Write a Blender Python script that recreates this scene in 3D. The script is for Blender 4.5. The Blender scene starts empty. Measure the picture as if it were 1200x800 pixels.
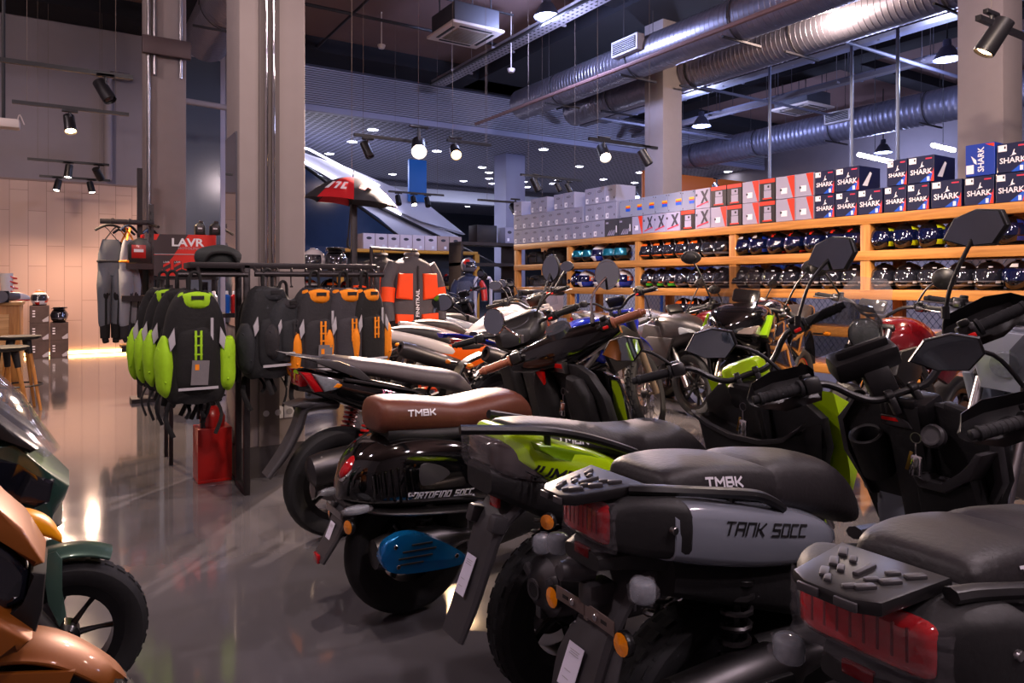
import bpy, bmesh, math, random
from math import sin, cos, pi, radians as R
from mathutils import Vector as V, Matrix as MX
random.seed(7)
SC = bpy.context.scene
COL = SC.collection

# ---------------------------------------------------------------- materials
MATS = {}
def lin(c):
    if isinstance(c, str):
        c = [int(c[i:i+2], 16)/255 for i in (0, 2, 4)]
        c = [x/12.92 if x <= .04045 else ((x+.055)/1.055)**2.4 for x in c]
    return (c[0], c[1], c[2], 1)
def mat(name, col='808080', rough=.5, metal=0., coat=0., trans=0., emis=None, es=0., noise=0., nscale=30., bump=0., alpha=1., ior=1.45, spec=.5, col2=None):
    if name in MATS: return MATS[name]
    m = bpy.data.materials.new(name); m.use_nodes = True
    nt = m.node_tree; b = nt.nodes['Principled BSDF']; I = b.inputs
    I['Base Color'].default_value = lin(col)
    I['Roughness'].default_value = rough; I['Metallic'].default_value = metal
    I['Coat Weight'].default_value = coat; I['Coat Roughness'].default_value = .06
    I['Transmission Weight'].default_value = trans; I['IOR'].default_value = ior
    I['Alpha'].default_value = alpha; I['Specular IOR Level'].default_value = spec
    if emis: I['Emission Color'].default_value = lin(emis); I['Emission Strength'].default_value = es
    if noise or bump or col2:
        tc = nt.nodes.new('ShaderNodeTexCoord'); n = nt.nodes.new('ShaderNodeTexNoise')
        n.inputs['Scale'].default_value = nscale; n.inputs['Detail'].default_value = 4
        nt.links.new(tc.outputs['Object'], n.inputs['Vector'])
        if noise or col2:
            c = lin(col); r = nt.nodes.new('ShaderNodeMix'); r.data_type = 'RGBA'
            c2 = lin(col2) if col2 else tuple(min(1, x*(1+noise)) for x in c[:3])+(1,)
            c1 = c if col2 else tuple(x*(1-noise) for x in c[:3])+(1,)
            r.inputs[6].default_value = c1; r.inputs[7].default_value = c2
            nt.links.new(n.outputs[0], r.inputs[0]); nt.links.new(r.outputs[2], I['Base Color'])
        if bump:
            bp = nt.nodes.new('ShaderNodeBump'); bp.inputs['Strength'].default_value = bump; bp.inputs['Distance'].default_value = .01
            nt.links.new(n.outputs[0], bp.inputs['Height']); nt.links.new(bp.outputs[0], I['Normal'])
    MATS[name] = m
    return m

# ---------------------------------------------------------------- mesh builder
def crom(pts, sub):
    """Catmull-Rom through tuples."""
    if sub <= 1 or len(pts) < 3: return [tuple(p) for p in pts]
    out = []; n = len(pts)
    for i in range(n-1):
        p0, p1, p2, p3 = pts[max(i-1, 0)], pts[i], pts[i+1], pts[min(i+2, n-1)]
        for k in range(sub):
            t = k/sub
            out.append(tuple(.5*(2*b+(c-a)*t+(2*a-5*b+4*c-d)*t*t+(3*b-a-3*c+d)*t**3) for a, b, c, d in zip(p0, p1, p2, p3)))
    out.append(tuple(pts[-1])); return out
def cromc(pts, sub):
    n = len(pts); out = []
    for i in range(n):
        p0, p1, p2, p3 = pts[i-1], pts[i], pts[(i+1) % n], pts[(i+2) % n]
        for k in range(sub):
            t = k/sub
            out.append(tuple(.5*(2*b+(c-a)*t+(2*a-5*b+4*c-d)*t*t+(3*b-a-3*c+d)*t**3) for a, b, c, d in zip(p0, p1, p2, p3)))
    return out
TEXT = {}
def text_geo(s, shear=0, bold=0, fine=False):
    k = (s, shear, bold, fine)
    if k not in TEXT:
        cu = bpy.data.curves.new('t', 'FONT'); cu.body = s; cu.shear = shear; cu.offset = bold
        cu.align_x = 'CENTER'; cu.align_y = 'CENTER'; cu.resolution_u = 2
        ob = bpy.data.objects.new('t', cu); COL.objects.link(ob)
        dg = bpy.context.evaluated_depsgraph_get(); dg.update()
        me = ob.evaluated_get(dg).to_mesh()
        bm = bmesh.new(); bm.from_mesh(me); bmesh.ops.triangulate(bm, faces=bm.faces[:])
        if fine:
            for q in range(3):
                ed = [e for e in bm.edges if e.calc_length() > .16]
                if ed: bmesh.ops.subdivide_edges(bm, edges=ed, cuts=1); bmesh.ops.triangulate(bm, faces=[f for f in bm.faces if len(f.verts) > 3])
        bm.verts.index_update(); TEXT[k] = ([v.co.copy() for v in bm.verts], [tuple(v.index for v in f.verts) for f in bm.faces]); bm.free()
        bpy.data.objects.remove(ob); bpy.data.curves.remove(cu)
    return TEXT[k]

GLY = {' ': (.5, []), 'T': (1, [(0, 1, 1, 1), (.5, 0, .5, 1)]), 'M': (1.25, [(0, 0, 0, 1), (1, 0, 1, 1), (0, 1, .5, .45), (.5, .45, 1, 1)]), 'B': (1, [(0, 0, 0, 1), (0, 1, .9, 1), (0, .5, 1, .5), (0, 0, 1, 0), (.9, .5, .9, 1), (1, 0, 1, .5)]),
 'K': (1, [(0, 0, 0, 1), (0, .5, .35, .5), (.35, .5, 1, 1), (.35, .5, 1, 0)]), 'A': (1, [(0, 0, 0, 1), (0, 1, 1, 1), (1, 0, 1, 1), (0, .45, 1, .45)]), 'N': (1, [(0, 0, 0, 1), (0, 1, 1, 1), (1, 0, 1, 1)]), '5': (1, [(0, 1, 1, 1), (0, .52, 0, 1), (0, .52, 1, .52), (1, 0, 1, .52), (0, 0, 1, 0)]),
 '0': (1, [(0, 0, 0, 1), (1, 0, 1, 1), (0, 0, 1, 0), (0, 1, 1, 1)]), 'O': (1, [(0, 0, 0, 1), (1, 0, 1, 1), (0, 0, 1, 0), (0, 1, 1, 1)]), 'C': (1, [(0, 0, 0, 1), (0, 0, 1, 0), (0, 1, 1, 1)]), 'P': (1, [(0, 0, 0, 1), (0, 1, 1, 1), (1, .45, 1, 1), (0, .45, 1, .45)]),
 'R': (1, [(0, 0, 0, 1), (0, 1, 1, 1), (1, .5, 1, 1), (0, .5, 1, .5), (.45, .5, 1, 0)]), 'F': (1, [(0, 0, 0, 1), (0, 1, 1, 1), (0, .5, .8, .5)]), 'I': (.12, [(.5, 0, .5, 1)]), 'J': (.9, [(1, 0, 1, 1), (0, 0, 1, 0), (0, 0, 0, .3)]), 'U': (1, [(0, 0, 0, 1), (1, 0, 1, 1), (0, 0, 1, 0)])}
class MB:
    def __init__(s): s.v = []; s.f = []; s.m = []; s.M = MX.Identity(4)
    def add(s, vs, fs, m=0, M=None):
        T = s.M @ M if M is not None else s.M; b = len(s.v)
        flip = T.to_3x3().determinant() < 0
        s.v += [T @ V(p) for p in vs]
        for f in fs:
            f = [b+i for i in f]
            s.f.append(f[::-1] if flip else f); s.m.append(m)
        return s
    def bm(s, bm, m=0, M=None):
        bm.verts.index_update()
        s.add([v.co.copy() for v in bm.verts], [[v.index for v in f.verts] for f in bm.faces], m, M); bm.free(); return s
    def box(s, c, d, rot=None, bev=0, m=0, seg=2, M=None):
        M = (M if M is not None else MX.Identity(4)) @ MX.Translation(c)
        if rot is not None: M = M @ (rot if isinstance(rot, MX) else MX.Rotation(rot[2], 4, 'Z') @ MX.Rotation(rot[1], 4, 'Y') @ MX.Rotation(rot[0], 4, 'X'))
        x, y, z = d[0]/2, d[1]/2, d[2]/2
        if not bev:
            return s.add([(-x,-y,-z),(x,-y,-z),(x,y,-z),(-x,y,-z),(-x,-y,z),(x,-y,z),(x,y,z),(-x,y,z)],
                [(0,3,2,1),(4,5,6,7),(0,1,5,4),(1,2,6,5),(2,3,7,6),(3,0,4,7)], m, M)
        b = bmesh.new(); bmesh.ops.create_cube(b, size=1)
        for q in b.verts: q.co = V((q.co.x*d[0], q.co.y*d[1], q.co.z*d[2]))
        bmesh.ops.bevel(b, geom=b.edges[:], offset=min(bev, min(d)*.49), segments=seg, affect='EDGES', profile=.5)
        return s.bm(b, m, M)
    def prism(s, poly, a, b, axis='y', bev=0, m=0, seg=2, M=None, tw=None):
        """2-D outline extruded from a to b along axis. axis y: (x,z); x: (y,z); z: (x,y). tw scales the far cap."""
        ar = sum(poly[i-1][0]*poly[i][1]-poly[i][0]*poly[i-1][1] for i in range(len(poly)))
        if ar < 0: poly = poly[::-1]
        n = len(poly)
        if axis == 'y': f = lambda p, t: (p[0], t, p[1])
        elif axis == 'x': f = lambda p, t: (t, p[0], p[1])
        else: f = lambda p, t: (p[0], p[1], t)
        if a > b: a, b = b, a
        cx = sum(p[0] for p in poly)/n; cy = sum(p[1] for p in poly)/n
        P2 = poly if tw is None else [(cx+(p[0]-cx)*tw, cy+(p[1]-cy)*tw) for p in poly]
        bm = bmesh.new()
        A = [bm.verts.new(f(p, a)) for p in poly]; B = [bm.verts.new(f(p, b)) for p in P2]
        if axis == 'y': A, B = B, A
        bm.faces.new(A[::-1]); bm.faces.new(B)
        for i in range(n): bm.faces.new((A[i], A[(i+1) % n], B[(i+1) % n], B[i]))
        if bev:
            ed = [e for e in bm.edges if (e.verts[0] in A) == (e.verts[1] in A)]
            bmesh.ops.bevel(bm, geom=ed, offset=bev, segments=seg, affect='EDGES', profile=.5, clamp_overlap=True)
        return s.bm(bm, m, M)
    def loft(s, rings, m=0, caps=True, closed=True, M=None):
        n = len(rings[0]); vs = [p for r in rings for p in r]; fs = []
        for i in range(len(rings)-1):
            for j in range(n if closed else n-1):
                k = (j+1) % n
                fs.append((i*n+j, i*n+k, (i+1)*n+k, (i+1)*n+j))
        if caps and closed:
            fs.append(tuple(range(n))[::-1]); fs.append(tuple(range((len(rings)-1)*n, len(rings)*n)))
        return s.add(vs, fs, m, M)
    def body(s, secs, n=20, sub=4, m=0, M=None, ends=True):
        """Loft along x. sec=(x, z0, z1, halfwidth, power[, top_ratio[, ycentre]])."""
        S = crom([tuple(q)+((1.,) if len(q) < 6 else ())+((0.,) if len(q) < 7 else ()) for q in secs], sub)
        rings = []
        for (x, z0, z1, w, p, tr, yc) in S:
            c, h = (z0+z1)/2, max((z1-z0)/2, 1e-4); w = max(w, 1e-4); p = max(p, 1.)
            r = []
            for k in range(n):
                a = 2*pi*k/n; ca, sa = cos(a), sin(a)
                yy = math.copysign(abs(ca)**(2/p), ca); zz = math.copysign(abs(sa)**(2/p), sa)
                t = (zz+1)/2
                r.append((x, yc+yy*w*(1+(tr-1)*t), c+zz*h))
            rings.append(r)
        return s.loft(rings, m, ends, True, M)
    def tube(s, pts, r, n=10, m=0, sub=1, caps=True, M=None, flat=1.):
        pts = crom(pts, sub); rs = r if isinstance(r, (list, tuple)) else None
        N = len(pts); P = [V(p) for p in pts]; rings = []; up = None
        for i in range(N):
            d = (P[min(i+1, N-1)]-P[max(i-1, 0)])
            d = d.normalized() if d.length > 1e-9 else V((0, 0, 1))
            if up is None:
                up = V((0, 0, 1)) if abs(d.z) < .9 else V((1, 0, 0))
            sx = d.cross(up)
            if sx.length < 1e-6: sx = d.cross(V((.3, 1, .2)))
            sx.normalize(); uy = sx.cross(d).normalized(); up = uy
            if rs is not None:
                t = i/(N-1)*(len(rs)-1); k = min(int(t), len(rs)-2) if len(rs) > 1 else 0
                rr = rs[k]+(rs[k+1]-rs[k])*(t-k) if len(rs) > 1 else rs[0]
            else: rr = r
            rings.append([P[i]+(sx*cos(2*pi*k/n)+uy*sin(2*pi*k/n)*flat)*rr for k in range(n)])
        # ring direction: keep outward normals
        return s.loft([q[::-1] for q in rings], m, caps, True, M)
    def lathe(s, prof, o=(0, 0, 0), axis='z', n=24, m=0, M=None, a0=0., a1=2*pi):
        """profile [(r,t)] round axis at o."""
        full = abs(a1-a0-2*pi) < 1e-6
        N = n if full else n+1; rings = []
        for (r, t) in prof:
            g = []
            for k in range(N):
                a = a0+(a1-a0)*k/n; x, y = r*cos(a), r*sin(a)
                p = {'z': (x, y, t), 'y': (y, t, x), 'x': (t, x, y)}[axis]
                g.append((p[0]+o[0], p[1]+o[1], p[2]+o[2]))
            rings.append(g)
        return s.loft(rings, m, False, full, M)
    def disc(s, o, r, h, axis='z', n=20, m=0, M=None):
        e = min(r, h)*.15
        return s.lathe([(1e-7, -h/2), (r-e, -h/2), (r, -h/2+e), (r, h/2-e), (r-e, h/2), (1e-7, h/2)], o, axis, n, m, M)
    def ell(s, c, d, n=16, k=10, m=0, M=None, p=2.):
        rings = []
        for i in range(k+1):
            a = -pi/2+pi*i/k; ca = max(cos(a), 1e-5)**(2/p); sa = math.copysign(abs(sin(a))**(2/p), sin(a))
            rings.append([(c[0]+d[0]*ca*cos(2*pi*j/n), c[1]+d[1]*ca*sin(2*pi*j/n), c[2]+d[2]*sa) for j in range(n)])
        return s.loft(rings, m, True, True, M)
    def text(s, t, size, M, m=0, shear=0, bold=0, wid=1.):
        vs, fs = text_geo(t, shear, bold)
        return s.add([(p.x*size*wid, p.y*size, 0) for p in vs], fs, m, M)
    def text_on(s, t, size, M, m=0, shear=0, bold=0, wid=1., lift=.0009, src=None):
        """lettering laid onto the surface behind it (along the frame's -Z)."""
        from mathutils.bvhtree import BVHTree
        src = src or s; bv = BVHTree.FromPolygons([V(p) for p in src.v], src.f); vs, fs = text_geo(t, shear, bold, True); n = M.to_3x3() @ V((0, 0, 1)); out = []
        for p in vs:
            q = M @ V((p.x*size*wid, p.y*size, 0)); h = bv.ray_cast(q+n*.15, -n, .3)
            out.append((h[0] if h[0] is not None else q)+n*lift)
        return s.add(out, fs, m)
    def strokes_on(s, t, h, M, m=0, slant=0., th=.16, wid=.8, gap=.28, lift=.002):
        """square-cut lettering laid onto the surface behind it."""
        from mathutils.bvhtree import BVHTree
        bv = BVHTree.FromPolygons([V(p) for p in s.v], s.f); n = M.to_3x3() @ V((0, 0, 1))
        tot = sum((wid*GLY[c][0]+gap) for c in t)-gap; x0 = -tot/2; vs = []; fs = []
        for c in t:
            gw, L = GLY[c]
            for (ax, ay, bx, by) in L:
                a = V((ax*wid*gw, ay)); b = V((bx*wid*gw, by)); d = (b-a).normalized(); nn = V((-d.y, d.x))*th/2; a2 = a-d*th*.45; b2 = b+d*th*.45; K = 4; i0 = len(vs)
                for k in range(K+1):
                    q = a2+(b2-a2)*k/K
                    for w in (q+nn, q-nn): vs.append((x0+w.x+(w.y-.5)*slant, w.y-.5))
                for k in range(K): fs.append((i0+2*k, i0+2*k+1, i0+2*k+3, i0+2*k+2))
            x0 += wid*gw+gap
        out = []
        for x, y in vs:
            q = M @ V((x*h, y*h, 0)); r = bv.ray_cast(q+n*.15, -n, .3); out.append((r[0] if r[0] is not None else q)+n*lift)
        return s.add(out, fs, m)
    def poly(s, pts, m=0, M=None): return s.add(pts, [tuple(range(len(pts)))], m, M)
    def build(s, name, mats, parent=None, smooth=35, M=None, lr=False):
        if lr:                                   # left and right pieces become two parts
            out = []
            for sg in (-1, 1):
                q = MB(); ks = {}
                for f, mi in zip(s.f, s.m):
                    if sg*sum(s.v[i].y for i in f) > 0:
                        g = []
                        for i in f:
                            if i not in ks: ks[i] = len(q.v); q.v.append(s.v[i])
                            g.append(ks[i])
                        q.f.append(g); q.m.append(mi)
                if q.f: out.append(q.build(name, mats, parent, smooth, M))
            return out[-1]
        me = bpy.data.meshes.new(name); me.from_pydata([tuple(p) for p in s.v], [], s.f)
        if not isinstance(mats, (list, tuple)): mats = [mats]
        for q in mats: me.materials.append(q)
        me.polygons.foreach_set('material_index', s.m)
        if smooth:
            me.polygons.foreach_set('use_smooth', [True]*len(me.polygons))
            me.set_sharp_from_angle(angle=R(smooth))
        me.update()
        o = bpy.data.objects.new(name, me); COL.objects.link(o)
        if parent is not None: o.parent = parent
        if M is not None: o.matrix_local = M
        return o
def tag(o, label, cat, group=None, kind=None):
    if label: o['label'] = label
    if cat: o['category'] = cat
    if group: o['group'] = group
    if kind: o['kind'] = kind
    return o
def thing(name, label, cat, loc=(0, 0, 0), rz=0., group=None):
    o = bpy.data.objects.new(name, None); COL.objects.link(o); o.empty_display_size = .1
    o.location = loc; o.rotation_euler = (0, 0, rz)
    return tag(o, label, cat, group)
def struct(name, mb, mats, smooth=35):
    o = mb.build(name, mats, smooth=smooth); o['kind'] = 'structure'; return o
KIDS = {}
def dup(root, loc, rz=0., label=None, group=None, rot=None):
    def cp(o, par):
        c = o.copy(); COL.objects.link(c)
        if par is not None: c.parent = par
        for ch in o.children: cp(ch, c)
        return c
    r = cp(root, None); r.location = loc; r.rotation_euler = rot if rot else (0, 0, rz)
    if label: r['label'] = label
    if group: r['group'] = group
    return r
def frame(o, x, z):
    """matrix with local X along x, local Z along z, origin o."""
    x = V(x).normalized(); z = V(z).normalized(); y = z.cross(x)
    return MX(((x.x, y.x, z.x, o[0]), (x.y, y.y, z.y, o[1]), (x.z, y.z, z.z, o[2]), (0, 0, 0, 1)))
# side lettering frames: text seen from -y (right side of a thing heading +x)
def fr_right(x, y, z, tilt=0.): return frame((x, y, z), (cos(tilt), 0, sin(tilt)), (0, -1, 0))
# ---------------------------------------------------------------- shared materials
BLK = mat('black_plastic', '131214', .4, noise=.15, nscale=60, spec=.55)
BLKM = mat('matt_black_plastic', '1b1a1c', .6, noise=.15, nscale=80, bump=.08)
GLOSS = mat('gloss_black_paint', '050506', .08, coat=1.)
GREYP = mat('satin_grey_plastic', '39373a', .45, noise=.1, nscale=50)
SEAT = mat('black_vinyl', '221f21', .5, spec=.4, noise=.12, nscale=90, bump=.12)
RUB = mat('tyre_rubber', '17171a', .78, noise=.2, nscale=40, bump=.1)
CHROME = mat('chrome', 'd8d6d6', .08, 1.)
STEEL = mat('brushed_steel', '9a9799', .3, 1., noise=.1)
DSTEEL = mat('dark_steel', '4a484a', .4, .9, noise=.15)
CAST = mat('cast_aluminium', '6c686c', .5, .7, noise=.2, nscale=60, bump=.1)
RIMB = mat('black_alloy', '151517', .3, .4, coat=.4)
MIRR = mat('mirror_glass', 'b0bac4', .02, 1.)
REDL = mat('red_lens', 'a00812', .1, coat=1., noise=.3, nscale=120)
REDB = mat('red_button', 'd8120e', .35)
AMB = mat('amber_lens', 'f08a10', .15, coat=1., noise=.2, nscale=150)
CLEARL = mat('clear_lens', '8d939c', .1, 0., coat=1., noise=.35, nscale=70, alpha=.7)
FILM = mat('crinkled_clear_film', 'b8b2ba', .08, alpha=.09, bump=.8, nscale=45, coat=1.)
WHITE = mat('white_print', 'e4e2ea', .6)
GREYPRINT = mat('grey_print', 'a9a6ae', .6)
REDSP = mat('red_spring_paint', 'a81614', .35, coat=.5)
BRAKE = mat('brake_disc_steel', '8b888a', .3, 1.)
LABEL = mat('paper_label', 'd8d4e6', .7)
INK = mat('black_ink', '18171a', .6)

def slab(mb, path, m=0, sub=4, crown=.0):
    """Curved strip in the xz plane; path (x,z,halfwidth,thickness)."""
    P = crom(path, sub); N = len(P); rings = []
    for i in range(N):
        a, b = P[max(i-1, 0)], P[min(i+1, N-1)]
        d = V((b[0]-a[0], 0, b[1]-a[1])).normalized(); nrm = V((-d.z, 0, d.x))
        x, z, w, t = P[i]; c = V((x, 0, z)); e = min(t*.35, w*.3)
        pts = []
        for yy, k in ((w, -t/2+e), (w, t/2-e), (w-e, t/2), (w*.45, t/2+crown), (-w*.45, t/2+crown), (-w+e, t/2), (-w, t/2-e), (-w, -t/2+e), (-w+e, -t/2), (w-e, -t/2)):
            pts.append(c+nrm*k+V((0, yy, 0)))
        rings.append(pts)
    return mb.loft(rings, m)
def arc_path(cx, cz, r, a0, a1, w, t, n=9):
    return [(cx+r*cos(R(a0+(a1-a0)*i/(n-1))), cz+r*sin(R(a0+(a1-a0)*i/(n-1))), w if not isinstance(w, tuple) else w[0]+(w[1]-w[0])*i/(n-1), t) for i in range(n)]

def wheel(parent, o, rad, wid, rim, style='cast', n=5, rimmat=None, knob=0, disc=True, stripe=None, M=None, hub=.04):
    rimmat = rimmat or RIMB
    T = (M or MX.Identity(4)) @ MX.Translation(o)
    w = wid/2
    a = MB()                                     # rim and spokes
    a.lathe([(rim-.03, -w*.62), (rim+.004, -w*.68), (rim+.006, -w*.5), (rim-.012, -w*.35), (rim-.012, w*.35), (rim+.006, w*.5), (rim+.004, w*.68), (rim-.03, w*.62), (rim-.03, -w*.62)], axis='y', n=40)
    a.lathe([(1e-6, -w*.8), (hub*.7, -w*.8), (hub, -w*.55), (hub, w*.55), (hub*.7, w*.8), (1e-6, w*.8)], axis='y', n=20)
    if style == 'wire':
        for k in range(n):
            b = 2*pi*k/n; s = -1 if k % 2 else 1; b2 = b+(.5 if (k//2) % 2 else -.5)
            a.tube([(hub*cos(b), s*w*.5, hub*sin(b)), ((rim-.02)*cos(b2*1.+0), s*w*.1, (rim-.02)*sin(b2))], .0022, 5, m=1)
    else:
        for k in range(n):
            b = 2*pi*k/n
            for da in ((-.13, .13) if style == 'split' else (0,)):
                e = rim-.02; b1, b2 = b+da*.6, b+da*1.6
                r0 = [(hub*.8*cos(b1), 0, hub*.8*sin(b1)), ((hub+e)/2*cos((b1+b2)/2), w*.12, (hub+e)/2*sin((b1+b2)/2)), (e*cos(b2), 0, e*sin(b2))]
                a.tube(r0, [.016, .012, .014] if style != 'thin' else [.011, .007, .009], 8, sub=3)
        if stripe: a.lathe([(rim-.004, -w*.705), (rim+.006, -w*.71), (rim+.006, -w*.69), (rim-.004, -w*.69)], axis='y', n=40, m=1); a.lathe([(rim-.004, w*.69), (rim+.006, w*.69), (rim+.006, w*.71), (rim-.004, w*.705)], axis='y', n=40, m=1)
    wo = a.build('wheel', [rimmat, stripe or STEEL], parent, M=T)
    t = MB(); h = rad-rim
    prof = [(rim-.004, -w*.62), (rim+h*.12, -w*.8), (rim+h*.5, -w*.99), (rim+h*.72, -w*.97), (rim+h*.88, -w*.74), (rad-.003, -w*.36), (rad, 0), (rad-.003, w*.36), (rim+h*.88, w*.74), (rim+h*.72, w*.97), (rim+h*.5, w*.99), (rim+h*.12, w*.8), (rim-.004, w*.62), (rim-.004, -w*.62)]
    t.lathe(prof, axis='y', n=48)
    if knob == 1:                                # knobby
        N = 30
        for k in range(N):
            b = 2*pi*k/N
            for yy, dr, tl in ((-.55, -.014, .5), (0, 0, 0), (.55, -.014, -.5)):
                off = pi/N if yy == 0 else 0
                r = rad+dr+.004
                Mk = MX.Rotation(-(b+off), 4, 'Y') @ MX.Translation((r, yy*w, 0)) @ MX.Rotation(tl*1.1*-1, 4, 'Z')
                t.box((0, 0, 0), (.022, w*.5, .026), bev=.003, M=None) if False else t.add(*boxgeo(.022, w*.46, 2*pi*rad/N*.55), 0, Mk)
    elif knob == 2:                              # shallow blocks of a road/trail tyre
        N = 34
        for k in range(N):
            b = 2*pi*k/N
            for yy in (-.62, -.2, .22, .64):
                Mk = MX.Rotation(-(b+(pi/N if abs(yy) < .4 else 0)), 4, 'Y') @ MX.Translation((rad-.004-.022*abs(yy)**2.2*1.6, yy*w, 0)) @ MX.Rotation(-yy*.8, 4, 'Z')
                t.add(*boxgeo(.008, w*.34, 2*pi*rad/N*.66), 0, Mk)
    elif knob == 3:                              # grooved street tyre
        N = 22
        for k in range(N):
            b = 2*pi*k/N
            for s in (-1, 1):
                Mk = MX.Rotation(-(b+(pi/N if s > 0 else 0)), 4, 'Y') @ MX.Translation((rad-.006, s*.44*w, 0)) @ MX.Rotation(-s*.55, 4, 'Z') @ MX.Rotation(s*.5, 4, 'X')
                t.add(*boxgeo(.008, w*.62, .007), 1, Mk)
    t.build('tyre', [RUB, INK], wo)
    if disc:
        d = MB(); d.lathe([(rim*.36, w*.72), (rim*.6, w*.72), (rim*.6, w*.72+.005), (rim*.36, w*.72+.005), (rim*.36, w*.72)], axis='y', n=32); d.build('brake_disc', BRAKE, wo)
    return wo
def boxgeo(x, y, z):
    x, y, z = x/2, y/2, z/2
    return ([(-x,-y,-z),(x,-y,-z),(x,y,-z),(-x,y,-z),(-x,-y,z),(x,-y,z),(x,y,z),(-x,y,z)], [(0,3,2,1),(4,5,6,7),(0,1,5,4),(1,2,6,5),(2,3,7,6),(3,0,4,7)])

def steer_mx(S, turn, rake):
    ax = V((-sin(R(rake)), 0, cos(R(rake))))
    return MX.Translation(S) @ MX.Rotation(R(turn), 4, ax) @ MX.Translation(-V(S))

def handlebar(root, S, M, pts, grip=('black', .125, .017), metal=None, lever=None, gripmat=None, guard=None, box=True, r=.011, sweep=0.):
    """pts: right-hand half of the bar relative to S as (dx,y>0,dz); mirrored."""
    S = V(S); metal = metal or BLK
    half = [S+V(p) for p in pts]
    full = [V((p.x, -p.y, p.z)) for p in half[::-1]]+half[(1 if abs(half[0].y) < 1e-6 else 0):]
    b = MB(); b.tube(full, r, 10, sub=4)
    for s in (-1, 1): b.disc((S.x, s*.035, S.z), .02, .022, 'y', 14); b.box((S.x-.005, s*.035, S.z-.03), (.03, .02, .05), bev=.005)
    bar = b.build('handlebar', metal, root, M=M)
    d = (half[-1]-half[-2]).normalized(); e = half[-1]
    for s in (-1, 1):
        fl = lambda p: V((p.x, p.y*s, p.z))
        dd, ee = fl(d), fl(e); L, gr = grip[1], grip[2]
        g = MB(); q0 = ee-dd*L
        g.tube([q0-dd*.008, q0-dd*.007, q0, q0+dd*.002, q0+dd*.004, ee-dd*.012, ee-dd*.01, ee, ee+dd*.001, ee+dd*.018, ee+dd*.02], [gr*1.3, gr*1.5, gr*1.5, gr*1.5, gr, gr, gr*1.12, gr*1.12, gr*.8, gr*.75, gr*.4], 14)
        for k in range(6): 
            c = q0+dd*(.02+k*(L-.05)/5); g.tube([c, c+dd*.006], gr*1.05, 14)
        g.build('grip', gripmat or RUB, bar)
        if box:
            sb = MB(); c = q0-dd*.035; zr = frame(c, dd, V((0, 0, 1))-dd*dd.z)
            sb.box((0, 0, 0), (.05, .052, .05), bev=.01, M=zr); sb.box((0, -.02, .028), (.03, .03, .02), bev=.006, M=zr)
            sb.box((-.012*s, -.028, .008), (.014, .01, .012), bev=.003, m=1, M=zr)
            sb.box((0, -.028, -.013), (.026, .01, .014), bev=.004, m=2, M=zr)
            sb.build('switch_box', [BLK, GREYP, REDB], bar)
        l = MB(); c = q0-dd*.03+V((.035, 0, -.004))
        l.tube([c, c+V((.012, 0, 0))+dd*.03, c+V((.03, 0, -.004))+dd*.08, c+V((.026, 0, -.006))+dd*.16], [.007, .006, .0055, .006], 8, sub=3, flat=.7)
        l.box(c, (.03, .03, .025), bev=.006); l.build('brake_lever', lever or BLK, bar)
        if guard:
            gd = MB(); ga = []
            c0, c1 = q0-dd*.07, ee+dd*.02
            L2 = (c1-c0).length
            prof = [(0, -.02, .045), (.06, -.05, .065), (.6, -.055, .07), (.9, -.03, .05), (1.05, -.01, .012)]
            outer = []; inner = []
            for t, lo, hi in prof:
                c = c0+dd*L2*t; fx = .065 if t < .95 else .03
                outer.append([c+V((fx*.75, 0, lo)), c+V((fx+.012, 0, lo*.3)), c+V((fx+.012, 0, hi*.5)), c+V((fx*.7, 0, hi)), c+V((fx*.7-.006, 0, hi)), c+V((fx, 0, hi*.5)), c+V((fx, 0, lo*.3)), c+V((fx*.75-.006, 0, lo))])
            gd.loft(outer if s > 0 else [q[::-1] for q in outer]); gd.build('hand_guard', guard, bar)
    return bar

def mirror(root, base, mid, c, nrm, up, w, h, shape='hex', housing=None, stem=None, r=.006):
    """Mirror head at c looking along nrm; stem base->mid->c."""
    housing = housing or BLK; c = V(c); nrm = V(nrm).normalized(); up = V(up); up = (up-nrm*up.dot(nrm)).normalized()
    X = up.cross(nrm)
    F = frame(c, X, nrm)
    if shape == 'hex': P = [(-.5, -.28), (-.12, -.5), (.3, -.46), (.5, .02), (.42, .42), (.05, .5), (-.3, .3)]
    elif shape == 'tear': P = cromc([(-.5, 0), (-.3, -.38), (.1, -.5), (.45, -.25), (.5, .1), (.2, .48), (-.25, .42)], 3)
    else: P = [(.5*cos(2*pi*k/24), .5*sin(2*pi*k/24)) for k in range(24)]
    P = [(x*w, y*h) for x, y in P]
    m = MB(); 
    if shape != 'round':
        m.prism(P, -.016, .004, 'z', bev=.005, M=F)
        bk = [(x*.6, y*.6) for x, y in P]; m.prism(bk, -.028, -.012, 'z', bev=.006, M=F)
    else:
        m.lathe([(1e-6, -.03), (w*.3, -.026), (w*.47, -.01), (w*.5, .002), (w*.48, .005), (w*.45, .003)], axis='z', n=28, M=F)
    be = c-nrm*.018
    m.tube([base, mid, be] if mid is not None else [base, be], r, 8, sub=5)
    m.tube([V(base)-V((0, 0, .02)), V(base)+V((0, 0, .015))], r*1.8, 10)
    o = m.build('mirror', stem or housing, root)
    g = MB(); e = .92
    zz = .0045
    g.add([(x*e, y*e, zz) for x, y in P], [tuple(range(len(P)))], 0, F)
    gl = g.build('mirror_glass', MIRR, o, smooth=0)
    return o
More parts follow.
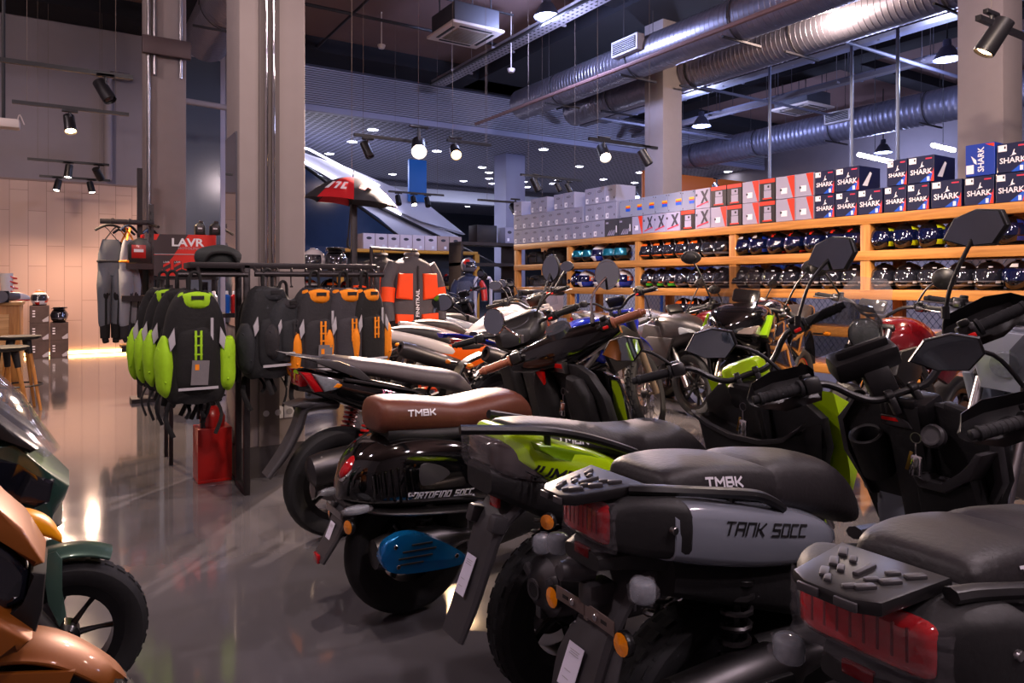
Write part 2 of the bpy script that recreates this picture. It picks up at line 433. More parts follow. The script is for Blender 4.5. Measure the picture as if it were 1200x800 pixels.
def keys(parent, p, s=1.):
    k = MB(); x, y, z = p
    k.lathe([(.011*s, -.001), (.013*s, -.001), (.013*s, .001), (.011*s, .001), (.011*s, -.001)], o=(x, y, z), axis='x', n=16)
    k.box((x, y, z-.028*s), (.003, .005, .034*s), bev=.001)
    k.box((x-.004, y-.004, z-.062*s), (.012*s, .026*s, .05*s), (.1, 0, .15), bev=.006, m=1)
    k.box((x+.002, y+.016*s, z-.055*s), (.004, .01, .045*s), (.25, 0, 0), bev=.001, m=2)
    return k.build('key_ring', [STEEL, CHROME, mat('brass', 'b08d4a', .3, 1.)], parent)
def shock(parent, a, b, r=.028, turns=8, col=None, mname='shock_absorber'):
    m = MB(); a, b = V(a), V(b); d = b-a; L = d.length; F = frame(a, d.cross(V((0, 1, .1))), d)
    m.lathe([(1e-6, 0), (r*.5, 0), (r*.5, L*.45), (r*.25, L*.46), (r*.25, L), (1e-6, L)], axis='z', n=12, m=1, M=F)
    m.disc((0, 0, L*.1), r*1.1, .012, 'z', 16, 1, M=F); m.disc((0, 0, L*.93), r*1.1, .012, 'z', 16, 1, M=F)
    pts = [(r*cos(2*pi*t*turns/(turns*10)), r*sin(2*pi*t*turns/(turns*10)), L*(.12+.79*t/(turns*10))) for t in range(turns*10+1)]
    m.tube(pts, .0065, 6, M=F)
    return m.build(mname, [col or DSTEEL, BLK], parent)
def rack_plate(root, x0, x1, w0, w1, z0, z1, th=.022):
    """flat rack with raised ribs: x0 rear edge (half-width w0, height z0) to x1 front."""
    m = MB(); sl = (z1-z0)/(x1-x0)
    P = [(x0, -w0*.55), (x0+.02, -w0), (x1, -w1), (x1, w1), (x0+.02, w0), (x0, w0*.55)]
    Sh = MX(((1, 0, 0, 0), (0, 1, 0, 0), (sl, 0, 1, z0-sl*x0), (0, 0, 0, 1)))
    m.prism(P, -th, 0, 'z', bev=.006, M=Sh)
    L = x1-x0
    for i in range(3):
        for j in (-1, 1):
            xx = x0+L*(.25+.25*i); yy = j*w0*(.45+.18*i)
            m.box((xx, yy, .001), (L*.18, w0*.2, .009), (0, 0, j*.5), bev=.003, m=1, M=Sh)
            m.box((xx-L*.08, yy*.55, .001), (L*.13, w0*.16, .008), (0, 0, j*.5), bev=.003, m=1, M=Sh)
    for j in (-1, 1): m.box((x0-.001, j*w0*.42, -th*.5), (.006, w0*.5, th*.6), bev=.002, m=1, M=Sh)
    m.box((x0+L*.55, 0, .001), (L*.3, w0*.14, .009), bev=.003, m=1, M=Sh)
    return m.build('luggage_rack', [BLK, GREYP], root)
def mir(P): return [(-y, z) for y, z in P][::-1]
def two(mb, poly, y0, y1, **k):
    mb.prism(poly, -y1, -y0, 'y', **k); mb.prism(poly, y0, y1, 'y', **k); return mb
# ---------------------------------------------------------------- scooters of the near row
BARPTS = [(0, 0, 0), (0, .07, 0), (.002, .12, .03), (-.005, .17, .08), (-.015, .22, .10), (-.05, .385, .115)]
def sticker(parent, o, xdir, zdir, w, h, m=None):
    F = frame(o, xdir, zdir); s = MB()
    s.box((0, 0, 0), (w, h, .0015), m=0, M=F)
    for k in range(3): s.box((0, h*(.36-.05*k), .0012), (w*(.62-.1*(k % 2)), h*.018, .0006), m=1, M=F)
    s.box((-w*.1, h*-.12, .0012), (w*.4, h*.014, .0006), m=1, M=F); s.box((-w*.1, h*-.3, .0012), (w*.4, h*.014, .0006), m=1, M=F)
    return s.build('price_sticker', [LABEL, GREYPRINT], parent, smooth=0)
def reflector(parent, o, n, r=.023, M=None):
    F = frame(o, V(n).cross(V((0, .1, 1))), n); m = MB()
    m.lathe([(1e-6, -.012), (r*1.08, -.012), (r*1.12, -.002), (r*1.05, .003), (r, .003)], axis='z', n=24, m=1, M=F)
    for k in range(6):
        a, b = k*pi/3, (k+1)*pi/3
        m.add([(0, 0, .009), (r*cos(a), r*sin(a), .004), (r*cos((a+b)/2), r*sin((a+b)/2), .004), (r*cos(b), r*sin(b), .004)], [(0, 1, 2, 3)], 0, F)
    return m.build('amber_reflector', [AMB, BLK], parent, smooth=0)
def film_lump(parent, c, d, name='film_wrapped_indicator', seed=1, core=None):
    """a small indicator lamp in crinkled clear film"""
    rnd = random.Random(seed); m = MB()
    m.ell(c, (d[0]*.85, d[1]*.85, d[2]*.85), 16, 10, p=4)
    b = m.build(name, core or CLEARL, parent)
    f = MB(); bm = bmesh.new(); bmesh.ops.create_icosphere(bm, subdivisions=3, radius=1)
    for v in bm.verts:
        k = 1+rnd.uniform(-.12, .14); v.co = V((c[0]+v.co.x*d[0]*k, c[1]+v.co.y*d[1]*k, c[2]+v.co.z*d[2]*k))
    f.bm(bm); f.build('clear_film', FILM, b, smooth=10)
    return b
def underbody(root, ax, xf, z=.25, hw=.14):
    m = MB()
    m.body([(ax+.12, .2, .44, .1, 5), (ax+.3, .2, .46, .13, 5), (ax+.5, .24, .4, hw, 6), (xf-.12, .26, .36, hw, 6), (xf, .28, .4, hw, 6)], sub=2)
    m.box(((ax+xf)/2+.12, 0, .375), (xf-ax-.5, hw*2, .03), bev=.01)
    m.build('floorboard', BLKM, root)
    e = MB()
    e.body([(ax-.1, z-.08, z+.09, .05, 3, 1, .1), (ax+.05, z-.09, z+.1, .06, 3, 1, .1), (ax+.3, z-.07, z+.14, .07, 3, 1, .06), (ax+.42, z-.03, z+.1, .06, 3, 1, .05)], sub=3)
    e.tube([(ax+.35, -.06, z+.04), (ax+.1, -.09, z+.03), (ax, -.075, z)], .03, 10, sub=3)
    for k in range(5): e.box((ax+.2+.03*k, -.03, z+.06), (.012, .17, .15), bev=.004)
    e.build('engine', CAST, root)
def front_end(root, S, turn, R_, pts=BARPTS, knob=0, stripe=None, fender=None, style='cast', rake=27, n=5, fendermat=None, **kw):
    M = steer_mx(S, turn, rake); t = math.tan(R(rake))
    ax = (S[0]+(S[2]-R_)*t, 0, R_)
    bar = handlebar(root, S, M, pts, **kw)
    f = MB()
    f.tube([(S[0]+.02, 0, S[2]-.03), (S[0]+(S[2]-.5)*t, 0, .5)], .026, 12)
    f.box((S[0]+(S[2]-.5)*t, 0, .52), (.06, .18, .04), (0, -R(rake), 0), bev=.01)
    for s in (-1, 1):
        f.tube([(S[0]+(S[2]-.55)*t, s*.075, .55), (ax[0]-.005, s*.075, R_+.0)], [.018, .018, .024, .024], 12)
    f.tube([(ax[0], -.09, R_), (ax[0], .09, R_)], .012, 10)
    f.build('fork', STEEL if kw.get('metal') is None else CHROME, root, M=M)
    wheel(root, ax, R_, .1, R_-.085, style, n, knob=knob, stripe=stripe, M=M)
    g = MB(); slab(g, arc_path(ax[0], R_, R_+.035, 150, 25, (.07, .05), .012), crown=.015)
    for s in (-1, 1): g.box((ax[0]-.06, s*.068, R_+.11), (.05, .008, .2), (0, -R(20), 0), bev=.003)
    g.build('front_fender', fendermat or BLK, root, M=M)
    return M, bar, ax

def tank_scooter(root, body, dark=False, text=True):
    AX = -.12; S = (.775, 0, .93) if dark else (.715, 0, .932); wk = 1.25 if dark else 1.
    wheel(root, (AX, 0, .255), .255, .115, .165, 'split', 5, knob=2)
    underbody(root, AX, .74)
    # body shell with lettering
    m = MB()
    m.body([(-.33, .69, .812, .165, 5), (-.25, .668, .808, .178, 5), (-.09, .632, .775, .185, 5), (.07, .612, .735, .18, 5), (.16, .615, .70, .165, 4), (.235, .618, .648, .12, 3)], n=28, sub=4)
    m.body([(-.30, .60, .70, .13, 4), (0, .50, .66, .15, 4), (.22, .42, .63, .13, 4), (.3, .40, .5, .1, 4)], n=20, sub=3, m=2)
    if text:
        T = frame((-.085, -.1905, .728), (1, .0, -.2), (0, -1, .0))
        m.strokes_on('TANK 50CC', .024, T, 1, slant=.22, th=.2, wid=.9, gap=.36)
    m.build('body_panel', [body, INK, BLKM], root)
    # tail
    m = MB()
    m.body([(-.425, .715, .80, .085*wk, 5), (-.38, .70, .825, .13*wk**.5, 5), (-.31, .69, .825, .172, 5), (-.29, .70, .81, .17, 5)], n=28, sub=4)
    m.body([(-.44, .665, .70, .06, 4), (-.35, .66, .71, .1, 4), (-.2, .62, .70, .12, 4), (-.05, .56, .66, .1, 4)], n=16, sub=3)
    for s in (-1, 1): m.disc((-.335, s*.163, .765), .008, .012, 'y', 12, 1)
    m.build('tail_cover', [BLKM, STEEL], root)
    m = MB()
    hw = .104 if dark else .076
    m.body([(-.442, .733, .79, hw*.8, 6), (-.432, .722, .80, hw*.97, 6), (-.41, .716, .806, hw*1.06, 6), (-.385, .716, .806, hw*1.12, 6)], n=32, sub=2)
    for k in range(8): m.box((-.4405, -hw*.7+hw*.2*k, .768), (.005, hw*.05, .05), bev=.002, m=1)
    m.box((-.41, -hw*1.06, .765), (.012, .008, .045), bev=.003, m=2)
    l = m.build('tail_light', [REDL, mat('deep_red_lens', '6a0a12', .2), AMB], root)
    f = MB(); bm = bmesh.new(); bmesh.ops.create_grid(bm, x_segments=14, y_segments=10, size=.5)
    rnd = random.Random(5)
    for v in bm.verts:
        x, y = v.co.x, v.co.y; v.co = V((-.453+abs(x)**3*.25+rnd.uniform(-.004, .004), x*hw*2.4, .761+y*.105+rnd.uniform(-.003, .003)))
    f.bm(bm); f.build('clear_film', FILM, l, smooth=10)
    # seat
    m = MB()
    m.body([(-.30, .79, .825, .085, 4.5, .9), (-.28, .785, .853, .108, 4.5, .84), (-.2, .775, .86, .125, 4.5, .82), (-.1, .765, .852, .135, 4.5, .8), (-.01, .755, .838, .138, 4.5, .8), (.04, .745, .825, .136, 4, .8)], n=28, sub=5)
    m.body([(-.02, .745, .832, .142, 3.4, .72), (.03, .73, .842, .145, 3.2, .74), (.12, .70, .836, .142, 3, .76), (.25, .665, .815, .135, 2.8, .8), (.34, .63, .77, .11, 2.6, .8), (.40, .615, .71, .08, 2.4, .8), (.43, .61, .66, .05, 2.2, .8)], n=28, sub=5)
    T = frame((-.145, -.1285, .825), (1, 0, -.12), (0, -.95, .3))
    m.strokes_on('TMBK', .019, T, 1, th=.27, wid=.95, gap=.42)
    m.build('seat', [SEAT, WHITE], root, smooth=50)
    # rack and side rails
    rack_plate(root, -.515, -.345, .055*wk, .085 if dark else .092, .838 if dark else .828, .846 if dark else .842)
    m = MB()
    for s in (-1, 1):
        m.tube(([(-.38, s*.08*wk, .833), (-.33, s*.115, .832)] if s < 0 else [])+[(-.22, s*.14, .818), (-.1, s*.154, .798), (-.045, s*.157, .776), (-.01, s*.155, .755)], .0155, 8, sub=5, flat=.75)
        m.tube([(-.13, s*.138, .815), (-.15, s*.13, .765)], .008, 8)
    m.build('grab_rail', BLK, root, lr=True)
    # rear mudguard, number bracket, lamps
    m = MB()
    slab(m, [(-.16, .70, .085, .03), (-.27, .655, .08, .035), (-.35, .60, .07, .035), (-.40, .52, .062, .03), (-.445, .43, .066, .026), (-.475, .36, .06, .02)], crown=.012)
    slab(m, [(-.40, .50, .085, .012), (-.43, .44, .098, .012), (-.45, .37, .094, .01)], sub=3)
    m.box((-.40, 0, .6), (.07, .05, .05), bev=.012)
    m.tube([(-.40, .02, .64), (-.47, .035, .645), (-.475, .035, .645)], [.028, .02, .012], 14)
    g = m.build('rear_mudguard', GREYP, root)
    m = MB()
    for s in (-1, 1):
        m.box((-.432, s*.052, .569), (.003, .098, .03), (R(0), 0, s*.04), bev=.001)
        m.box((-.4335, s*.072, .569), (.002, .03, .008), m=2); m.disc((-.434, s*.04, .569), .007, .008, 'x', 12, 1)
    m.box((-.425, 0, .572), (.01, .012, .05)); m.build('number_plate_bracket', [mat('bare_steel', '7d6d68', .5, .6), CHROME, INK], g)
    for s in (-1, 1): reflector(g, (-.43, s*.12, .548), (-1, 0, .05), .0225)
    sticker(g, (-.459, .012, .452), (0, -1, 0), (-1, 0, .42), .052, .085)
    for s in (-1, 1):
        film_lump(root, (-.40, s*.145, .655), (.03, .032, .027), seed=3+s)
    r = MB(); r.box((-.437, .0, .695), (.01, .05, .022), bev=.003); r.build('red_reflector', mat('dark_red_lens', '560a10', .2), root)
    for s in (-1, 1): shock(root, (-.14, s*.12, .27), (-.10, s*.12, .63), .03, 9, DSTEEL)
    m = MB(); m.lathe([(1e-6, -.36), (.045, -.36), (.062, -.34), (.066, -.2), (.062, -.05), (.03, .02), (.022, .1)], o=(0, -.17, .41), axis='x', n=24)
    m.body([(-.30, .375, .455, .012, 3, 1, -.236), (-.2, .37, .46, .014, 3, 1, -.238), (-.08, .38, .45, .012, 3, 1, -.236)], m=1, sub=2)
    m.tube([(.08, -.17, .41), (.2, -.14, .36), (.3, -.08, .25)], .02, 10, sub=4); m.build('muffler', [DSTEEL, BLK], root)
    # steering
    M, bar, ax = front_end(root, S, 53, .25, guard=BLK, knob=2)
    m = MB()
    m.box((S[0]+.1, .035, S[2]+.12), (.10, .2, .075), (0, -.5, 0), bev=.02); m.box((S[0]+.065, .035, S[2]+.145), (.02, .16, .05), (0, -.5, 0), bev=.01); m.box((S[0]+.09, .02, S[2]+.05), (.05, .08, .1), bev=.01)
    m.build('instrument_pod', BLK, root, M=M)
    m = MB(); F = MX.Translation((S[0]+.15, .05, S[2]+.17)) @ MX.Rotation(R(-25), 4, 'Y')
    P = [(-.10, 0), (-.125, .04), (-.11, .10), (-.035, .15), (.035, .15), (.11, .10), (.125, .04), (.10, 0)]
    m.prism(P, 0, .004, 'x', M=F); m.build('windscreen', mat('clear_smoked_screen', '0e0d10', .05, alpha=.5, coat=1.), root, M=M)
    # leg shield
    m = MB(); Sh = MX(((1, 0, -.3, .81+.3*.7), (0, 1, 0, 0), (0, 0, 1, 0), (0, 0, 0, 1)))
    half = [(.03, .895), (.10, .915), (.165, .895), (.235, .82), (.235, .71), (.17, .58), (.15, .38)]
    m.prism(half+mir(half), 0, .06, 'x', bev=.018, M=Sh)
    # glove pocket (right) with raised lip, cup (left), centre spine
    lip = [(-.03, .70), (-.045, .665), (-.12, .665), (-.19, .72), (-.235, .80), (-.215, .80), (-.175, .735), (-.115, .685), (-.06, .685), (-.05, .705)]
    m.prism([(-.03, .46), (-.03, .70), (-.045, .665), (-.12, .665), (-.185, .715), (-.2, .6), (-.15, .42)], -.085, 0, 'x', bev=.012, M=Sh)
    m.prism(lip, -.10, -.01, 'x', bev=.006, m=1, M=Sh)
    m.prism([(-.05, .40), (-.055, .9), (.055, .9), (.05, .40)], -.05, .01, 'x', bev=.02, M=Sh)
    F = frame((.72, .115, .79), (0, 1, 0), (-.5, 0, .86))
    m.lathe([(.05, -.14), (.05, -.02), (.05, 0), (.044, .004), (.038, 0), (.038, -.08), (1e-6, -.08)], axis='z', n=24, M=F)
    m.prism([(.06, .86), (.06, .83), (-.03, .83), (-.02, .85), (.01, .86)], -.058, -.045, 'x', bev=.003, m=1, M=Sh)
    m.prism([(.055, .856), (.055, .846), (.005, .846), (.01, .856)], -.061, -.05, 'x', m=2, M=Sh)
    edge = [(.165, .895), (.235, .82), (.235, .71), (.17, .58), (.155, .58), (.22, .71), (.22, .815), (.155, .885)]
    m.prism(edge, -.02, .02, 'x', bev=.005, m=1, M=Sh); m.prism(mir(edge), -.02, .02, 'x', bev=.005, m=1, M=Sh)
    F = frame((.72, -.085, .82), (0, 1, 0), (-.95, 0, .3))
    m.lathe([(.032, -.02), (.034, .0), (.028, .008), (.022, .004), (.016, .004), (1e-6, .004)], axis='z', n=20, m=1, M=F)
    ls = m.build('leg_shield', [BLKM, GREYP, REDB], root)
    keys(ls, (.70, -.05, .81), 1.25)
    m = MB(); m.box((.765, 0, .885), (.1, .15, .08), (0, -.3, 0), bev=.02); m.box((.715, .0, .895), (.02, .09, .045), (0, -.3, 0), bev=.008); m.build('steering_cover', BLK, root)
    # front body
    m = MB()
    P = [(.83, .88), (.93, .83), (1.02, .70), (1.0, .60), (.92, .52), (.90, .45), (.86, .45), (.83, .7)]
    m.prism(P, -.165, .165, 'y', bev=.04, seg=3); m.build('front_cover', body, root)
    m = MB()
    for s in (-1, 1): m.prism([(.80, .80), (.93, .78), (.95, .70), (.88, .655), (.82, .68)], s*.15, s*.185, 'y', bev=.012)
    m.build('side_fairing', mat('translucent_grey', 'b4b3bb', .35, alpha=.85), root, lr=True)
    for s in (-1, 1): film_lump(root, (.9, s*.2, .60), (.05, .03, .03), seed=9+s)
    return S

GREYB = mat('cement_grey_paint', '7d828e', .18, coat=.8)
t = thing('scooter', 'cement grey scooter with black side lettering, red tail light and rear rack', 'scooter', (1.35, 1.15, 0), -.03, 'scooters in the near row')
S = tank_scooter(t, GREYB)
mirror(t, (.76, -.10, 1.17), (.76, -.12, 1.26), (.80, -.155, 1.405), (-.93, .16, -.06), (.0, .0, 1), .19, .105, 'hex')
mirror(t, (.58, .26, .93), (.50, .34, 1.03), (.36, .405, 1.06), (-.8, -.45, -.2), (0, 0, 1), .165, .10, 'hex')
t = thing('scooter', 'black scooter with red film-covered tail light and ribbed luggage rack', 'scooter', (1.42, .6, 0), 0, 'scooters in the near row')
tank_scooter(t, mat('satin_black_paint', '141316', .3, coat=.4), dark=True, text=False); t.scale = (1, 1, .98)
mirror(t, (.66, .22, 1.0), (.58, .26, 1.09), (.43, .30, 1.10), (-.8, -.45, -.2), (0, 0, 1), .165, .10, 'hex')

# ---- lime scooter
def lime_scooter():
    LIME = mat('lime_paint', 'b4de10', .2, coat=.8); LIME2 = mat('dark_lime_paint', '7aa80c', .25, coat=.6)
    t = thing('scooter', 'lime green scooter with film-wrapped tail and long black seat', 'scooter', (1.25, 1.75, 0), 0, 'scooters in the near row')
    AX = .04; S = (.90, 0, .91)
    wheel(t, (AX, 0, .25), .25, .115, .155, 'cast', 5, knob=2)
    underbody(t, AX, .98)
    m = MB()
    m.body([(-.215, .75, .83, .085, 5), (-.18, .735, .842, .12, 5), (-.08, .68, .812, .158, 5), (.06, .635, .765, .168, 5), (.16, .61, .72, .16, 4), (.26, .58, .66, .13, 3)], n=28, sub=4)
    m.prism([(-.16, .812), (-.10, .797), (.02, .762), (.12, .722), (.1, .712), (-.02, .74), (-.10, .765), (-.15, .79)], -.1625, .1625, 'y', bev=.006, m=2)
    T = frame((-.035, -.1715, .70), (1, 0, -.26), (0, -1, 0))
    m.strokes_on('JUMBO 50', .030, T, 1, slant=.25, th=.26, wid=.8, gap=.42)
    m.body([(-.25, .66, .74, .07, 4), (-.14, .60, .72, .125, 4), (0, .53, .66, .16, 4), (.15, .47, .6, .15, 4), (.3, .4, .55, .1, 4)], n=20, sub=3, m=3)
    m.build('body_panel', [LIME, INK, LIME2, BLKM], t)
    m = MB(); m.body([(-.25, .745, .80, .06, 5), (-.225, .715, .815, .095, 5), (-.16, .69, .785, .125, 5), (-.12, .68, .76, .135, 5)], n=28, sub=3)
    tl = m.build('tail_light', mat('film_dulled_tail', '433b3b', .2, coat=1., noise=.4, nscale=25), t)
    f = MB(); bm = bmesh.new(); bmesh.ops.create_icosphere(bm, subdivisions=4, radius=1); rnd = random.Random(2)
    for v in bm.verts:
        k = 1+rnd.uniform(-.02, .03); sg = lambda a: math.copysign(abs(a)**.5, a)
        v.co = V((-.178+sg(v.co.x)*.082*k, sg(v.co.y)*.132*k, .752+sg(v.co.z)*.066*k-.2*sg(v.co.x)*.1))
    f.bm(bm); f.build('clear_film', FILM, tl, smooth=10)
    m = MB()
    m.body([(-.175, .78, .83, .08, 3), (-.155, .77, .852, .11, 3.4, .72), (-.04, .76, .845, .13, 3.4, .68), (.1, .735, .82, .138, 3.2, .7), (.22, .70, .797, .145, 3, .8), (.34, .67, .79, .142, 3, .8), (.45, .645, .79, .13, 2.8, .8), (.54, .625, .752, .11, 2.6, .8), (.62, .62, .69, .08, 2.4, .8), (.65, .62, .655, .05, 2)], n=28, sub=5)
    T = frame((.0, -.141, .806), (1, 0, -.17), (0, -.9, .35)); m.strokes_on('TMBK', .020, T, 1, th=.27, wid=.95, gap=.42, lift=.0025)
    m.build('seat', [SEAT, WHITE], t, smooth=50)
    m = MB()
    pp = [(.215, -.145, .735), (.12, -.153, .772), (.0, -.155, .812), (-.13, -.15, .842), (-.26, -.115, .853), (-.325, -.075, .857), (-.345, -.03, .858)]
    pp = pp[:-2]+[(-.36, -.09, .86)]
    for s in (-1, 1): m.tube([(x, -s*y, z) for x, y, z in (pp if s < 0 else pp[:4])], .0135, 8, sub=4); m.tube([(-.12, s*.15, .84), (-.1, s*.13, .76)], .01, 8)
    m.build('grab_rail', BLK, t, lr=True)
    m = MB()
    slab(m, [(-.05, .66, .09, .03), (-.16, .61, .085, .035), (-.215, .55, .07, .035), (-.25, .46, .062, .03), (-.29, .36, .06, .026), (-.335, .265, .055, .02)], crown=.012)
    for s in (-1, 1): m.box((-.225, s*.06, .575), (.05, .035, .05), (0, .3, 0), bev=.008)
    g = m.build('rear_mudguard', GREYP, t)
    sticker(g, (-.289, .01, .425), (0, -1, 0), (-1, 0, .42), .05, .11)
    reflector(g, (-.12, -.155, .59), (-1, -.55, .05), .021); reflector(g, (-.12, .155, .59), (-1, .55, .05), .021)
    r = MB(); r.box((-.215, -.03, .63), (.012, .045, .03), bev=.003); r.build('red_reflector', REDL, t)
    for s in (-1, 1): shock(t, (AX-.02, s*.12, .27), (.08, s*.12, .62), .028, 8, DSTEEL)
    m = MB(); m.lathe([(1e-6, -.185), (.03, -.185), (.055, -.17), (.08, -.15), (.088, -.1), (.085, .05), (.06, .14), (.03, .2)], o=(0, -.185, .43), axis='x', n=28)
    m.lathe([(.02, -.19), (.028, -.19), (.028, -.17)], o=(0, -.185, .43), axis='x', n=20, m=1); m.lathe([(1e-6, -.188), (.018, -.19), (.018, -.17)], o=(0, -.185, .43), axis='x', n=20, m=2)
    for k in range(3):
        a = k*2*pi/3+.5; m.box((-.165, -.185+.06*cos(a), .43+.06*sin(a)), (.02, .04, .025), (a, 0, 0), bev=.005, m=1)
    m.tube([(.18, -.185, .42), (.3, -.14, .35), (.4, -.06, .25)], .02, 10, sub=4); m.build('muffler', [DSTEEL, GREYP, INK], t)
    for s in (-1, 1): film_lump(t, (-.15, s*.17, .54), (.03, .03, .03), seed=20+s)
    M, bar, ax = front_end(t, S, 48, .25, knob=2, fendermat=LIME, rake=30)
    m = MB(); m.body([(S[0]+.02, S[2]-.03, S[2]+.05, .05, 4), (S[0]+.07, S[2]-.07, S[2]+.06, .085, 5), (S[0]+.14, S[2]-.08, S[2]+.045, .075, 5), (S[0]+.17, S[2]-.06, S[2]+.01, .05, 4)], sub=3)
    m.build('headlight_cowl', LIME, t, M=M)
    m = MB(); Sh = MX(((1, 0, -.3, .95+.3*.7), (0, 1.12, 0, -.03), (0, 0, 1, 0), (0, 0, 0, 1)))
    half = [(.02, .87), (.08, .885), (.16, .86), (.235, .79), (.235, .68), (.17, .55), (.15, .38)]
    m.prism(half+mir(half), 0, .05, 'x', bev=.018, M=Sh)
    m.prism([(-.235, .77), (-.15, .70), (-.06, .675), (.06, .675), (.15, .70), (.2, .74), (.19, .5), (.13, .38), (-.13, .38), (-.19, .5)], -.1, 0, 'x', bev=.012, M=Sh)
    lip = [(-.24, .785), (-.15, .712), (-.06, .687), (.06, .687), (.15, .712), (.21, .755), (.2, .73), (.15, .698), (.06, .672), (-.06, .672), (-.15, .698), (-.22, .76)]
    m.prism(lip, -.115, -.09, 'x', bev=.005, m=1, M=Sh)
    m.prism([(-.05, .6), (-.05, .88), (.05, .88), (.05, .6)], -.05, .01, 'x', bev=.02, M=Sh)
    ls = m.build('leg_shield', [BLKM, GREYP], t); keys(ls, (.84, -.03, .80), 1.2)
    m = MB(); m.prism([(.955, .88), (1.05, .84), (1.13, .72), (1.11, .6), (1.06, .5), (1.07, .44), (1.06, .6), (1.02, .75)], -.31, .25, 'y', bev=.05, seg=3)
    m.build('front_cover', LIME, t)
    m = MB(); m.box((S[0]+.01, 0, S[2]-.07), (.1, .12, .1), (0, -.4, 0), bev=.02); m.build('steering_cover', BLK, t)
    mirror(t, (.95, -.18, 1.12), (.99, -.20, 1.25), (1.05, -.24, 1.355), (-.93, .12, -.04), (0, 0, 1), .21, .125, 'hex')
    mirror(t, (.74, .22, .93), (.68, .28, .98), (.55, .30, 1.00), (-.8, -.45, -.1), (0, 0, 1), .165, .10, 'hex')
lime_scooter()

# ---- black retro scooter with the brown seat
def retro_scooter():
    t = thing('scooter', 'glossy black retro scooter with brown seat, brown grips and blue exhaust cover', 'scooter', (1.08, 2.49, 0), 0, 'scooters in the near row')
    BROWN = mat('brown_leather', '5e3325', .45, noise=.15, nscale=70, bump=.08); AX = .03; S = (.78, 0, .945)
    wheel(t, (AX, 0, .25), .25, .11, .155, 'cast', 6, knob=0)
    underbody(t, AX, .86)
    m = MB()
    m.body([(-.245, .47, .55, .045, 2.6), (-.215, .455, .612, .09, 2.8), (-.15, .435, .668, .14, 3), (-.04, .42, .70, .178, 3), (.12, .405, .695, .185, 3), (.24, .39, .665, .175, 3), (.33, .37, .60, .14, 2.8), (.38, .36, .5, .09, 2.4)], n=36, sub=5)
    m.body([(-.24, .455, .475, .07, 3), (-.15, .43, .452, .148, 3.4), (.0, .412, .436, .188, 3.4), (.2, .39, .414, .185, 3.4), (.36, .36, .385, .11, 3)], n=28, sub=4, m=1)
    for s in (-1, 1):
        for k in range(7): m.box((-.165+.022*k, s*(.148+.0042*k), .535), (.007, .02, .13-.012*abs(k-4)), (0, -.12, 0), bev=.003, m=0)
    T = frame((.085, -.1895, .481), (1, .0, -.09), (0, -1, .0)); m.strokes_on('PORTOFINO 50CC', .021, T, 2, slant=.2, th=.26, wid=.62, gap=.36)
    P = cromc([(.0, .60), (.07, .59), (.115, .555), (.07, .53), (.0, .528)], 4); m.prism(P, -.186, -.178, 'y', m=3, bev=.002)
    m.build('body_panel', [GLOSS, DSTEEL, WHITE, GREYP], t)
    m = MB()
    m.body([(-.125, .715, .79, .07, 2.6), (-.105, .70, .825, .11, 2.8), (-.02, .69, .828, .125, 2.8), (.1, .68, .812, .13, 2.8), (.2, .675, .797, .132, 2.8), (.3, .675, .805, .132, 2.8), (.4, .675, .816, .128, 2.8), (.48, .672, .81, .11, 2.6), (.54, .67, .77, .085, 2.4), (.57, .67, .71, .05, 2)], n=28, sub=5)
    m.body([(-.09, .66, .74, .1, 3), (.1, .65, .72, .14, 3), (.35, .65, .71, .14, 3), (.5, .65, .69, .1, 3)], n=20, sub=3, m=2)
    T = frame((.03, -.137, .778), (1, 0, -.04), (0, -.97, .2)); m.strokes_on('TMBK', .020, T, 1, th=.27, wid=.95, gap=.42, lift=.0025)
    m.build('seat', [BROWN, WHITE, BLKM], t, smooth=50)
    m = MB(); F = frame((-.212, -.03, .592), (0, 1, 0), (-.72, -.2, .66)) @ MX.Diagonal((.74, .74, .8, 1))
    m.lathe([(1e-6, .03), (.03, .026), (.055, .014), (.065, 0), (.066, -.02)][::-1], axis='z', n=28, M=F @ MX.Diagonal((.8, 1.15, 1, 1)))
    l = m.build('tail_light', REDL, t); m = MB()
    m.lathe([(.066, -.012), (.073, -.01), (.073, 0), (.066, .004)], axis='z', n=28, M=F @ MX.Diagonal((.8, 1.15, 1, 1))); m.build('chrome_bezel', CHROME, l)
    m = MB()
    slab(m, [(-.18, .47, .07, .02), (-.225, .42, .068, .024), (-.26, .35, .06, .02), (-.315, .265, .05, .016)], crown=.012)
    for s in (-1, 1): m.box((-.225, s*.06, .43), (.05, .03, .02), (0, .3, 0), bev=.005, m=0)
    g = m.build('rear_mudguard', GREYP, t)
    m = MB(); m.box((-.26, 0, .43), (.004, .16, .025), bev=.001); m.build('number_plate_bracket', STEEL, g)
    sticker(g, (-.272, .01, .355), (0, -1, 0), (-1, 0, .4), .045, .07)
    reflector(g, (-.24, -.1, .397), (-1, -.3, .05), .024); reflector(g, (-.24, .1, .397), (-1, .3, .05), .024)
    r = MB(); r.box((-.322, 0, .275), (.012, .05, .03), bev=.003); r.build('red_reflector', REDL, g)
    film_lump(t, (-.22, -.13, .462), (.055, .025, .016), seed=31); film_lump(t, (-.22, .13, .462), (.055, .025, .016), seed=32)
    m = MB(); m.lathe([(1e-6, -.17), (.05, -.165), (.062, -.12), (.058, .08), (.03, .17), (.02, .22)], o=(0, -.145, .30), axis='x', n=24)
    mf = m.build('muffler', DSTEEL, t)
    BLUE = mat('iridescent_blue_metal', '1590c8', .2, .6, coat=1., col2='0f58b8', nscale=7)
    m = MB(); P = cromc([(-.172, .31), (-.15, .368), (-.06, .380), (.04, .34), (.155, .262), (.15, .235), (.06, .232), (-.08, .245), (-.15, .27)], 4)
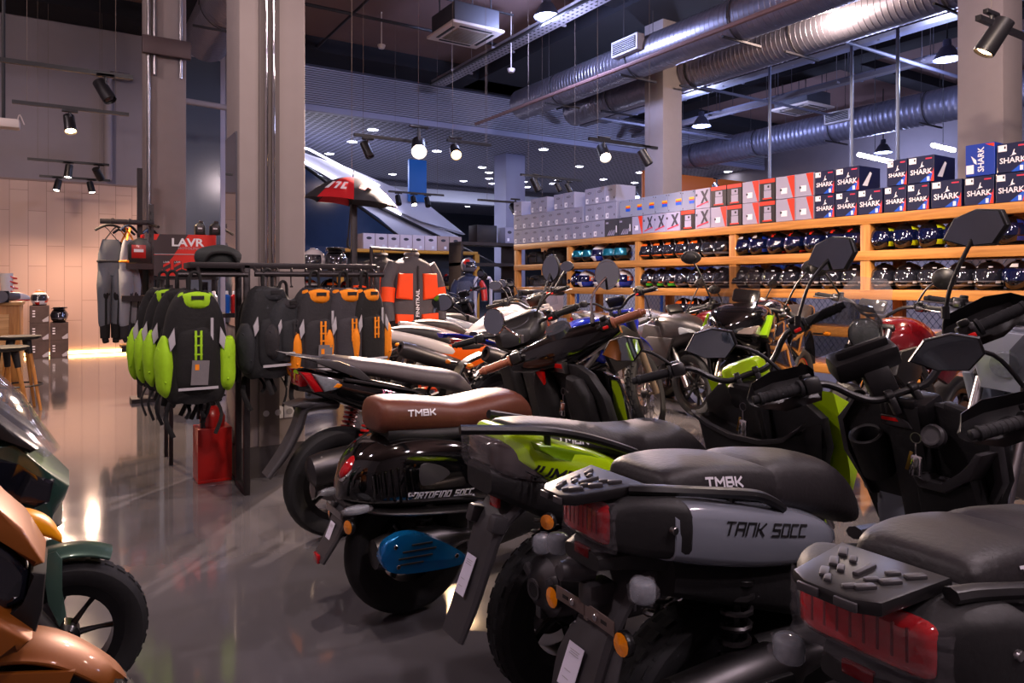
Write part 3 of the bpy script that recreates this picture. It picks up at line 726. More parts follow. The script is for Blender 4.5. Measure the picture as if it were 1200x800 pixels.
    m.prism(P, -.235, -.19, 'y', bev=.022, seg=4)
    for k, (x, z, L) in enumerate(((-.02, .338, .08), (-.03, .318, .13), (-.045, .297, .13), (-.06, .277, .09))): m.box((x, -.2335, z), (L, .008, .007), (0, .05, 0), bev=.002, m=1)
    for x, z in ((-.12, .345), (-.11, .275), (.115, .268)): m.disc((x, -.234, z), .008, .01, 'y', 12, 2)
    m.build('exhaust_cover', [BLUE, INK, CHROME], mf)
    for s in (-1, 1): shock(t, (AX-.02, s*.11, .27), (.08, s*.11, .5), .026, 7, DSTEEL)
    m = MB()
    for s in (1,): m.tube([(-.15, s*.12, .60), (-.08, s*.12, .645), (.0, s*.12, .68), (.02, s*.12, .672), (-.05, s*.12, .63), (-.13, s*.12, .595), (-.15, s*.12, .60)], .007, 8, sub=3)
    m.build('grab_rail', CHROME, t)
    pts = [(0, 0, 0), (0, .07, .0), (-.005, .13, .03), (-.02, .2, .05), (-.04, .375, .045)]
    M, bar, ax = front_end(t, S, 46, .25, pts=pts, rake=30, gripmat=mat('tan_grip', '9a5f45', .5, noise=.1, bump=.1), lever=CHROME, metal=BLK, fendermat=GLOSS)
    m = MB()
    m.body([(-.26, S[2]-.0, S[2]+.07, .03, 3), (-.18, S[2]-.03, S[2]+.085, .055, 3), (0, S[2]-.06, S[2]+.10, .075, 3), (.18, S[2]-.03, S[2]+.085, .055, 3), (.26, S[2]-.0, S[2]+.07, .03, 3)], sub=4, M=MX.Translation((S[0]+.03, 0, 0)) @ MX.Rotation(pi/2, 4, 'Z'))
    m.build('handlebar_cover', GLOSS, t, M=M)
    m = MB(); m.lathe([(1e-6, .012), (.05, .01), (.06, 0), (.06, -.03)][::-1], axis='z', n=24, M=frame((S[0]-.005, 0, S[2]+.115), (0, 1, 0), (-.5, 0, .86)))
    m.build('speedometer', mat('clear_glossy_dial', '3a3d44', .05, coat=1.), t, M=M)
    m = MB(); Sh = MX(((1, 0, -.3, .82+.3*.7), (0, 1, 0, 0), (0, 0, 1, 0), (0, 0, 0, 1)))
    half = [(.03, .90), (.10, .90), (.17, .87), (.235, .78), (.25, .66), (.24, .55), (.17, .40)]
    m.prism(half+mir(half), 0, .05, 'x', bev=.018, M=Sh)
    for s in (-1, 1):
        P = [(s*y, z) for y, z in [(.05, .42), (.05, .78), (.09, .86), (.15, .85), (.19, .78), (.2, .62), (.16, .42)]]
        m.prism(P, -.07, 0, 'x', bev=.025, seg=3, M=Sh)
    m.prism([(.04, .91), (.04, .86), (-.045, .86), (-.045, .91)], -.03, 0, 'x', bev=.006, m=1, M=Sh)
    m.prism([(.035, .90), (.035, .882), (-.035, .882), (-.035, .90)], -.034, 0, 'x', m=2, M=Sh)
    m.prism([(.12, .86), (.075, .80), (.062, .86)], -.075, -.06, 'x', m=2, M=Sh)
    m.lathe([(.016, 0), (.02, .01), (.014, .016), (1e-6, .016)], axis='z', n=18, m=1, M=frame((.74, -.09, .80), (0, 1, 0), (-.95, 0, .3)))
    ls = m.build('leg_shield', [BLKM, STEEL, REDB], t); keys(ls, (.715, -.07, .79), 1.2)
    m = MB(); m.prism([(.84, .88), (.93, .85), (1.0, .72), (.99, .55), (.96, .42), (.92, .42), (.90, .6)], -.2, .2, 'y', bev=.06, seg=4); m.build('front_cover', GLOSS, t)
    mirror(t, (.68, .2, 1.0), (.64, .22, 1.03), (.575, .27, 1.075), (-.9, -.3, .0), (0, 0, 1), .125, .125, 'round', STEEL, CHROME)
    mirror(t, (.85, -.1, 1.10), (.86, -.09, 1.2), (.96, -.07, 1.29), (-.8, -.45, .0), (0, 0, 1), .12, .15, 'round', STEEL, CHROME)
retro_scooter()

# ---- black scooter with red springs
def spring_scooter():
    t = thing('scooter', 'black scooter with pointed tail, grey seat and red rear spring, beside the column', 'scooter', (1.13, 3.42, 0), 0, 'scooters in the near row')
    AX = .02; S = (1.09, 0, .94)
    wheel(t, (AX, 0, .27), .27, .115, .185, 'cast', 5, knob=0)
    underbody(t, AX, 1.1)
    m = MB()
    m.body([(-.19, .735, .835, .05, 3.5), (-.13, .72, .842, .1, 4), (-.0, .665, .81, .14, 4), (.15, .60, .77, .16, 4), (.35, .52, .71, .165, 4), (.5, .46, .65, .14, 4), (.6, .45, .58, .1, 3)], n=28, sub=4)
    m.prism([(.0, .80), (.15, .765), (.40, .70), (.42, .69), (.15, .752), (.0, .785)], -.162, .162, 'y', m=1, bev=.003)
    m.text_on('X8', .05, frame((.2, -.1605, .71), (1, 0, -.2), (0, -1, 0)), 2, shear=.4)
    m.build('body_panel', [GLOSS, DSTEEL, mat('pink_print', 'b0607e', .5)], t)
    m = MB()
    two(m, [(-.205, .838), (-.15, .828), (-.09, .735), (-.135, .735)], .06, .125, bev=.012)
    two(m, [(-.15, .828), (.045, .765), (-.0, .745), (-.09, .735)], .10, .135, bev=.012, m=1)
    two(m, [(-.03, .775), (.0, .765), (-.02, .75), (-.05, .755)], .125, .137, bev=.003, m=2)
    m.box((-.17, 0, .79), (.05, .16, .06), bev=.01); m.build('tail_light', [REDL, CLEARL, AMB], t)
    m = MB()
    m.body([(-.05, .845, .885, .06, 3), (-.02, .835, .898, .1, 3, .85), (.1, .80, .882, .13, 3, .8), (.25, .765, .858, .138, 3, .8), (.36, .735, .835, .14, 3, .8), (.48, .71, .81, .14, 2.8, .8), (.6, .68, .79, .135, 2.8, .8), (.68, .65, .76, .11, 2.6, .8), (.74, .64, .70, .07, 2.2)], n=28, sub=5)
    m.build('seat', mat('grey_vinyl', '4d4648', .5, noise=.1, nscale=80, bump=.1), t, smooth=50)
    m = MB()
    P = [(-.255, .92), (-.02, .878), (.08, .835), (.14, .78), (.10, .776), (-.05, .845), (-.13, .885)]
    two(m, P, .085, .14, bev=.012); m.prism([(-.255, .92), (-.12, .897), (-.12, .88)], -.1, .1, 'y', bev=.004)
    m.build('grab_rail', GREYP, t)
    m = MB()
    slab(m, [(.0, .66, .08, .03), (-.09, .665, .075, .03), (-.16, .645, .06, .03), (-.19, .56, .055, .03), (-.25, .45, .06, .026), (-.33, .345, .055, .02)], crown=.014)
    m.prism([(-.24, .672), (-.16, .69), (-.06, .672), (-.16, .655)], -.07, .07, 'y', bev=.01)
    m.build('rear_mudguard', GREYP, t)
    for s in (-1, 1): shock(t, (.075, s*.135, .36), (.145, s*.135, .62), .032, 9, REDSP)
    m = MB(); m.lathe([(1e-6, -.13), (.04, -.13), (.07, -.11), (.078, -.05), (.072, .12), (.05, .2), (.02, .28)], o=(0, -.17, .40), axis='x', n=28, M=MX.Rotation(R(-8), 4, 'Y'))
    for k in range(4): m.box((-.12, -.17+.05*cos(k*pi/2+.6), .40+.05*sin(k*pi/2+.6)), (.03, .03, .02), (k*pi/2+.6, 0, 0), bev=.004, m=0)
    m.build('muffler', [DSTEEL], t)
    M, bar, ax = front_end(t, S, 42, .27, pts=[(0, 0, 0), (0, .07, 0), (0, .12, .03), (-.005, .18, .055), (-.04, .385, .06)])
    m = MB(); m.body([(S[0]-.06, S[2]-.05, S[2]+.03, .09, 3), (S[0], S[2]-.06, S[2]+.11, .15, 3), (S[0]+.08, S[2]-.05, S[2]+.155, .16, 3), (S[0]+.16, S[2]-.02, S[2]+.14, .13, 3), (S[0]+.2, S[2]+.0, S[2]+.08, .07, 3)], n=28, sub=4)
    m.build('handlebar_cover', BLK, t, M=M)
    m = MB(); m.lathe([(1e-6, .01), (.09, .008), (.1, 0), (.1, -.03)][::-1], axis='z', n=28, M=frame((S[0]-.01, 0, S[2]+.08), (0, 1, 0), (-.75, 0, .66)) @ MX.Diagonal((1, .55, 1, 1))); m.build('instrument_panel', mat('clear_glossy_dial', '3a3d44', .05, coat=1.), t, M=M)
    m = MB(); Sh = MX(((1, 0, -.3, 1.16+.3*.7), (0, 1, 0, 0), (0, 0, 1, 0), (0, 0, 0, 1)))
    half = [(.03, .88), (.10, .88), (.17, .85), (.235, .77), (.25, .66), (.22, .52), (.17, .40)]
    m.prism(half+mir(half), 0, .05, 'x', bev=.018, M=Sh)
    for s in (-1, 1):
        P = [(s*y, z) for y, z in [(.05, .42), (.05, .78), (.09, .84), (.15, .82), (.2, .74), (.2, .62), (.16, .42)]]
        m.prism(P, -.08, 0, 'x', bev=.03, seg=3, M=Sh)
    m.build('leg_shield', [BLKM], t)
    m = MB(); m.prism([(1.18, .88), (1.28, .86), (1.36, .7), (1.34, .55), (1.31, .45), (1.28, .45), (1.25, .6)], -.17, .17, 'y', bev=.05, seg=3); m.build('front_cover', GLOSS, t)
    mirror(t, (.88, .23, 1.05), (.82, .27, 1.10), (.70, .21, 1.14), (-.85, -.35, .0), (0, 0, 1), .16, .10, 'tear')
    mirror(t, (1.1, -.16, 1.08), (1.14, -.16, 1.17), (1.22, -.13, 1.335), (-.85, -.3, .0), (.2, 0, 1), .12, .16, 'tear')
spring_scooter()

# ---- left edge: green maxi-scooter and copper one
def left_bikes():
    GRN = mat('dark_green_metallic', '24413a', .28, .3, coat=.7); GRNM = mat('green_grey_metal', '3d584f', .35, .35, coat=.3); COP = mat('copper_metallic', '7c430c', .45, .3, coat=.2)
    HL = mat('dark_headlight_lens', '10121a', .04, coat=1.)
    t = thing('maxi_scooter', 'dark green maxi-scooter with clear windscreen, nose at the left edge', 'scooter', (.04, 2.46, 0), 0)
    wheel(t, (-.04, 0, .215), .22, .1, .155, 'thin', 7, knob=2, disc=False)
    wheel(t, (-1.3, 0, .215), .22, .12, .14, 'thin', 7, knob=2)
    f = MB()
    for s in (-1, 1): f.tube([(-.155, s*.075, .40), (-.10, s*.075, .30), (-.04, s*.075, .205)], [.02, .02, .026, .022], 12)
    f.tube([(-.04, -.1, .205), (-.04, .1, .205)], .014, 12); f.disc((-.04, -.1, .205), .02, .012, 'y', 12); f.build('fork', STEEL, t)
    g = MB(); slab(g, arc_path(-.04, .215, .245, 140, 62, (.065, .05), .012), crown=.014); 
    two(g, [(-.095, .478), (-.06, .487), (-.045, .46), (-.045, .37), (-.035, .30), (-.052, .27), (-.08, .345)], .06, .072, bev=.003)
    b = g.build('front_fender', GRNM, t)
    m = MB()
    m.prism([(-.7, .95), (-.35, .93), (-.194, .856), (-.154, .816), (-.093, .75), (-.028, .678), (-.04, .64), (-.068, .60), (-.10, .565), (-.16, .56), (-.3, .5), (-.7, .45)], -.15, .15, 'y', bev=.06, seg=4)
    m.body([(-1.5, .6, .75, .1, 4), (-1.1, .4, .78, .17, 4), (-.8, .3, .6, .18, 4), (-.5, .3, .55, .17, 4), (-.3, .35, .6, .12, 4)], sub=3)
    m.build('fairing', GRN, t)
    m = MB(); two(m, [(-.24, .80), (-.187, .790), (-.15, .755), (-.062, .708), (-.072, .65), (-.11, .635), (-.187, .69), (-.26, .72)], .10, .153, bev=.012); m.build('headlight', HL, t, lr=True)
    m = MB(); P = [(-.30, 1.10), (-.19, .997), (-.12, .92), (-.085, .85), (-.045, .765), (-.07, .775), (-.142, .832), (-.2, .90), (-.3, .98)]
    rings = []
    for (x, z, w) in [(-.05, .768, .12), (-.09, .84, .16), (-.14, .93, .18), (-.2, 1.0, .18), (-.3, 1.1, .15)]:
        rings.append([(x-(abs(y)**2)*2.2, y*1., z) for y in [w*(k/8-1) for k in range(17)]])
    m.loft(rings, caps=False, closed=False); m.loft([[(x-.006, y, z) for x, y, z in q] for q in rings], caps=False, closed=False)
    m.build('windscreen', mat('tinted_screen', '6a6a72', .04, alpha=.32, coat=1.), t, smooth=60)
    m = MB(); two(m, [(-.3, .96), (-.2, .90), (-.10, .80), (-.12, .79), (-.2, .86), (-.3, .90)], .05, .16, bev=.01); m.build('screen_mount', BLK, t, lr=True)
    m = MB(); m.body([(-1.35, .76, .82, .12, 4), (-1.0, .72, .84, .16, 3), (-.75, .66, .76, .14, 3)], sub=3); m.build('seat', SEAT, t)
    m = MB(); m.prism([(-.10, .60), (-.045, .575), (-.06, .56), (-.12, .53), (-.22, .54), (-.2, .58)], -.12, .12, 'y', bev=.012); m.build('chin_panel', BLK, t)

    t = thing('maxi_scooter', 'copper and black maxi-scooter in the near left corner', 'scooter', (.04, 1.85, 0), 0)
    wheel(t, (-.10, 0, .22), .22, .1, .155, 'cast', 7, knob=2); wheel(t, (-1.4, 0, .22), .22, .12, .14, 'cast', 7, knob=2)
    f = MB()
    for s in (-1, 1): f.tube([(-.24, s*.075, .48), (-.10, s*.075, .21)], .022, 12)
    f.build('fork', STEEL, t)
    m = MB(); slab(m, [(-.32, .43, .07, .014), (-.22, .475, .085, .014), (-.13, .475, .085, .014), (-.05, .44, .08, .014), (.03, .37, .065, .012), (.06, .33, .03, .01)], crown=.02); 
    two(m, [(-.2, .47), (-.02, .425), (-.06, .33), (-.15, .36)], .07, .085, bev=.005); m.build('front_fender', COP, t)
    m = MB()
    m.prism([(-.7, 1.0), (-.3, .93), (-.16, .80), (-.113, .745), (-.075, .665), (-.095, .66), (-.128, .72), (-.17, .76), (-.3, .84), (-.7, .9)], -.085, .085, 'y', bev=.015, seg=3)
    m.prism([(-.5, .66), (-.155, .60), (-.095, .535), (-.118, .515), (-.16, .53), (-.5, .45)], -.15, .15, 'y', bev=.03, seg=3)
    m.body([(-1.6, .6, .78, .1, 4), (-1.2, .45, .8, .17, 4), (-.9, .35, .62, .18, 4), (-.5, .35, .6, .16, 4)], sub=3); m.build('fairing', COP, t)
    m = MB(); m.prism([(-.6, .88), (-.17, .745), (-.128, .70), (-.10, .65), (-.105, .585), (-.16, .60), (-.6, .60)], -.08, .08, 'y', bev=.02, seg=3); m.build('headlight', HL, t)
    m = MB(); m.prism([(-.10, .655), (-.072, .645), (-.078, .57), (-.09, .525), (-.16, .565), (-.105, .585)], -.088, .088, 'y', bev=.008); m.build('headlight_surround', BLK, t)
    m = MB(); m.body([(-.16, .68, .73, .03, 3, 1, .16), (-.11, .665, .715, .035, 3, 1, .17), (-.07, .64, .685, .03, 2.6, 1, .18), (-.045, .62, .64, .012, 2, 1, .18)], sub=4); m.build('indicator', mat('yellow_amber_lens', 'e89a08', .35), t)
    m = MB(); m.body([(-1.5, .78, .84, .12, 4), (-1.1, .74, .86, .16, 3), (-.85, .68, .78, .14, 3)], sub=3); m.build('seat', SEAT, t)
left_bikes()
# ---------------------------------------------------------------- room
def nmat(name): 
    m = bpy.data.materials.new(name); m.use_nodes = True; return m, m.node_tree, m.node_tree.nodes['Principled BSDF']
def floor_mat():
    m, nt, b = nmat('polished_concrete'); N = nt.nodes; L = nt.links
    tc = N.new('ShaderNodeTexCoord'); n = N.new('ShaderNodeTexNoise'); n.inputs['Scale'].default_value = .9; n.inputs['Detail'].default_value = 5
    L.new(tc.outputs['Object'], n.inputs['Vector']); r = N.new('ShaderNodeMix'); r.data_type = 'RGBA'
    r.inputs[6].default_value = lin('504e52'); r.inputs[7].default_value = lin('605d61'); L.new(n.outputs[0], r.inputs[0]); L.new(r.outputs[2], b.inputs['Base Color'])
    n2 = N.new('ShaderNodeTexNoise'); n2.inputs['Scale'].default_value = 6; L.new(tc.outputs['Object'], n2.inputs['Vector'])
    mr = N.new('ShaderNodeMapRange'); mr.inputs[3].default_value = .05; mr.inputs[4].default_value = .13; L.new(n2.outputs[0], mr.inputs[0]); L.new(mr.outputs[0], b.inputs['Roughness'])
    bp = N.new('ShaderNodeBump'); bp.inputs['Strength'].default_value = .03; bp.inputs['Distance'].default_value = .02; L.new(n2.outputs[0], bp.inputs['Height']); L.new(bp.outputs[0], b.inputs['Normal'])
    b.inputs['Coat Weight'].default_value = .35; b.inputs['Coat Roughness'].default_value = .05
    return m
def brick_mat(name, c1, c2, mortar, w, h, ms, offset=.5, rot=True, rough=.5):
    m, nt, b = nmat(name); N = nt.nodes; L = nt.links
    tc = N.new('ShaderNodeTexCoord'); sep = N.new('ShaderNodeSeparateXYZ'); cmb = N.new('ShaderNodeCombineXYZ')
    L.new(tc.outputs['Object'], sep.inputs[0]); L.new(sep.outputs[2], cmb.inputs[0]); L.new(sep.outputs[0], cmb.inputs[1])
    br = N.new('ShaderNodeTexBrick'); L.new(cmb.outputs[0], br.inputs['Vector'])
    br.inputs['Color1'].default_value = lin(c1); br.inputs['Color2'].default_value = lin(c2); br.inputs['Mortar'].default_value = lin(mortar)
    br.inputs['Scale'].default_value = 1; br.inputs['Mortar Size'].default_value = ms; br.inputs['Brick Width'].default_value = w; br.inputs['Row Height'].default_value = h
    br.offset = offset; br.offset_frequency = 2
    L.new(br.outputs[0], b.inputs['Base Color']); b.inputs['Roughness'].default_value = rough
    return m
def grid_mat(name, c1, c2, scale, frac=.5, rough=.5):
    """open-cell ceiling: light blades, dark gaps, in both directions."""
    m, nt, b = nmat(name); N = nt.nodes; L = nt.links
    tc = N.new('ShaderNodeTexCoord'); sep = N.new('ShaderNodeSeparateXYZ'); L.new(tc.outputs['Object'], sep.inputs[0])
    outs = []
    for i, sc in ((0, scale), (1, scale)):
        mu = N.new('ShaderNodeMath'); mu.operation = 'MULTIPLY'; mu.inputs[1].default_value = sc; L.new(sep.outputs[i], mu.inputs[0])
        fr = N.new('ShaderNodeMath'); fr.operation = 'FRACT'; L.new(mu.outputs[0], fr.inputs[0])
        lt = N.new('ShaderNodeMath'); lt.operation = 'LESS_THAN'; lt.inputs[1].default_value = frac; L.new(fr.outputs[0], lt.inputs[0]); outs.append(lt)
    mx = N.new('ShaderNodeMath'); mx.operation = 'MAXIMUM'; L.new(outs[0].outputs[0], mx.inputs[0]); L.new(outs[1].outputs[0], mx.inputs[1])
    r = N.new('ShaderNodeMix'); r.data_type = 'RGBA'; r.inputs[6].default_value = lin(c2); r.inputs[7].default_value = lin(c1); L.new(mx.outputs[0], r.inputs[0])
    L.new(r.outputs[2], b.inputs['Base Color']); b.inputs['Roughness'].default_value = rough
    return m
PLAS = mat('lilac_grey_plaster', '8d8589', .85, noise=.08, nscale=3, bump=.05)
COLM = mat('column_plaster', '8d8280', .8, noise=.07, nscale=8, bump=.08)
SLAB = mat('brown_ceiling', '755c56', .9, noise=.12, nscale=1.5)
DARKC = mat('black_void', '14131a', .9)
LAV = mat('lavender_grey_panel', '8f90a8', .55)
m = MB(); m.box((10, 14, -.05), (36, 44, .1)); struct('floor', m, floor_mat())
m = MB(); m.box((-1.2, 14.85, 3.05), (9.6, .3, 6.1)); struct('wall_back', m, PLAS)
m = MB(); m.box((-1.2, 14.68, 1.52), (9.6, .05, 3.0)); m.box((-1.2, 14.67, 3.03), (9.6, .07, .03), m=1)
struct('trim_1', m, [brick_mat('beige_plank_tile', 'b79a8c', 'c2a596', '82695f', .95, .262, .0035, .37), mat('tile_edge', '8a746c', .6)])
m = MB(); m.box((.72, 14.63, .035), (2.6, .03, .05)); struct('trim_2', m, mat('warm_led_strip', 'ffd9a0', .5, emis='ffc880', es=9))
m = MB(); m.box((19.1, 9, 3.05), (.2, 34, 6.1)); struct('wall_right', m, PLAS)
m = MB(); m.box((-6.1, 9, 3.05), (.2, 34, 6.1)); struct('wall_left', m, PLAS)
m = MB(); m.box((6.5, -6.1, 3.05), (25.4, .2, 6.1)); struct('wall_front', m, mat('wall_front_plaster', '5d5558', .85, noise=.1, nscale=2))
m = MB(); m.box((6.5, 4.35, 6.2), (25.4, 21.2, .2)); struct('ceiling', m, SLAB)
# beams under the slab
m = MB()
for u, w, h in ((1.6, .5, .22), (8.6, 1.5, .28), (13.8, .6, .25)): m.box((u, 5.2, 6.1-h/2), (w, 18.6, h))
m.box((6, 14.2, 5.96), (25, .9, .28)); m.box((6, 8.9, 6.0), (25, .45, .2)); m.box((12.5, 1.2, 6.0), (12, .45, .2))
struct('ceiling_beam', m, DARKC)
m = MB()
for i in range(17): m.box((11.2, 14.72, 5.03+.0465*i), (15.4, .05, .022), m=0)
m.box((11.2, 14.8, 5.45), (15.4, .06, .95), m=1); m.box((11.2, 14.74, 4.93), (15.4, .12, .13), m=2); m.box((11.2, 14.72, 5.86), (15.4, .1, .07), m=2)
struct('wall_bulkhead', m, [mat('slat_grey', 'b0aebb', .5), mat('slat_shadow_backing', '26252c', .9), LAV], smooth=0)
m = MB(); m.box((9, 24.3, 5.02), (32, 19, .06)); struct('ceiling_mall', m, grid_mat('open_cell_grid', '9a9aaa', '2c2d38', 6.0, .34))
m = MB(); m.box((9, 33.5, 2.5), (34, .2, 5.2)); struct('wall_mall_back', m, mat('mall_far_wall', '2b303c', .7, noise=.2, nscale=.5))
m = MB(); m.box((14, 24, 4.55), (12, .4, .45)); m.box((24.5, 20, 4.5), (8, .4, .5)); struct('trim_3', m, mat('pale_fascia', 'a2a6b4', .5))
def column(u, v, s, z1=6.1, name='column', m_=None, extra=None):
    m = MB(); m.box((u, v, z1/2), (s, s, z1), bev=.012)
    if extra: extra(m)
    return struct(name, m, m_ or [COLM, mat('column_recess', '5f5655', .8), mat('dark_skirting', '3a3536', .6)])
def ex1(m):
    m.box((1.12, 4.699, 3.15), (.13, .012, 5.9), m=1); m.box((1.147, 4.915, .1), (.43, .43, .2), m=2)
column(1.147, 4.92, .42, extra=ex1)
column(.98, 9.11, .42); column(8.95, 9.1, .46); 
column(7.95, 3.45, .42)
column(11.03, 17.5, .66, 5.0, m_=LAV)
m = MB(); m.box((2.15, 14.6, 2.9), (1.0, .06, 5.8), m=0, bev=.02); m.box((2.15, 14.57, 2.85), (.8, .05, 5.4), m=1); struct('window_1', m, [mat('pale_frame', 'a9a2ae', .5), mat('blue_grey_glass', '4e5664', .15)])

def pipe(name, label, cat, pts, r, mt, n=12, group=None):
    m = MB(); m.tube(pts, r, n); return tag(m.build(name, mt), label, cat, group)
for k, u in enumerate((1.098, 1.142)):
    pipe('conduit', ['left chrome conduit running up the near column', 'right chrome conduit running up the near column'][k], 'pipe', [(u, 4.675, 1.05), (u, 4.675, 6.08)], .011, CHROME)
for k, (u, v) in enumerate(((.80, 8.87), (.86, 8.87), (1.13, 8.87))):
    pipe('conduit', ['outer left steel conduit on the far left column', 'inner left steel conduit on the far left column', 'right steel conduit on the far left column'][k], 'pipe', [(u, v, 3.6 if k else 1.8), (u, v, 6.08)], .018, STEEL)
m = MB(); m.box((.98, 8.84, 3.92), (.5, .08, .2), bev=.008); tag(m.build('column_bracket', mat('bracket_metal', '57494a', .5, .5)), 'brown metal bracket band round the far left column', 'bracket')
pipe('drain_pipe', 'pale drain pipe down the back wall beside the far column', 'pipe', [(1.0, 14.55, 5.0), (.72, 14.55, 5.0), (.66, 14.55, 4.9), (.66, 14.55, 3.1)], .07, PLAS)
pipe('drain_pipe', 'pale horizontal pipe between far column and foil duct', 'pipe', [(1.25, 12.4, 4.2), (2.6, 12.4, 4.15)], .05, PLAS)

# ducts
SPIRAL = mat('spiral_duct_steel', '8d8a96', .34, .85, noise=.12, nscale=14)
SPIRALD = mat('dull_duct_steel', '77778a', .42, .7, noise=.18, nscale=9)
def duct(u, z, v0, v1, r, label, mt, pitch=.11, vents=()):
    prof = []; v = v0
    while v < v1:
        prof += [(r, v), (r, v+pitch*.8), (r+.004, v+pitch*.86), (r+.004, v+pitch*.94)]; v += pitch
    prof.append((r, v1)); prof = [(1e-6, v0)]+prof+[(r*.93, v1), (r*.93, v1-.08), (1e-6, v1-.08)]
    root = thing('air_duct', label, 'duct', (u, (v0+v1)/2, z))
    m = MB(); m.lathe([(a, b-(v0+v1)/2) for a, b in prof], axis='y', n=36); m.build('duct_tube', mt, root)
    k = v0+1.2
    while k < v1:
        c = k-(v0+v1)/2; m = MB()
        m.lathe([(r+.012, c-.012), (r+.016, c-.012), (r+.016, c+.012), (r+.012, c+.012)], axis='y', n=36)
        for s in (-1, 1): m.tube([(s*(r+.02), c, -r*.2), (s*(r+.02), c, 6.1-z-.02)], .006, 6)
        m.box((0, c, -r-.02), (2*r+.2, .03, .03)); k += 2.1
        m.build('duct_hanger', mat('hanger_steel', '3a3638', .6, .5), root)
    for v_ in vents:
        m = MB(); c = v_-(v0+v1)/2
        m.box((-r-.03, c, .12), (.16, .62, .26), bev=.01); m.box((-r-.115, c, .12), (.012, .54, .19), m=1)
        for q in range(6): m.box((-r-.122, c, .045+.03*q), (.01, .54, .006))
        m.build('air_vent', [mat('vent_white', 'b9b4b8', .5), INK], root)
    return root
duct(8.0, 4.95, -3, 12.2, .30, 'large bright spiral duct nearest the shelf, running from upper right', SPIRAL, vents=(8.6,), pitch=.085)
duct(9.35, 4.98, -3, 12.2, .30, 'second spiral duct behind the large one with bluish end', SPIRAL, pitch=.085)
duct(15.0, 4.85, -2, 14.2, .34, 'dull grey duct low on the right behind the boxes', SPIRALD, vents=(9.4,))
duct(2.0, 5.3, 5.5, 12.6, .36, 'foil duct between the two left columns', SPIRAL, pitch=.07)
# ceiling services
def tray(name, label, cat, a, b, w, h, mt, perf=False):
    d = V(b)-V(a); L = d.length; F = MX.Translation((V(a)+V(b))/2) @ d.to_track_quat('Y', 'Z').to_matrix().to_4x4()
    m = MB(); m.box((0, 0, 0), (w, L, .008), M=F)
    for s in (-1, 1): m.box((s*w/2, 0, h/2), (.008, L, h), M=F)
    if perf:
        n = int(L/.12)
        for k in range(n):
            for s in (-.3, 0, .3): m.box((s*w, -L/2+.06+.12*k, -.006), (.03, .05, .003), m=1, M=F)
    k = -L/2+.5
    while k < L/2:
        m.box((0, k, .02), (w+.2, .04, .03), M=F)
        for s in (-1, 1): m.tube([F @ V((s*(w/2+.08), k, 0)), V((0, 0, 6.085-(F @ V((0, 0, 0))).z))+F @ V((s*(w/2+.08), k, 0))], .006, 5)
        k += 1.6
    return tag(m.build(name, [mt, INK]), label, cat)
TR2 = mat('dull_tray', '6c686e', .5, .5); LAV2 = mat('dull_lavender_tray', '5f6072', .6)
TR = mat('galvanised_tray', 'a8a0a4', .4, .6)
tray('cable_tray', 'perforated cable tray beside the ceiling air unit', 'cable tray', (6.85, 1, 5.55), (6.85, 13.8, 5.55), .3, .09, TR, True)
for k, (u, z, w) in enumerate(((11.0, 5.2, .2), (11.6, 5.35, .25), (12.68, 5.1, .12), (13.15, 5.25, .3), (17.7, 5.2, .2))):
    tray('cable_tray', ['lowest narrow', 'wider second', 'thin third', 'broad fourth', 'far rightmost'][k]+' ceiling tray over the right aisle', 'cable tray', (u, -2, z), (u, 14, z), w, .07, [TR2, LAV2, TR2, LAV2, TR2][k])
for k, v in enumerate((3.5, 6.5, 9.5, 12.5)):
    pipe('support_rail', ['nearest', 'second nearest', 'third nearest', 'farthest'][k]+' cross rail carrying the right ceiling trays', 'rail', [(10, v, 5.02), (17, v, 5.02)], .03, LAV2, 8)
for k, (a, b, r) in enumerate((((6.3, -1, 5.3), (6.3, 13, 5.3), .03), ((7.35, 3, 4.62), (7.35, 13, 4.62), .035), ((4.2, 4, 5.9), (4.2, 14, 5.9), .025), ((-2, 11.5, 5.8), (7, 11.5, 5.8), .03), ((1.0, 10.2, 5.85), (6.5, 10.2, 5.85), .02), ((10.2, 0, 5.55), (10.2, 14, 5.55), .05))):
    pipe('ceiling_pipe', ['thin pipe beside the perforated tray', 'copper-brown pipe under the large duct', 'dark pipe near the column across the brown slab', 'dark pipe crossing before the slatted wall', 'thin cross pipe above the air unit', 'thick pipe high over the right aisle'][k], 'pipe', [a, b], r, [DSTEEL, mat('brown_pipe', '7d5f5c', .5), mat('black_pipe', '26242a', .6)][min(k, 2)], 8)
for k, (x, u) in enumerate(((902, 10.5), (998, 10.5), (1052, 10.5))):
    kk = (x-600)/826; Y = u/(.844*kk+.536); v = Y*(.844-.536*kk)
    pipe('support_pole', ['pale thin pole behind the red and white boxes', 'pale thin pole behind the left navy boxes', 'pale thin pole left of the right column'][k], 'pole', [(u, v, 0), (u, v, 6.1)], .026, mat('pale_blue_pole', '6f7890', .4), 10)
def wpx(x, y, Y):
    X = (x-600)/826*Y; return (.844*X+.536*Y, -.536*X+.844*Y, 1.25-(y-332)/826*Y)
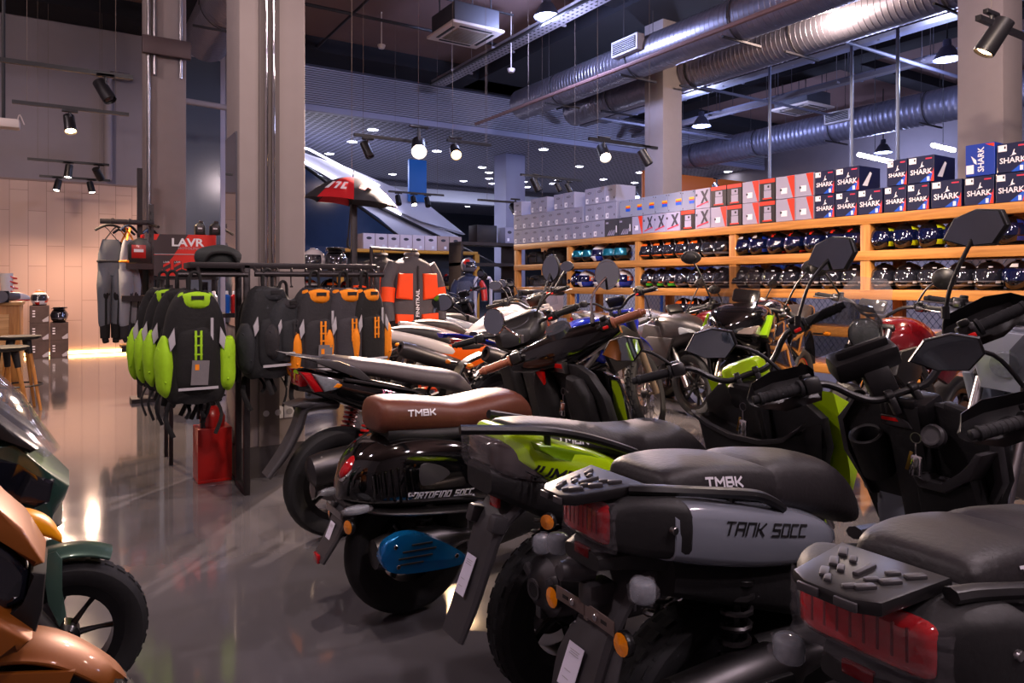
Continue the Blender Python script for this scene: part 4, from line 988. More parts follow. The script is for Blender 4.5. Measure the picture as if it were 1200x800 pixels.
# ceiling air units
def cassette(loc, label, s=.92):
    root = thing('ceiling_air_unit', label, 'air conditioner', loc)
    m = MB(); m.box((0, 0, .17), (s*.86, s*.86, .3), bev=.01)
    for q in (-1, 1): m.tube([(q*.3, .3, .3), (q*.3, .3, 6.09-loc[2])], .01, 6); m.tube([(q*.3, -.3, .3), (q*.3, -.3, 6.09-loc[2])], .01, 6)
    m.build('unit_casing', mat('air_unit_casing', '45464e', .6), root)
    m = MB(); m.box((0, 0, -.01), (s, s, .05), bev=.02, seg=3)
    for a in range(4):
        F = MX.Rotation(a*pi/2, 4, 'Z'); m.box((0, s*.38, -.036), (s*.62, .05, .012), m=1, bev=.005, M=F)
    m.build('fascia', [mat('air_unit_white', 'd2c6c0', .5), INK], root)
    m = MB(); m.box((0, 0, -.035), (s*.6, s*.6, .012), bev=.004)
    for q in range(12): m.box((0, -s*.28+s*.56*q/11, -.043), (s*.56, .008, .008), m=1)
    m.build('intake_grille', [mat('grille_tan', '8b7d6b', .6), mat('grille_dark', '5c5246', .6)], root)
cassette(wpx(545, 40, 11.2), 'square ceiling air unit above the slatted wall, left of the ducts')
cassette(wpx(940, 127, 16.2), 'square ceiling air unit over the right aisle', 1.0)
m = MB()
for (x, y, Y, r) in ((447, 54, 13, .05), (598, 82, 13, .05)): pass
for k, (x, y) in enumerate(((447, 54), (599, 82))):
    p = wpx(x, y, 12.6); m = MB(); m.lathe([(1e-6, -.05), (.05, -.045), (.07, 0), (.07, .02)], o=(p[0], p[1], p[2]), axis='z', n=16); m.tube([(p[0], p[1], p[2]), (p[0], p[1], 6.1)], .012, 6)
    tag(m.build('smoke_detector', mat('air_unit_white', 'd2c6c0', .5)), ['white smoke detector on brown slab above slatted wall', 'white smoke detector left of the large duct end'][k], 'smoke detector')

# ---------------------------------------------------------------- lamps
WARM = 'ffe0c4'; LBLUE = 'b9c4ff'
GLOW = mat('warm_lamp_glass', 'fff2e2', .4, emis='ffe6cf', es=30); GLOWO = mat('amber_lamp_glass', 'ffdcb0', .4, emis='ffc88a', es=26)
COLD = mat('cold_lamp_glass', 'eef1ff', .4, emis='bccaff', es=11); OFFG = mat('dark_lamp_glass', '2a2423', .2, coat=1.)
SPOTB = mat('spotlight_black', '17161a', .4)
def add_spot(name, loc, aim, watt, col, ang=80, r=.05, blend=.6):
    l = bpy.data.lights.new(name, 'SPOT'); l.energy = watt; l.color = lin(col)[:3]; l.spot_size = R(ang); l.spot_blend = blend; l.shadow_soft_size = r
    o = bpy.data.objects.new(name, l); o.location = loc; o.rotation_euler = (V(aim)-V(loc)).to_track_quat('-Z', 'Y').to_euler(); COL.objects.link(o); return o
def track(name_label, a, b, drop=True):
    a, b = V(a), V(b); root = thing('light_track', name_label, 'light track', (a+b)/2)
    m = MB(); d = (b-a); F = MX.Translation((0, 0, 0)) @ d.to_track_quat('X', 'Z').to_matrix().to_4x4()
    m.box((0, 0, 0), (d.length, .035, .035), M=F); m.build('track_rail', SPOTB, root)
    if drop:
        for t in (.12, .88):
            p = a+d*t-(a+b)/2; m = MB(); m.tube([p, p+V((0, 0, 6.08-p.z-((a+b)/2).z))], .0022, 5); m.build('hanging_wire', mat('wire_brown', '6a5c52', .6), root)
def spot(p, aim, label, on=0, watt=60, col=WARM, ang=85, s=1., grp='track spotlights'):
    p = V(p); d = (V(aim)-p).normalized(); root = thing('track_spotlight', label, 'spotlight', p)
    F = frame((0, 0, -.0), d.cross(V((0, .3, 1))), d)
    m = MB(); m.lathe([(1e-6, -.13*s), (.05*s, -.12*s), (.055*s, .06*s), (.052*s, .075*s), (.046*s, .06*s)], axis='z', n=20, M=F); m.build('lamp_head', SPOTB, root)
    m = MB(); m.box((0, 0, .15*s), (.14*s, .035, .03), bev=.005); m.tube([(0, 0, .14*s), (0, 0, 0.04*s)], .012*s, 8); m.build('adapter', SPOTB, root)
    m = MB(); m.lathe([(1e-6, .066*s), (.03*s, .064*s), (.048*s, .055*s)], axis='z', n=20, M=F); m.build('lamp_lens', [OFFG, GLOW, GLOWO, COLD][on], root)
    if on and watt: add_spot('spot_light', p+d*.09*s, p+d, watt, col, ang)
def trk(x, y, z=3.0):
    Y = 826*(z-1.25)/(332-y); return V(wpx(x, y, Y))
def upx(x, v, z):  # point on line v=const
    k = (x-600)/826; Y = v/(.844-.536*k); return V((.844*k*Y+.536*Y, v, z))
LK = 1.7
track('near left light track with one dark spotlight', upx(-30, 6.8, 3.0), upx(156, 6.8, 3.0))
track('left light track carrying one glowing spotlight', upx(14, 8.4, 3.02), upx(151, 8.4, 3.02))
track('upper of the two far left light tracks', upx(32, 12.0, 3.0), upx(128, 12.0, 3.0))
track('lower of the two far left light tracks', upx(46, 13.8, 3.0), upx(129, 13.8, 3.0))
def sp(x, v, label, aim, on, watt=60, col=WARM, z=2.84, ang=85, s=1.): 
    p = upx(x, v, z); spot(p, p+V(aim), label, on, watt*LK, col, ang, s)
sp(124, 6.8, 'dark spotlight on the near left track', (.5, -.5, -1), 0)
sp(82, 8.4, 'glowing spotlight on the left track under its cord', (.1, -.55, -1), 2, 260, 'ffd7ae')
sp(80, 12.0, 'lit spotlight in the middle of upper far left track', (-.1, -.25, -1), 1, 140, 'ffd2b4', ang=130)
sp(116, 12.0, 'tilted spotlight at the right of upper far left track', (.6, 1, -1), 1, 70, 'ffd2b4', ang=105)
sp(67, 13.8, 'left lit spotlight on lower far left track', (-.2, -.3, -1), 1, 95, 'ffd2b4', ang=140)
sp(107, 13.8, 'right lit spotlight on lower far left track', (.2, -.3, -1), 1, 95, 'ffd2b4', ang=140)
track('track of the brightest spotlight above the umbrella', upx(415, 7.9, 2.98), upx(500, 7.9, 2.98))
sp(491, 7.6, 'brightest spotlight in the middle of the hall', (-.4, -.9, -.55), 1, 800, 'ffe3d6', s=1.7, ang=120)
sp(431, 7.9, 'dark spotlight left of the brightest one', (.3, -.4, -1), 0, z=2.8)
track('short track right of the brightest spotlight', upx(524, 7.6, 2.98), upx(575, 7.6, 2.98))
sp(534, 7.6, 'amber spotlight just right of the brightest one', (-.35, -.9, -.6), 2, 320, 'ffd2a0', z=2.84, s=1.2, ang=110)
track('track over the white boxes with three spotlights', upx(455, 12.2, 2.95), upx(520, 12.2, 2.95))
for k, (x, on) in enumerate(((467, 0), (485, 1), (501, 0))): sp(x, 12.2, ['left dark', 'middle glowing', 'right dark'][k]+' spotlight over the white boxes', (-.1, -.6, -.9), on, 120, z=2.78, ang=120)
track('track above the shelf with a glowing and a dark spotlight', upx(690, 6.7, 3.0), upx(770, 6.7, 3.0))
sp(708, 6.7, 'glowing spotlight above the grey boxes', (-.35, -.75, -.7), 1, 150, 'ffdcd8', s=1.3, ang=110); sp(757, 6.7, 'dark spotlight in front of the middle column', (.4, -.4, -1), 0, s=1.1)
track('thin track with three dark spotlights before the far column', upx(610, 9.5, 3.0), upx(682, 9.5, 3.0))
for k, x in enumerate((629, 655, 667)): sp(x, 9.5, ['largest left', 'middle small', 'right small'][k]+' dark spotlight on the thin far track', (.4, -.3, -1), 0, s=[1.2, .8, .8][k])
track('track with glowing spotlight over the shelf end', upx(560, 11, 2.75), upx(645, 11, 2.75))
sp(604, 11, 'glowing spotlight above the left shelf end', (-.1, -.8, -.6), 1, 100, z=2.6, s=1.4)
sp(615, 12.0, 'cold spotlight above the left shelf end', (-.1, -.8, -.6), 3, 60, LBLUE, z=2.55, s=1.4)
sp(745, 10.4, 'cold starry spotlight behind the grey boxes', (-.4, -.8, -.5), 3, 80, LBLUE, z=2.95, s=1.3)
sp(840, 10.4, 'cold starry spotlight before the orange fascia', (-.5, -.8, -.5), 3, 80, LBLUE, z=3.3, s=1.3)
track('right light track running off the frame', upx(1146, 2.3, 3.02), upx(1260, 2.3, 3.02))
sp(1162, 2.3, 'large black spotlight before the right column', (-.35, .5, -1), 2, 260, 'ffe0c0', z=2.9, s=1.25, ang=95)
# bare spot lights added out of frame to brighten shelf, backpacks and tiled wall
for p, a, w, c in (((2.6, 1.0, 3.3), (6.1, 3.4, 1.5), 260, 'ffe2cc'), ((2.8, 2.6, 3.6), (6.1, 5.6, 1.5), 260, 'ffe2cc'), ((3.4, 5.0, 4.4), (6.1, 8.6, 1.8), 260, 'c4ccff'), ((.6, 1.6, 4.2), (1.0, 4.6, .8), 160, 'ffe4d8'), ((-1.5, 9, 4.6), (0, 14.5, .9), 90, 'ffd8bc')):
    add_spot('fill_spot', p, a, w*LK, c, 75, .06)
def highbay(p, label, watt, d=.42, col=LBLUE, g=None):
    root = thing('high_bay_lamp', label, 'pendant lamp', p); s = d/.42
    m = MB(); m.lathe([(.03*s, .34*s), (.06*s, .33*s), (.065*s, .22*s), (.10*s, .2*s), (.19*s, .04*s), (.21*s, 0), (.2*s, .0), (.18*s, .04*s), (.09*s, .19*s), (1e-6, .19*s)], axis='z', n=28); m.build('lamp_shade', mat('lamp_shade_blue_grey', '596078', .4, .4), root)
    m = MB(); m.tube([(0, 0, .33*s), (0, 0, 6.08-p[2])], .012, 6); m.build('hanging_cord', INK, root)
    m = MB(); m.lathe([(1e-6, .012*s), (.19*s, .012*s)], axis='z', n=28); m.build('diffuser', g or COLD, root)
    l = bpy.data.lights.new('bay_light', 'POINT'); l.shadow_soft_size = d*.4; l.energy = watt*LK; l.color = lin(col)[:3]
    o = bpy.data.objects.new('bay_light', l); o.location = (p[0], p[1], p[2]-d*.5); COL.objects.link(o)
highbay(wpx(641, 20, 11), 'blue-lit high bay lamp at the top beside the cable tray', 170)
highbay(wpx(822, 148, 16), 'small blue-lit high bay lamp right of the middle column', 150)
highbay(wpx(1110, 70, 11.6), 'wide high bay lamp left of the right column', 130)
highbay(wpx(970, 10, 9.6), 'bright warm high bay lamp above the ducts', 110, .3, 'ffe2d0', GLOW)
highbay(wpx(1035, 179, 17.5), 'small high bay lamp above the navy boxes', 120)
for k, (u, v) in enumerate(((1.5, -1.5), (5.0, .6), (-2.5, 2.5), (-2.5, 7.0), (3.2, -3.0))):  # unseen lamps added as fill light for the near part of the hall
    highbay((u, v, 5.2), ['added unseen fill lamp behind the near scooters', 'added unseen fill lamp over the near right corner', 'added unseen fill lamp over the left scooters', 'added unseen fill lamp over the left aisle', 'added unseen fill lamp farthest behind the near row'][k], (170, 190, 130, 110, 120)[k], col=['f4dde2', 'f4dde2', 'f2dde2', 'f4dcdc', 'f4dde2'][k])
for k, (x0, y0, x1, y1, Y) in enumerate(((1006, 181, 1046, 190, 13.5), (1093, 170, 1118, 176, 13.5))):
    a, b = V(wpx(x0, y0, Y)), V(wpx(x1, y1, Y-.7)); m = MB(); m.tube([a, b], .04, 10); m.tube([(a+b)/2, (a+b)/2+V((0, 0, 5.8-((a+b)/2).z))], .006, 5, m=1)
    tag(m.build('tube_lamp', [mat('cold_tube', 'f2f2ff', .4, emis='eceaff', es=14), INK]), ['long white tube lamp above the left navy boxes', 'short white tube lamp beside the right column'][k], 'tube lamp')
# recessed downlights of the mall ceiling
DL = None
pts = [(437, 152), (413, 166), (386, 180), (512, 177), (483, 190), (565, 196), (573, 202), (573, 209), (577, 215), (543, 212), (637, 175), (679, 195), (614, 213), (618, 219), (648, 215), (654, 211), (707, 210), (750, 202), (744, 214), (853, 201), (808, 208), (460, 204), (548, 242), (568, 238), (511, 235), (520, 230)]
for k, (x, y) in enumerate(pts):
    Y = 826*(4.985-1.25)/(332-y); p = wpx(x, y, Y)
    lab = 'small round downlight in the open-cell mall ceiling'
    if DL is None:
        DL = thing('downlight', lab, 'downlight', p, 0, 'mall ceiling downlights')
        m = MB(); m.lathe([(.12, 0), (.14, -.012), (.16, 0)], axis='z', n=20); m.build('bezel', LAV, DL)
        m = MB(); m.lathe([(1e-6, -.004), (.125, -.004)], axis='z', n=20); m.build('lamp_glass', mat('downlight_glass', 'f4f2ff', .4, emis='f0eeff', es=25), DL)
    else: dup(DL, p)
# extra mall light
for u, v, w in ((6, 20, 270), (13, 20, 360), (9, 27, 260)):
    l = bpy.data.lights.new('mall_light', 'AREA'); l.size = 2.2; l.energy = w*LK; l.color = lin('e2e2ff')[:3]; o = bpy.data.objects.new('mall_light', l); o.location = (u, v, 4.9); COL.objects.link(o)
# mall beyond
WHITEP = mat('white_cladding', 'c2c4d2', .35); GLB = mat('blue_escalator_glass', '2c3f5e', .08, coat=1., noise=.5, nscale=1.2)
def escalator():
    root = thing('escalator', 'white clad escalator descending beyond the umbrella', 'escalator', (7, 17, 0))
    v0 = 0.
    P = [(-5, 5.0), (-2.2, 5.0), (1.1, 3.2), (2.2, 2.65), (2.2, 2.0), (-5, 2.0)]
    m = MB(); m.prism([(-5, 4.4), (-2.8, 4.35), (1.0, 3.0), (2.25, 2.55), (2.25, 1.9), (1.6, 1.7), (-5, 2.2)], .3, 1.6, 'y', bev=.03); m.prism([(-2.9, 4.6), (-1.0, 4.15), (1.0, 3.5), (2.35, 2.6), (1.0, 2.9), (-1.2, 3.7)], .1, .3, 'y', bev=.02); m.build('truss_cladding', WHITEP, root)
    m = MB(); m.prism([(-5, 4.9), (-3.6, 4.85), (-.3, 2.9), (1.0, 1.9), (-5, 1.9)], -.2, -.12, 'y'); m.build('glass_balustrade', GLB, root)
    m = MB(); m.tube([(-5, .1, 5.0), (-3.4, .05, 4.75), (-1.6, .05, 3.95), (.4, .05, 3.05)], .03, 8, m=0); m.tube([(-4, .05, 4.85), (-2.0, .05, 4.5), (-.2, .05, 3.75)], .025, 8)
    m.build('led_line', mat('escalator_led', 'f4f0ff', .4, emis='f2ecff', es=7), root)
    m = MB()
    for dz, y in ((1.1, .2), (1.1, 1.7)): m.tube([(-4+y, y, 3.6+dz), (3.6, y, .6+dz)], .04, 8)
    m.tube([(-5, -.2, 4.95), (-3.5, -.2, 4.9), (1.1, -.2, 1.9)], .035, 8); m.build('handrail', INK, root)
escalator()
m = MB(); p = wpx(489, 212, 18.5); m.box(p, (.5, .1, 1.1), bev=.01); m.tube([(p[0], p[1], p[2]+.5), (p[0], p[1], 5.0)], .01, 6); tag(m.build('hanging_banner', mat('bright_blue_banner', '0f64b4', .5)), 'bright blue vertical banner hanging beyond the escalator', 'banner')
m = MB(); m.box((16.2, 14.4, 3.85), (5.6, .12, 1.0), bev=.01); tag(m.build('sign_fascia', mat('orange_fascia', 'c8641c', .5)), 'orange fascia board behind the red and white boxes', 'fascia')

p = upx(8, 9.5, 2.95); root = thing('ceiling_projector', 'small pale unit on a thin black pole at the left edge', 'projector', p); m = MB(); m.tube([(-.03, 0, .1), (-.03, 0, 6.08-p.z)], .018, 8); m.build('pole', INK, root)
m = MB(); m.box((0, 0, .05), (.24, .18, .1), bev=.02); m.tube([(.1, -.05, .1), (.12, -.08, .15), (.16, -.05, .05)], .006, 6, sub=3); m.build('unit_casing', mat('air_unit_white', 'd2c6c0'), root)
# ---------------------------------------------------------------- wooden helmet shelf
def wood_mat(name, c1, c2, axis=0, sc=2.2):
    m, nt, b = nmat(name); N = nt.nodes; L = nt.links
    tc = N.new('ShaderNodeTexCoord'); mp = N.new('ShaderNodeMapping'); s = [14, 14, 14]; s[axis] = .8; mp.inputs['Scale'].default_value = s
    n = N.new('ShaderNodeTexNoise'); n.inputs['Scale'].default_value = sc; n.inputs['Detail'].default_value = 6; n.inputs['Distortion'].default_value = .6
    L.new(tc.outputs['Object'], mp.inputs[0]); L.new(mp.outputs[0], n.inputs['Vector'])
    r = N.new('ShaderNodeValToRGB'); r.color_ramp.elements[0].color = lin(c1); r.color_ramp.elements[1].color = lin(c2); r.color_ramp.elements[0].position = .35; r.color_ramp.elements[1].position = .65
    L.new(n.outputs[0], r.inputs[0]); L.new(r.outputs[0], b.inputs['Base Color']); b.inputs['Roughness'].default_value = .5
    return m
WOODY = wood_mat('pine_beam', 'a46a2c', 'c98a44', 1); WOODZ = wood_mat('pine_post', 'a46a2c', 'c98a44', 2); OAKX = wood_mat('light_oak', 'b88448', 'd6a467', 0)
PV = [9.38, 8.0, 6.58, 5.1, 3.62, 2.15]; UF = 6.03
sh = thing('wooden_shelf', 'long pine shelf rack of helmets with boxes stacked on top', 'shelf', (UF, 5.8, 0))
def sh_add(mb, name, mt): 
    return mb.build(name, mt, sh, M=MX.Translation((-UF, -5.8, 0)))
for v in PV:
    for u in (UF, UF+.52): m = MB(); m.box((u+.04, v, .9), (.08, .09, 1.8), bev=.004); sh_add(m, 'post', WOODZ)
for z in (1.82, 1.497, 1.15, .80, .45):
    for u in ((UF-.006, UF+.52)): m = MB(); m.box((u+.02, (PV[0]+PV[-1])/2, z), (.045, PV[0]-PV[-1]+.1, .085), bev=.004); sh_add(m, 'beam', WOODY)
    m = MB(); m.box((UF+.28, (PV[0]+PV[-1])/2, z+.035), (.5, PV[0]-PV[-1], .02)); sh_add(m, 'shelf_board', WOODY)
# chain-link back
m = MB(); v = PV[-1]; z0, z1 = .5, 1.8
while v < PV[0]:
    for s in (-1, 1):
        a = (UF+.62, v, z0 if s > 0 else z1); b = (UF+.62, v+(z1-z0)*.8, z1 if s > 0 else z0)
        if b[1] <= PV[0]+.01: m.tube([a, b], .0028, 4, caps=False)
    v += .065
sh_add(m, 'wire_mesh', mat('wire_mesh_steel', '4d5868', .5, .6))

def ffront(u, v, z): return frame((u, v, z), (0, -1, 0), (-1, 0, 0))       # lettering on a face looking along -u
def pv(x, u):                                                           # v of pixel column x on plane u
    k = (x-600)/826; Y = u/(.844*k+.536); return Y*(.844-.536*k)
ORD = ['leftmost', 'second', 'third', 'fourth', 'fifth', 'sixth', 'seventh', 'eighth', 'ninth', 'tenth', 'eleventh', 'twelfth', 'thirteenth']
NAVY = mat('navy_carton', '10173c', .45, coat=.3); NAVYB = mat('bright_navy_carton', '1d3a9a', .45); BLUEC = mat('blue_corner_print', '1450c0', .5); ORNG = mat('orange_red_print', 'd8351c', .5); PINKP = mat('magenta_print', 'c8324e', .5)
LGREY = mat('lilac_grey_carton', '8b8ba0', .55, noise=.05, nscale=4); OVAL = mat('oval_logo_print', '34323e', .6); DGREY = mat('dark_grey_carton', '3a3a42', .6); BLACKC = mat('black_carton', '201c1e', .5)
LILAC = mat('pale_lilac_carton', '9a97b0', .5); SILV = mat('glossy_silver_carton', '949ab0', .25, .2, coat=.6); YEL = mat('yellow_print', 'e0a020', .5)
def carton(kind, x0, x1, row, label, cat='box', h=.222, side=False, u0=6.055, z=None, zoff=0):
    va, vb = pv(x0, u0), pv(x1, u0); w = va-vb-.004; vc = (va+vb)/2; dep = .34; z = 1.868+row*.226+zoff if z is None else z
    m = MB(); F = lambda dy, dz: ffront(-.0012, -dy, dz+h/2)                       # local: origin at the bottom centre of the front face
    base = dict(shark=0, grey=0, dark=0, rain=0, x=0, black=0, white=0)[kind]
    m.box((dep/2, 0, h/2), (dep, w, h), bev=.003, m=0)
    def patch(pts, mi, lift=0): m.add([(-.0012-lift, -p[0]*w, h*.5+p[1]*h) for p in pts], [tuple(range(len(pts)))][:1], mi)
    R4 = lambda x, y, a, b: [(x-a, y-b), (x+a, y-b), (x+a, y+b), (x-a, y+b)]
    if kind == 'shark':
        mats = [NAVY, WHITE, BLUEC, ORNG, PINKP, INK]
        patch([(-.05, -.49), (.49, -.49), (.49, -.12), (.3, -.22)], 2, -.0002)
        patch([(.36, -.49), (.49, -.49), (.49, .02)], 3, .0003); patch(R4(.36, -.15, .13, .03), 4, .0006)
        patch(R4(.28, -.38, .05, .08), 1, .0008); patch(R4(-.32, .34, .14, .11), 1, .0003); patch(R4(.3, .38, .12, .025), 4, .0003)
        m.ell((-.002, .24*w, h*.5+.36*h), (.001, .03*w, .05*h), 8, 4, m=5)
        m.text('SHARK', .28*w, ffront(-.002, 0, h*.5-.10*h), 1, bold=.02, wid=.95)
        patch([(-.1, .04), (-.02, .08), (.04, .26), (.07, .28), (.05, .16), (.13, .10), (.04, .11), (.02, .15), (-.02, .07)][:6], 1, .0004)
        if side: m.add([(.05, -w/2-.0012, h*.2), (.13, -w/2-.0012, h*.2), (.2, -w/2-.0012, h*.75), (.17, -w/2-.0012, h*.8)], [(0, 1, 2, 3)], 1)
    elif kind == 'grey':
        mats = [LGREY, OVAL, WHITE]
        for k in (1, .72): m.add([(-.0012-(.0004 if k < 1 else 0), .03*w+.19*w*k*cos(a), h*.72+.065*h*k*sin(a)) for a in [2*pi*i/20 for i in range(20)]], [tuple(range(20))][:1], 1 if k == 1 else 0)
        m.text('LS2', .10*w, ffront(-.0022, .03*w, h*.72), 1, bold=.02)
        patch(R4(-.28, -.27, .13, .15), 2); patch(R4(-.25, -.27, .05, .07), 0, .0004); patch(R4(.33, -.25, .035, .06), 1)
    elif kind == 'dark':
        mats = [DGREY, WHITE, LILAC]
        for k in range(4): patch([(-.3+.14*k, -.45), (-.2+.14*k, -.45), (-.06+.13*k, -.15+.04*(k % 2)), (-.1+.12*k, -.15)], 2)
        patch(R4(-.3, .3, .1, .05), 2); patch(R4(.4, -.1, .04, .2), 1)
    elif kind == 'rain':
        mats = [SILV, ORNG, YEL, BLUEC, OVAL]
        patch(R4(.28, .1, .2, .05), 2); patch(R4(.28, .02, .2, .03), 1); patch(R4(.28, -.1, .2, .08), 3)
        for q in ((-.42, .4), (.42, .42), (-.42, -.4)): patch(R4(q[0], q[1], .03, .03), 4)
    elif kind == 'x':
        mats = [LILAC, OVAL, PINKP]
        patch([(-.12, -.25), (.02, -.25), (.42, .42), (.28, .42)], 1); patch([(.28, -.25), (.42, -.25), (.05, .38), (-.12, .38)], 1, .0003); patch([(-.4, -.42), (.42, -.22), (.42, -.16), (-.35, -.33)], 2, .0006); patch(R4(-.4, .2, .06, .06), 1)
    elif kind == 'black':
        mats = [BLACKC, ORNG, LILAC, INK]
        patch(R4(0, .4, .5, .09), 1); patch(R4(.02, .12, .22, .13), 2); patch(R4(.02, -.2, .24, .17), 2); patch(R4(.08, .14, .06, .05), 3, .0004); patch(R4(.0, -.4, .3, .03), 1)
    else:
        mats = [LILAC, ORNG, WHITE, OVAL]
        patch([(.1, .49), (.5, .49), (.5, -.49), (.42, -.49)], 1); patch(R4(-.05, -.15, .16, .13), 2); m.ell((-.002, .22*w, h*.4), (.001, .06*w, .06*h), 8, 4, m=3)
    o = m.build('helmet_carton', mats, smooth=0); o.location = (u0, vc, z)
    return tag(o, label, cat, 'cartons on top of the wooden shelf')
def series(kind, edges, row, lab, **k):
    n = len(edges)-1
    for i in range(n): carton(kind, edges[i], edges[i+1], row, lab % ORD[i] if '%' in lab else lab, **k)
rows = ['bottom', 'middle', 'top']
def seq(kind, xs, row, what, **k):
    for i, (a, b) in enumerate(xs): carton(kind, a, b, row, f'{ORD[i]} {what} from the left, {rows[row]} row' if len(xs) > 1 else f'{what} in the {rows[row]} row', **k)
P2 = lambda *e: list(zip(e[:-1], e[1:]))
seq('grey', P2(602, 612, 622, 632, 641, 650, 661, 671, 682, 694.5, 708), 0, 'lilac-grey helmet box')
seq('grey', P2(602, 612, 622, 632, 641, 650, 661, 671, 683)+P2(685.5, 697, 708.5, 722.5), 1, 'lilac-grey helmet box')
seq('grey', [(602, 611), (622, 631), (631.5, 641), (649, 660), (660.5, 673)]+P2(685.5, 697, 709, 722), 2, 'lilac-grey helmet box')
carton('dark', 708.5, 724, 0, 'left dark grey box with white streak print beside lilac boxes'); carton('dark', 724.5, 740, 0, 'right dark grey box with white streak print beside lilac boxes')
carton('white', 740.5, 753, 0, 'narrow white box between dark grey box and X boxes')
seq('x', P2(753.5, 766, 780, 797), 0, 'lilac box with dark X print'); carton('black', 798, 814, 0, 'black box with red top band among the X print boxes')
carton('x', 814.5, 832, 0, 'lilac X print box right of the black one, bottom row'); carton('x', 814.5, 832, 1, 'shiny lilac X print box stacked on another X box')
seq('rain', P2(726, 739, 752.5, 767, 782.5, 799, 814), 1, 'silver box with yellow, red and blue flag')
EDG = [833, 852, 870, 890, 909, 932, 954]; KN = ['white', 'black', 'white', 'black', 'white', 'white']; KN2 = ['black', 'black', 'white', 'black', 'white', 'white']
NM = {'white': 'white box with slanted red corner', 'black': 'black box with red top band'}
for r, kn in ((0, KN), (1, KN2)):
    cnt = {}
    for i in range(6):
        cnt[kn[i]] = cnt.get(kn[i], 0)+1
        carton(kn[i], EDG[i], EDG[i+1]-.6, r, f'{ORD[cnt[kn[i]]-1]} {NM[kn[i]]} from left, {"lower" if r == 0 else "upper"} row')
SHK = [(954.5, 978), (979, 1004.5), (1005, 1034), (1036, 1062), (1063, 1089), (1091, 1127), (1130, 1165), (1166.5, 1204)]
for i, (a, b) in enumerate(SHK): carton('shark', a, b, 0, f'navy helmet box with white lettering, {ORD[i]} from the left, bottom row')
for i, (a, b, s) in enumerate(((954.5, 978, 0), (979, 1007, 1), (1039, 1063, 0), (1064, 1095, 1), (1168, 1206, 0))):
    carton('shark', a, b, 1, f'navy helmet box with white lettering, {ORD[i]} upright one in the upper row', side=bool(s))
# the one standing on its side
va, vb = pv(1131, 6.055), pv(1166, 6.055); w = va-vb; h = .25
m = MB(); m.box((.17, 0, h/2), (.34, w-.004, h), bev=.003); F = frame((-.002, -.05*w, h/2), (0, 0, 1), (-1, 0, 0))
m.text('SHARK', .062, F, 1, bold=.02); m.add([(-.0012, w*.46, .02), (-.0012, w*.2, .02), (-.0012, w*.2, .09), (-.0012, w*.46, .09)], [(3, 2, 1, 0)], 1)
m.add([(-.0012, -w*.18, h*.97), (-.0012, -w*.48, h*.97), (-.0012, -w*.48, h*.86), (-.0012, -w*.3, h*.92)], [(3, 2, 1, 0)], 2); m.add([(-.0012, .1*w, h*.35), (-.0012, .2*w, h*.42), (-.0012, .3*w, h*.65), (-.0012, .12*w, h*.5)], [(3, 2, 1, 0)], 1)
o = m.build('helmet_carton', [NAVYB, WHITE, ORNG], smooth=0); o.location = (6.055, (va+vb)/2, 1.868+.226); tag(o, 'blue box standing on its side with lettering running upwards', 'box', 'cartons on top of the wooden shelf')

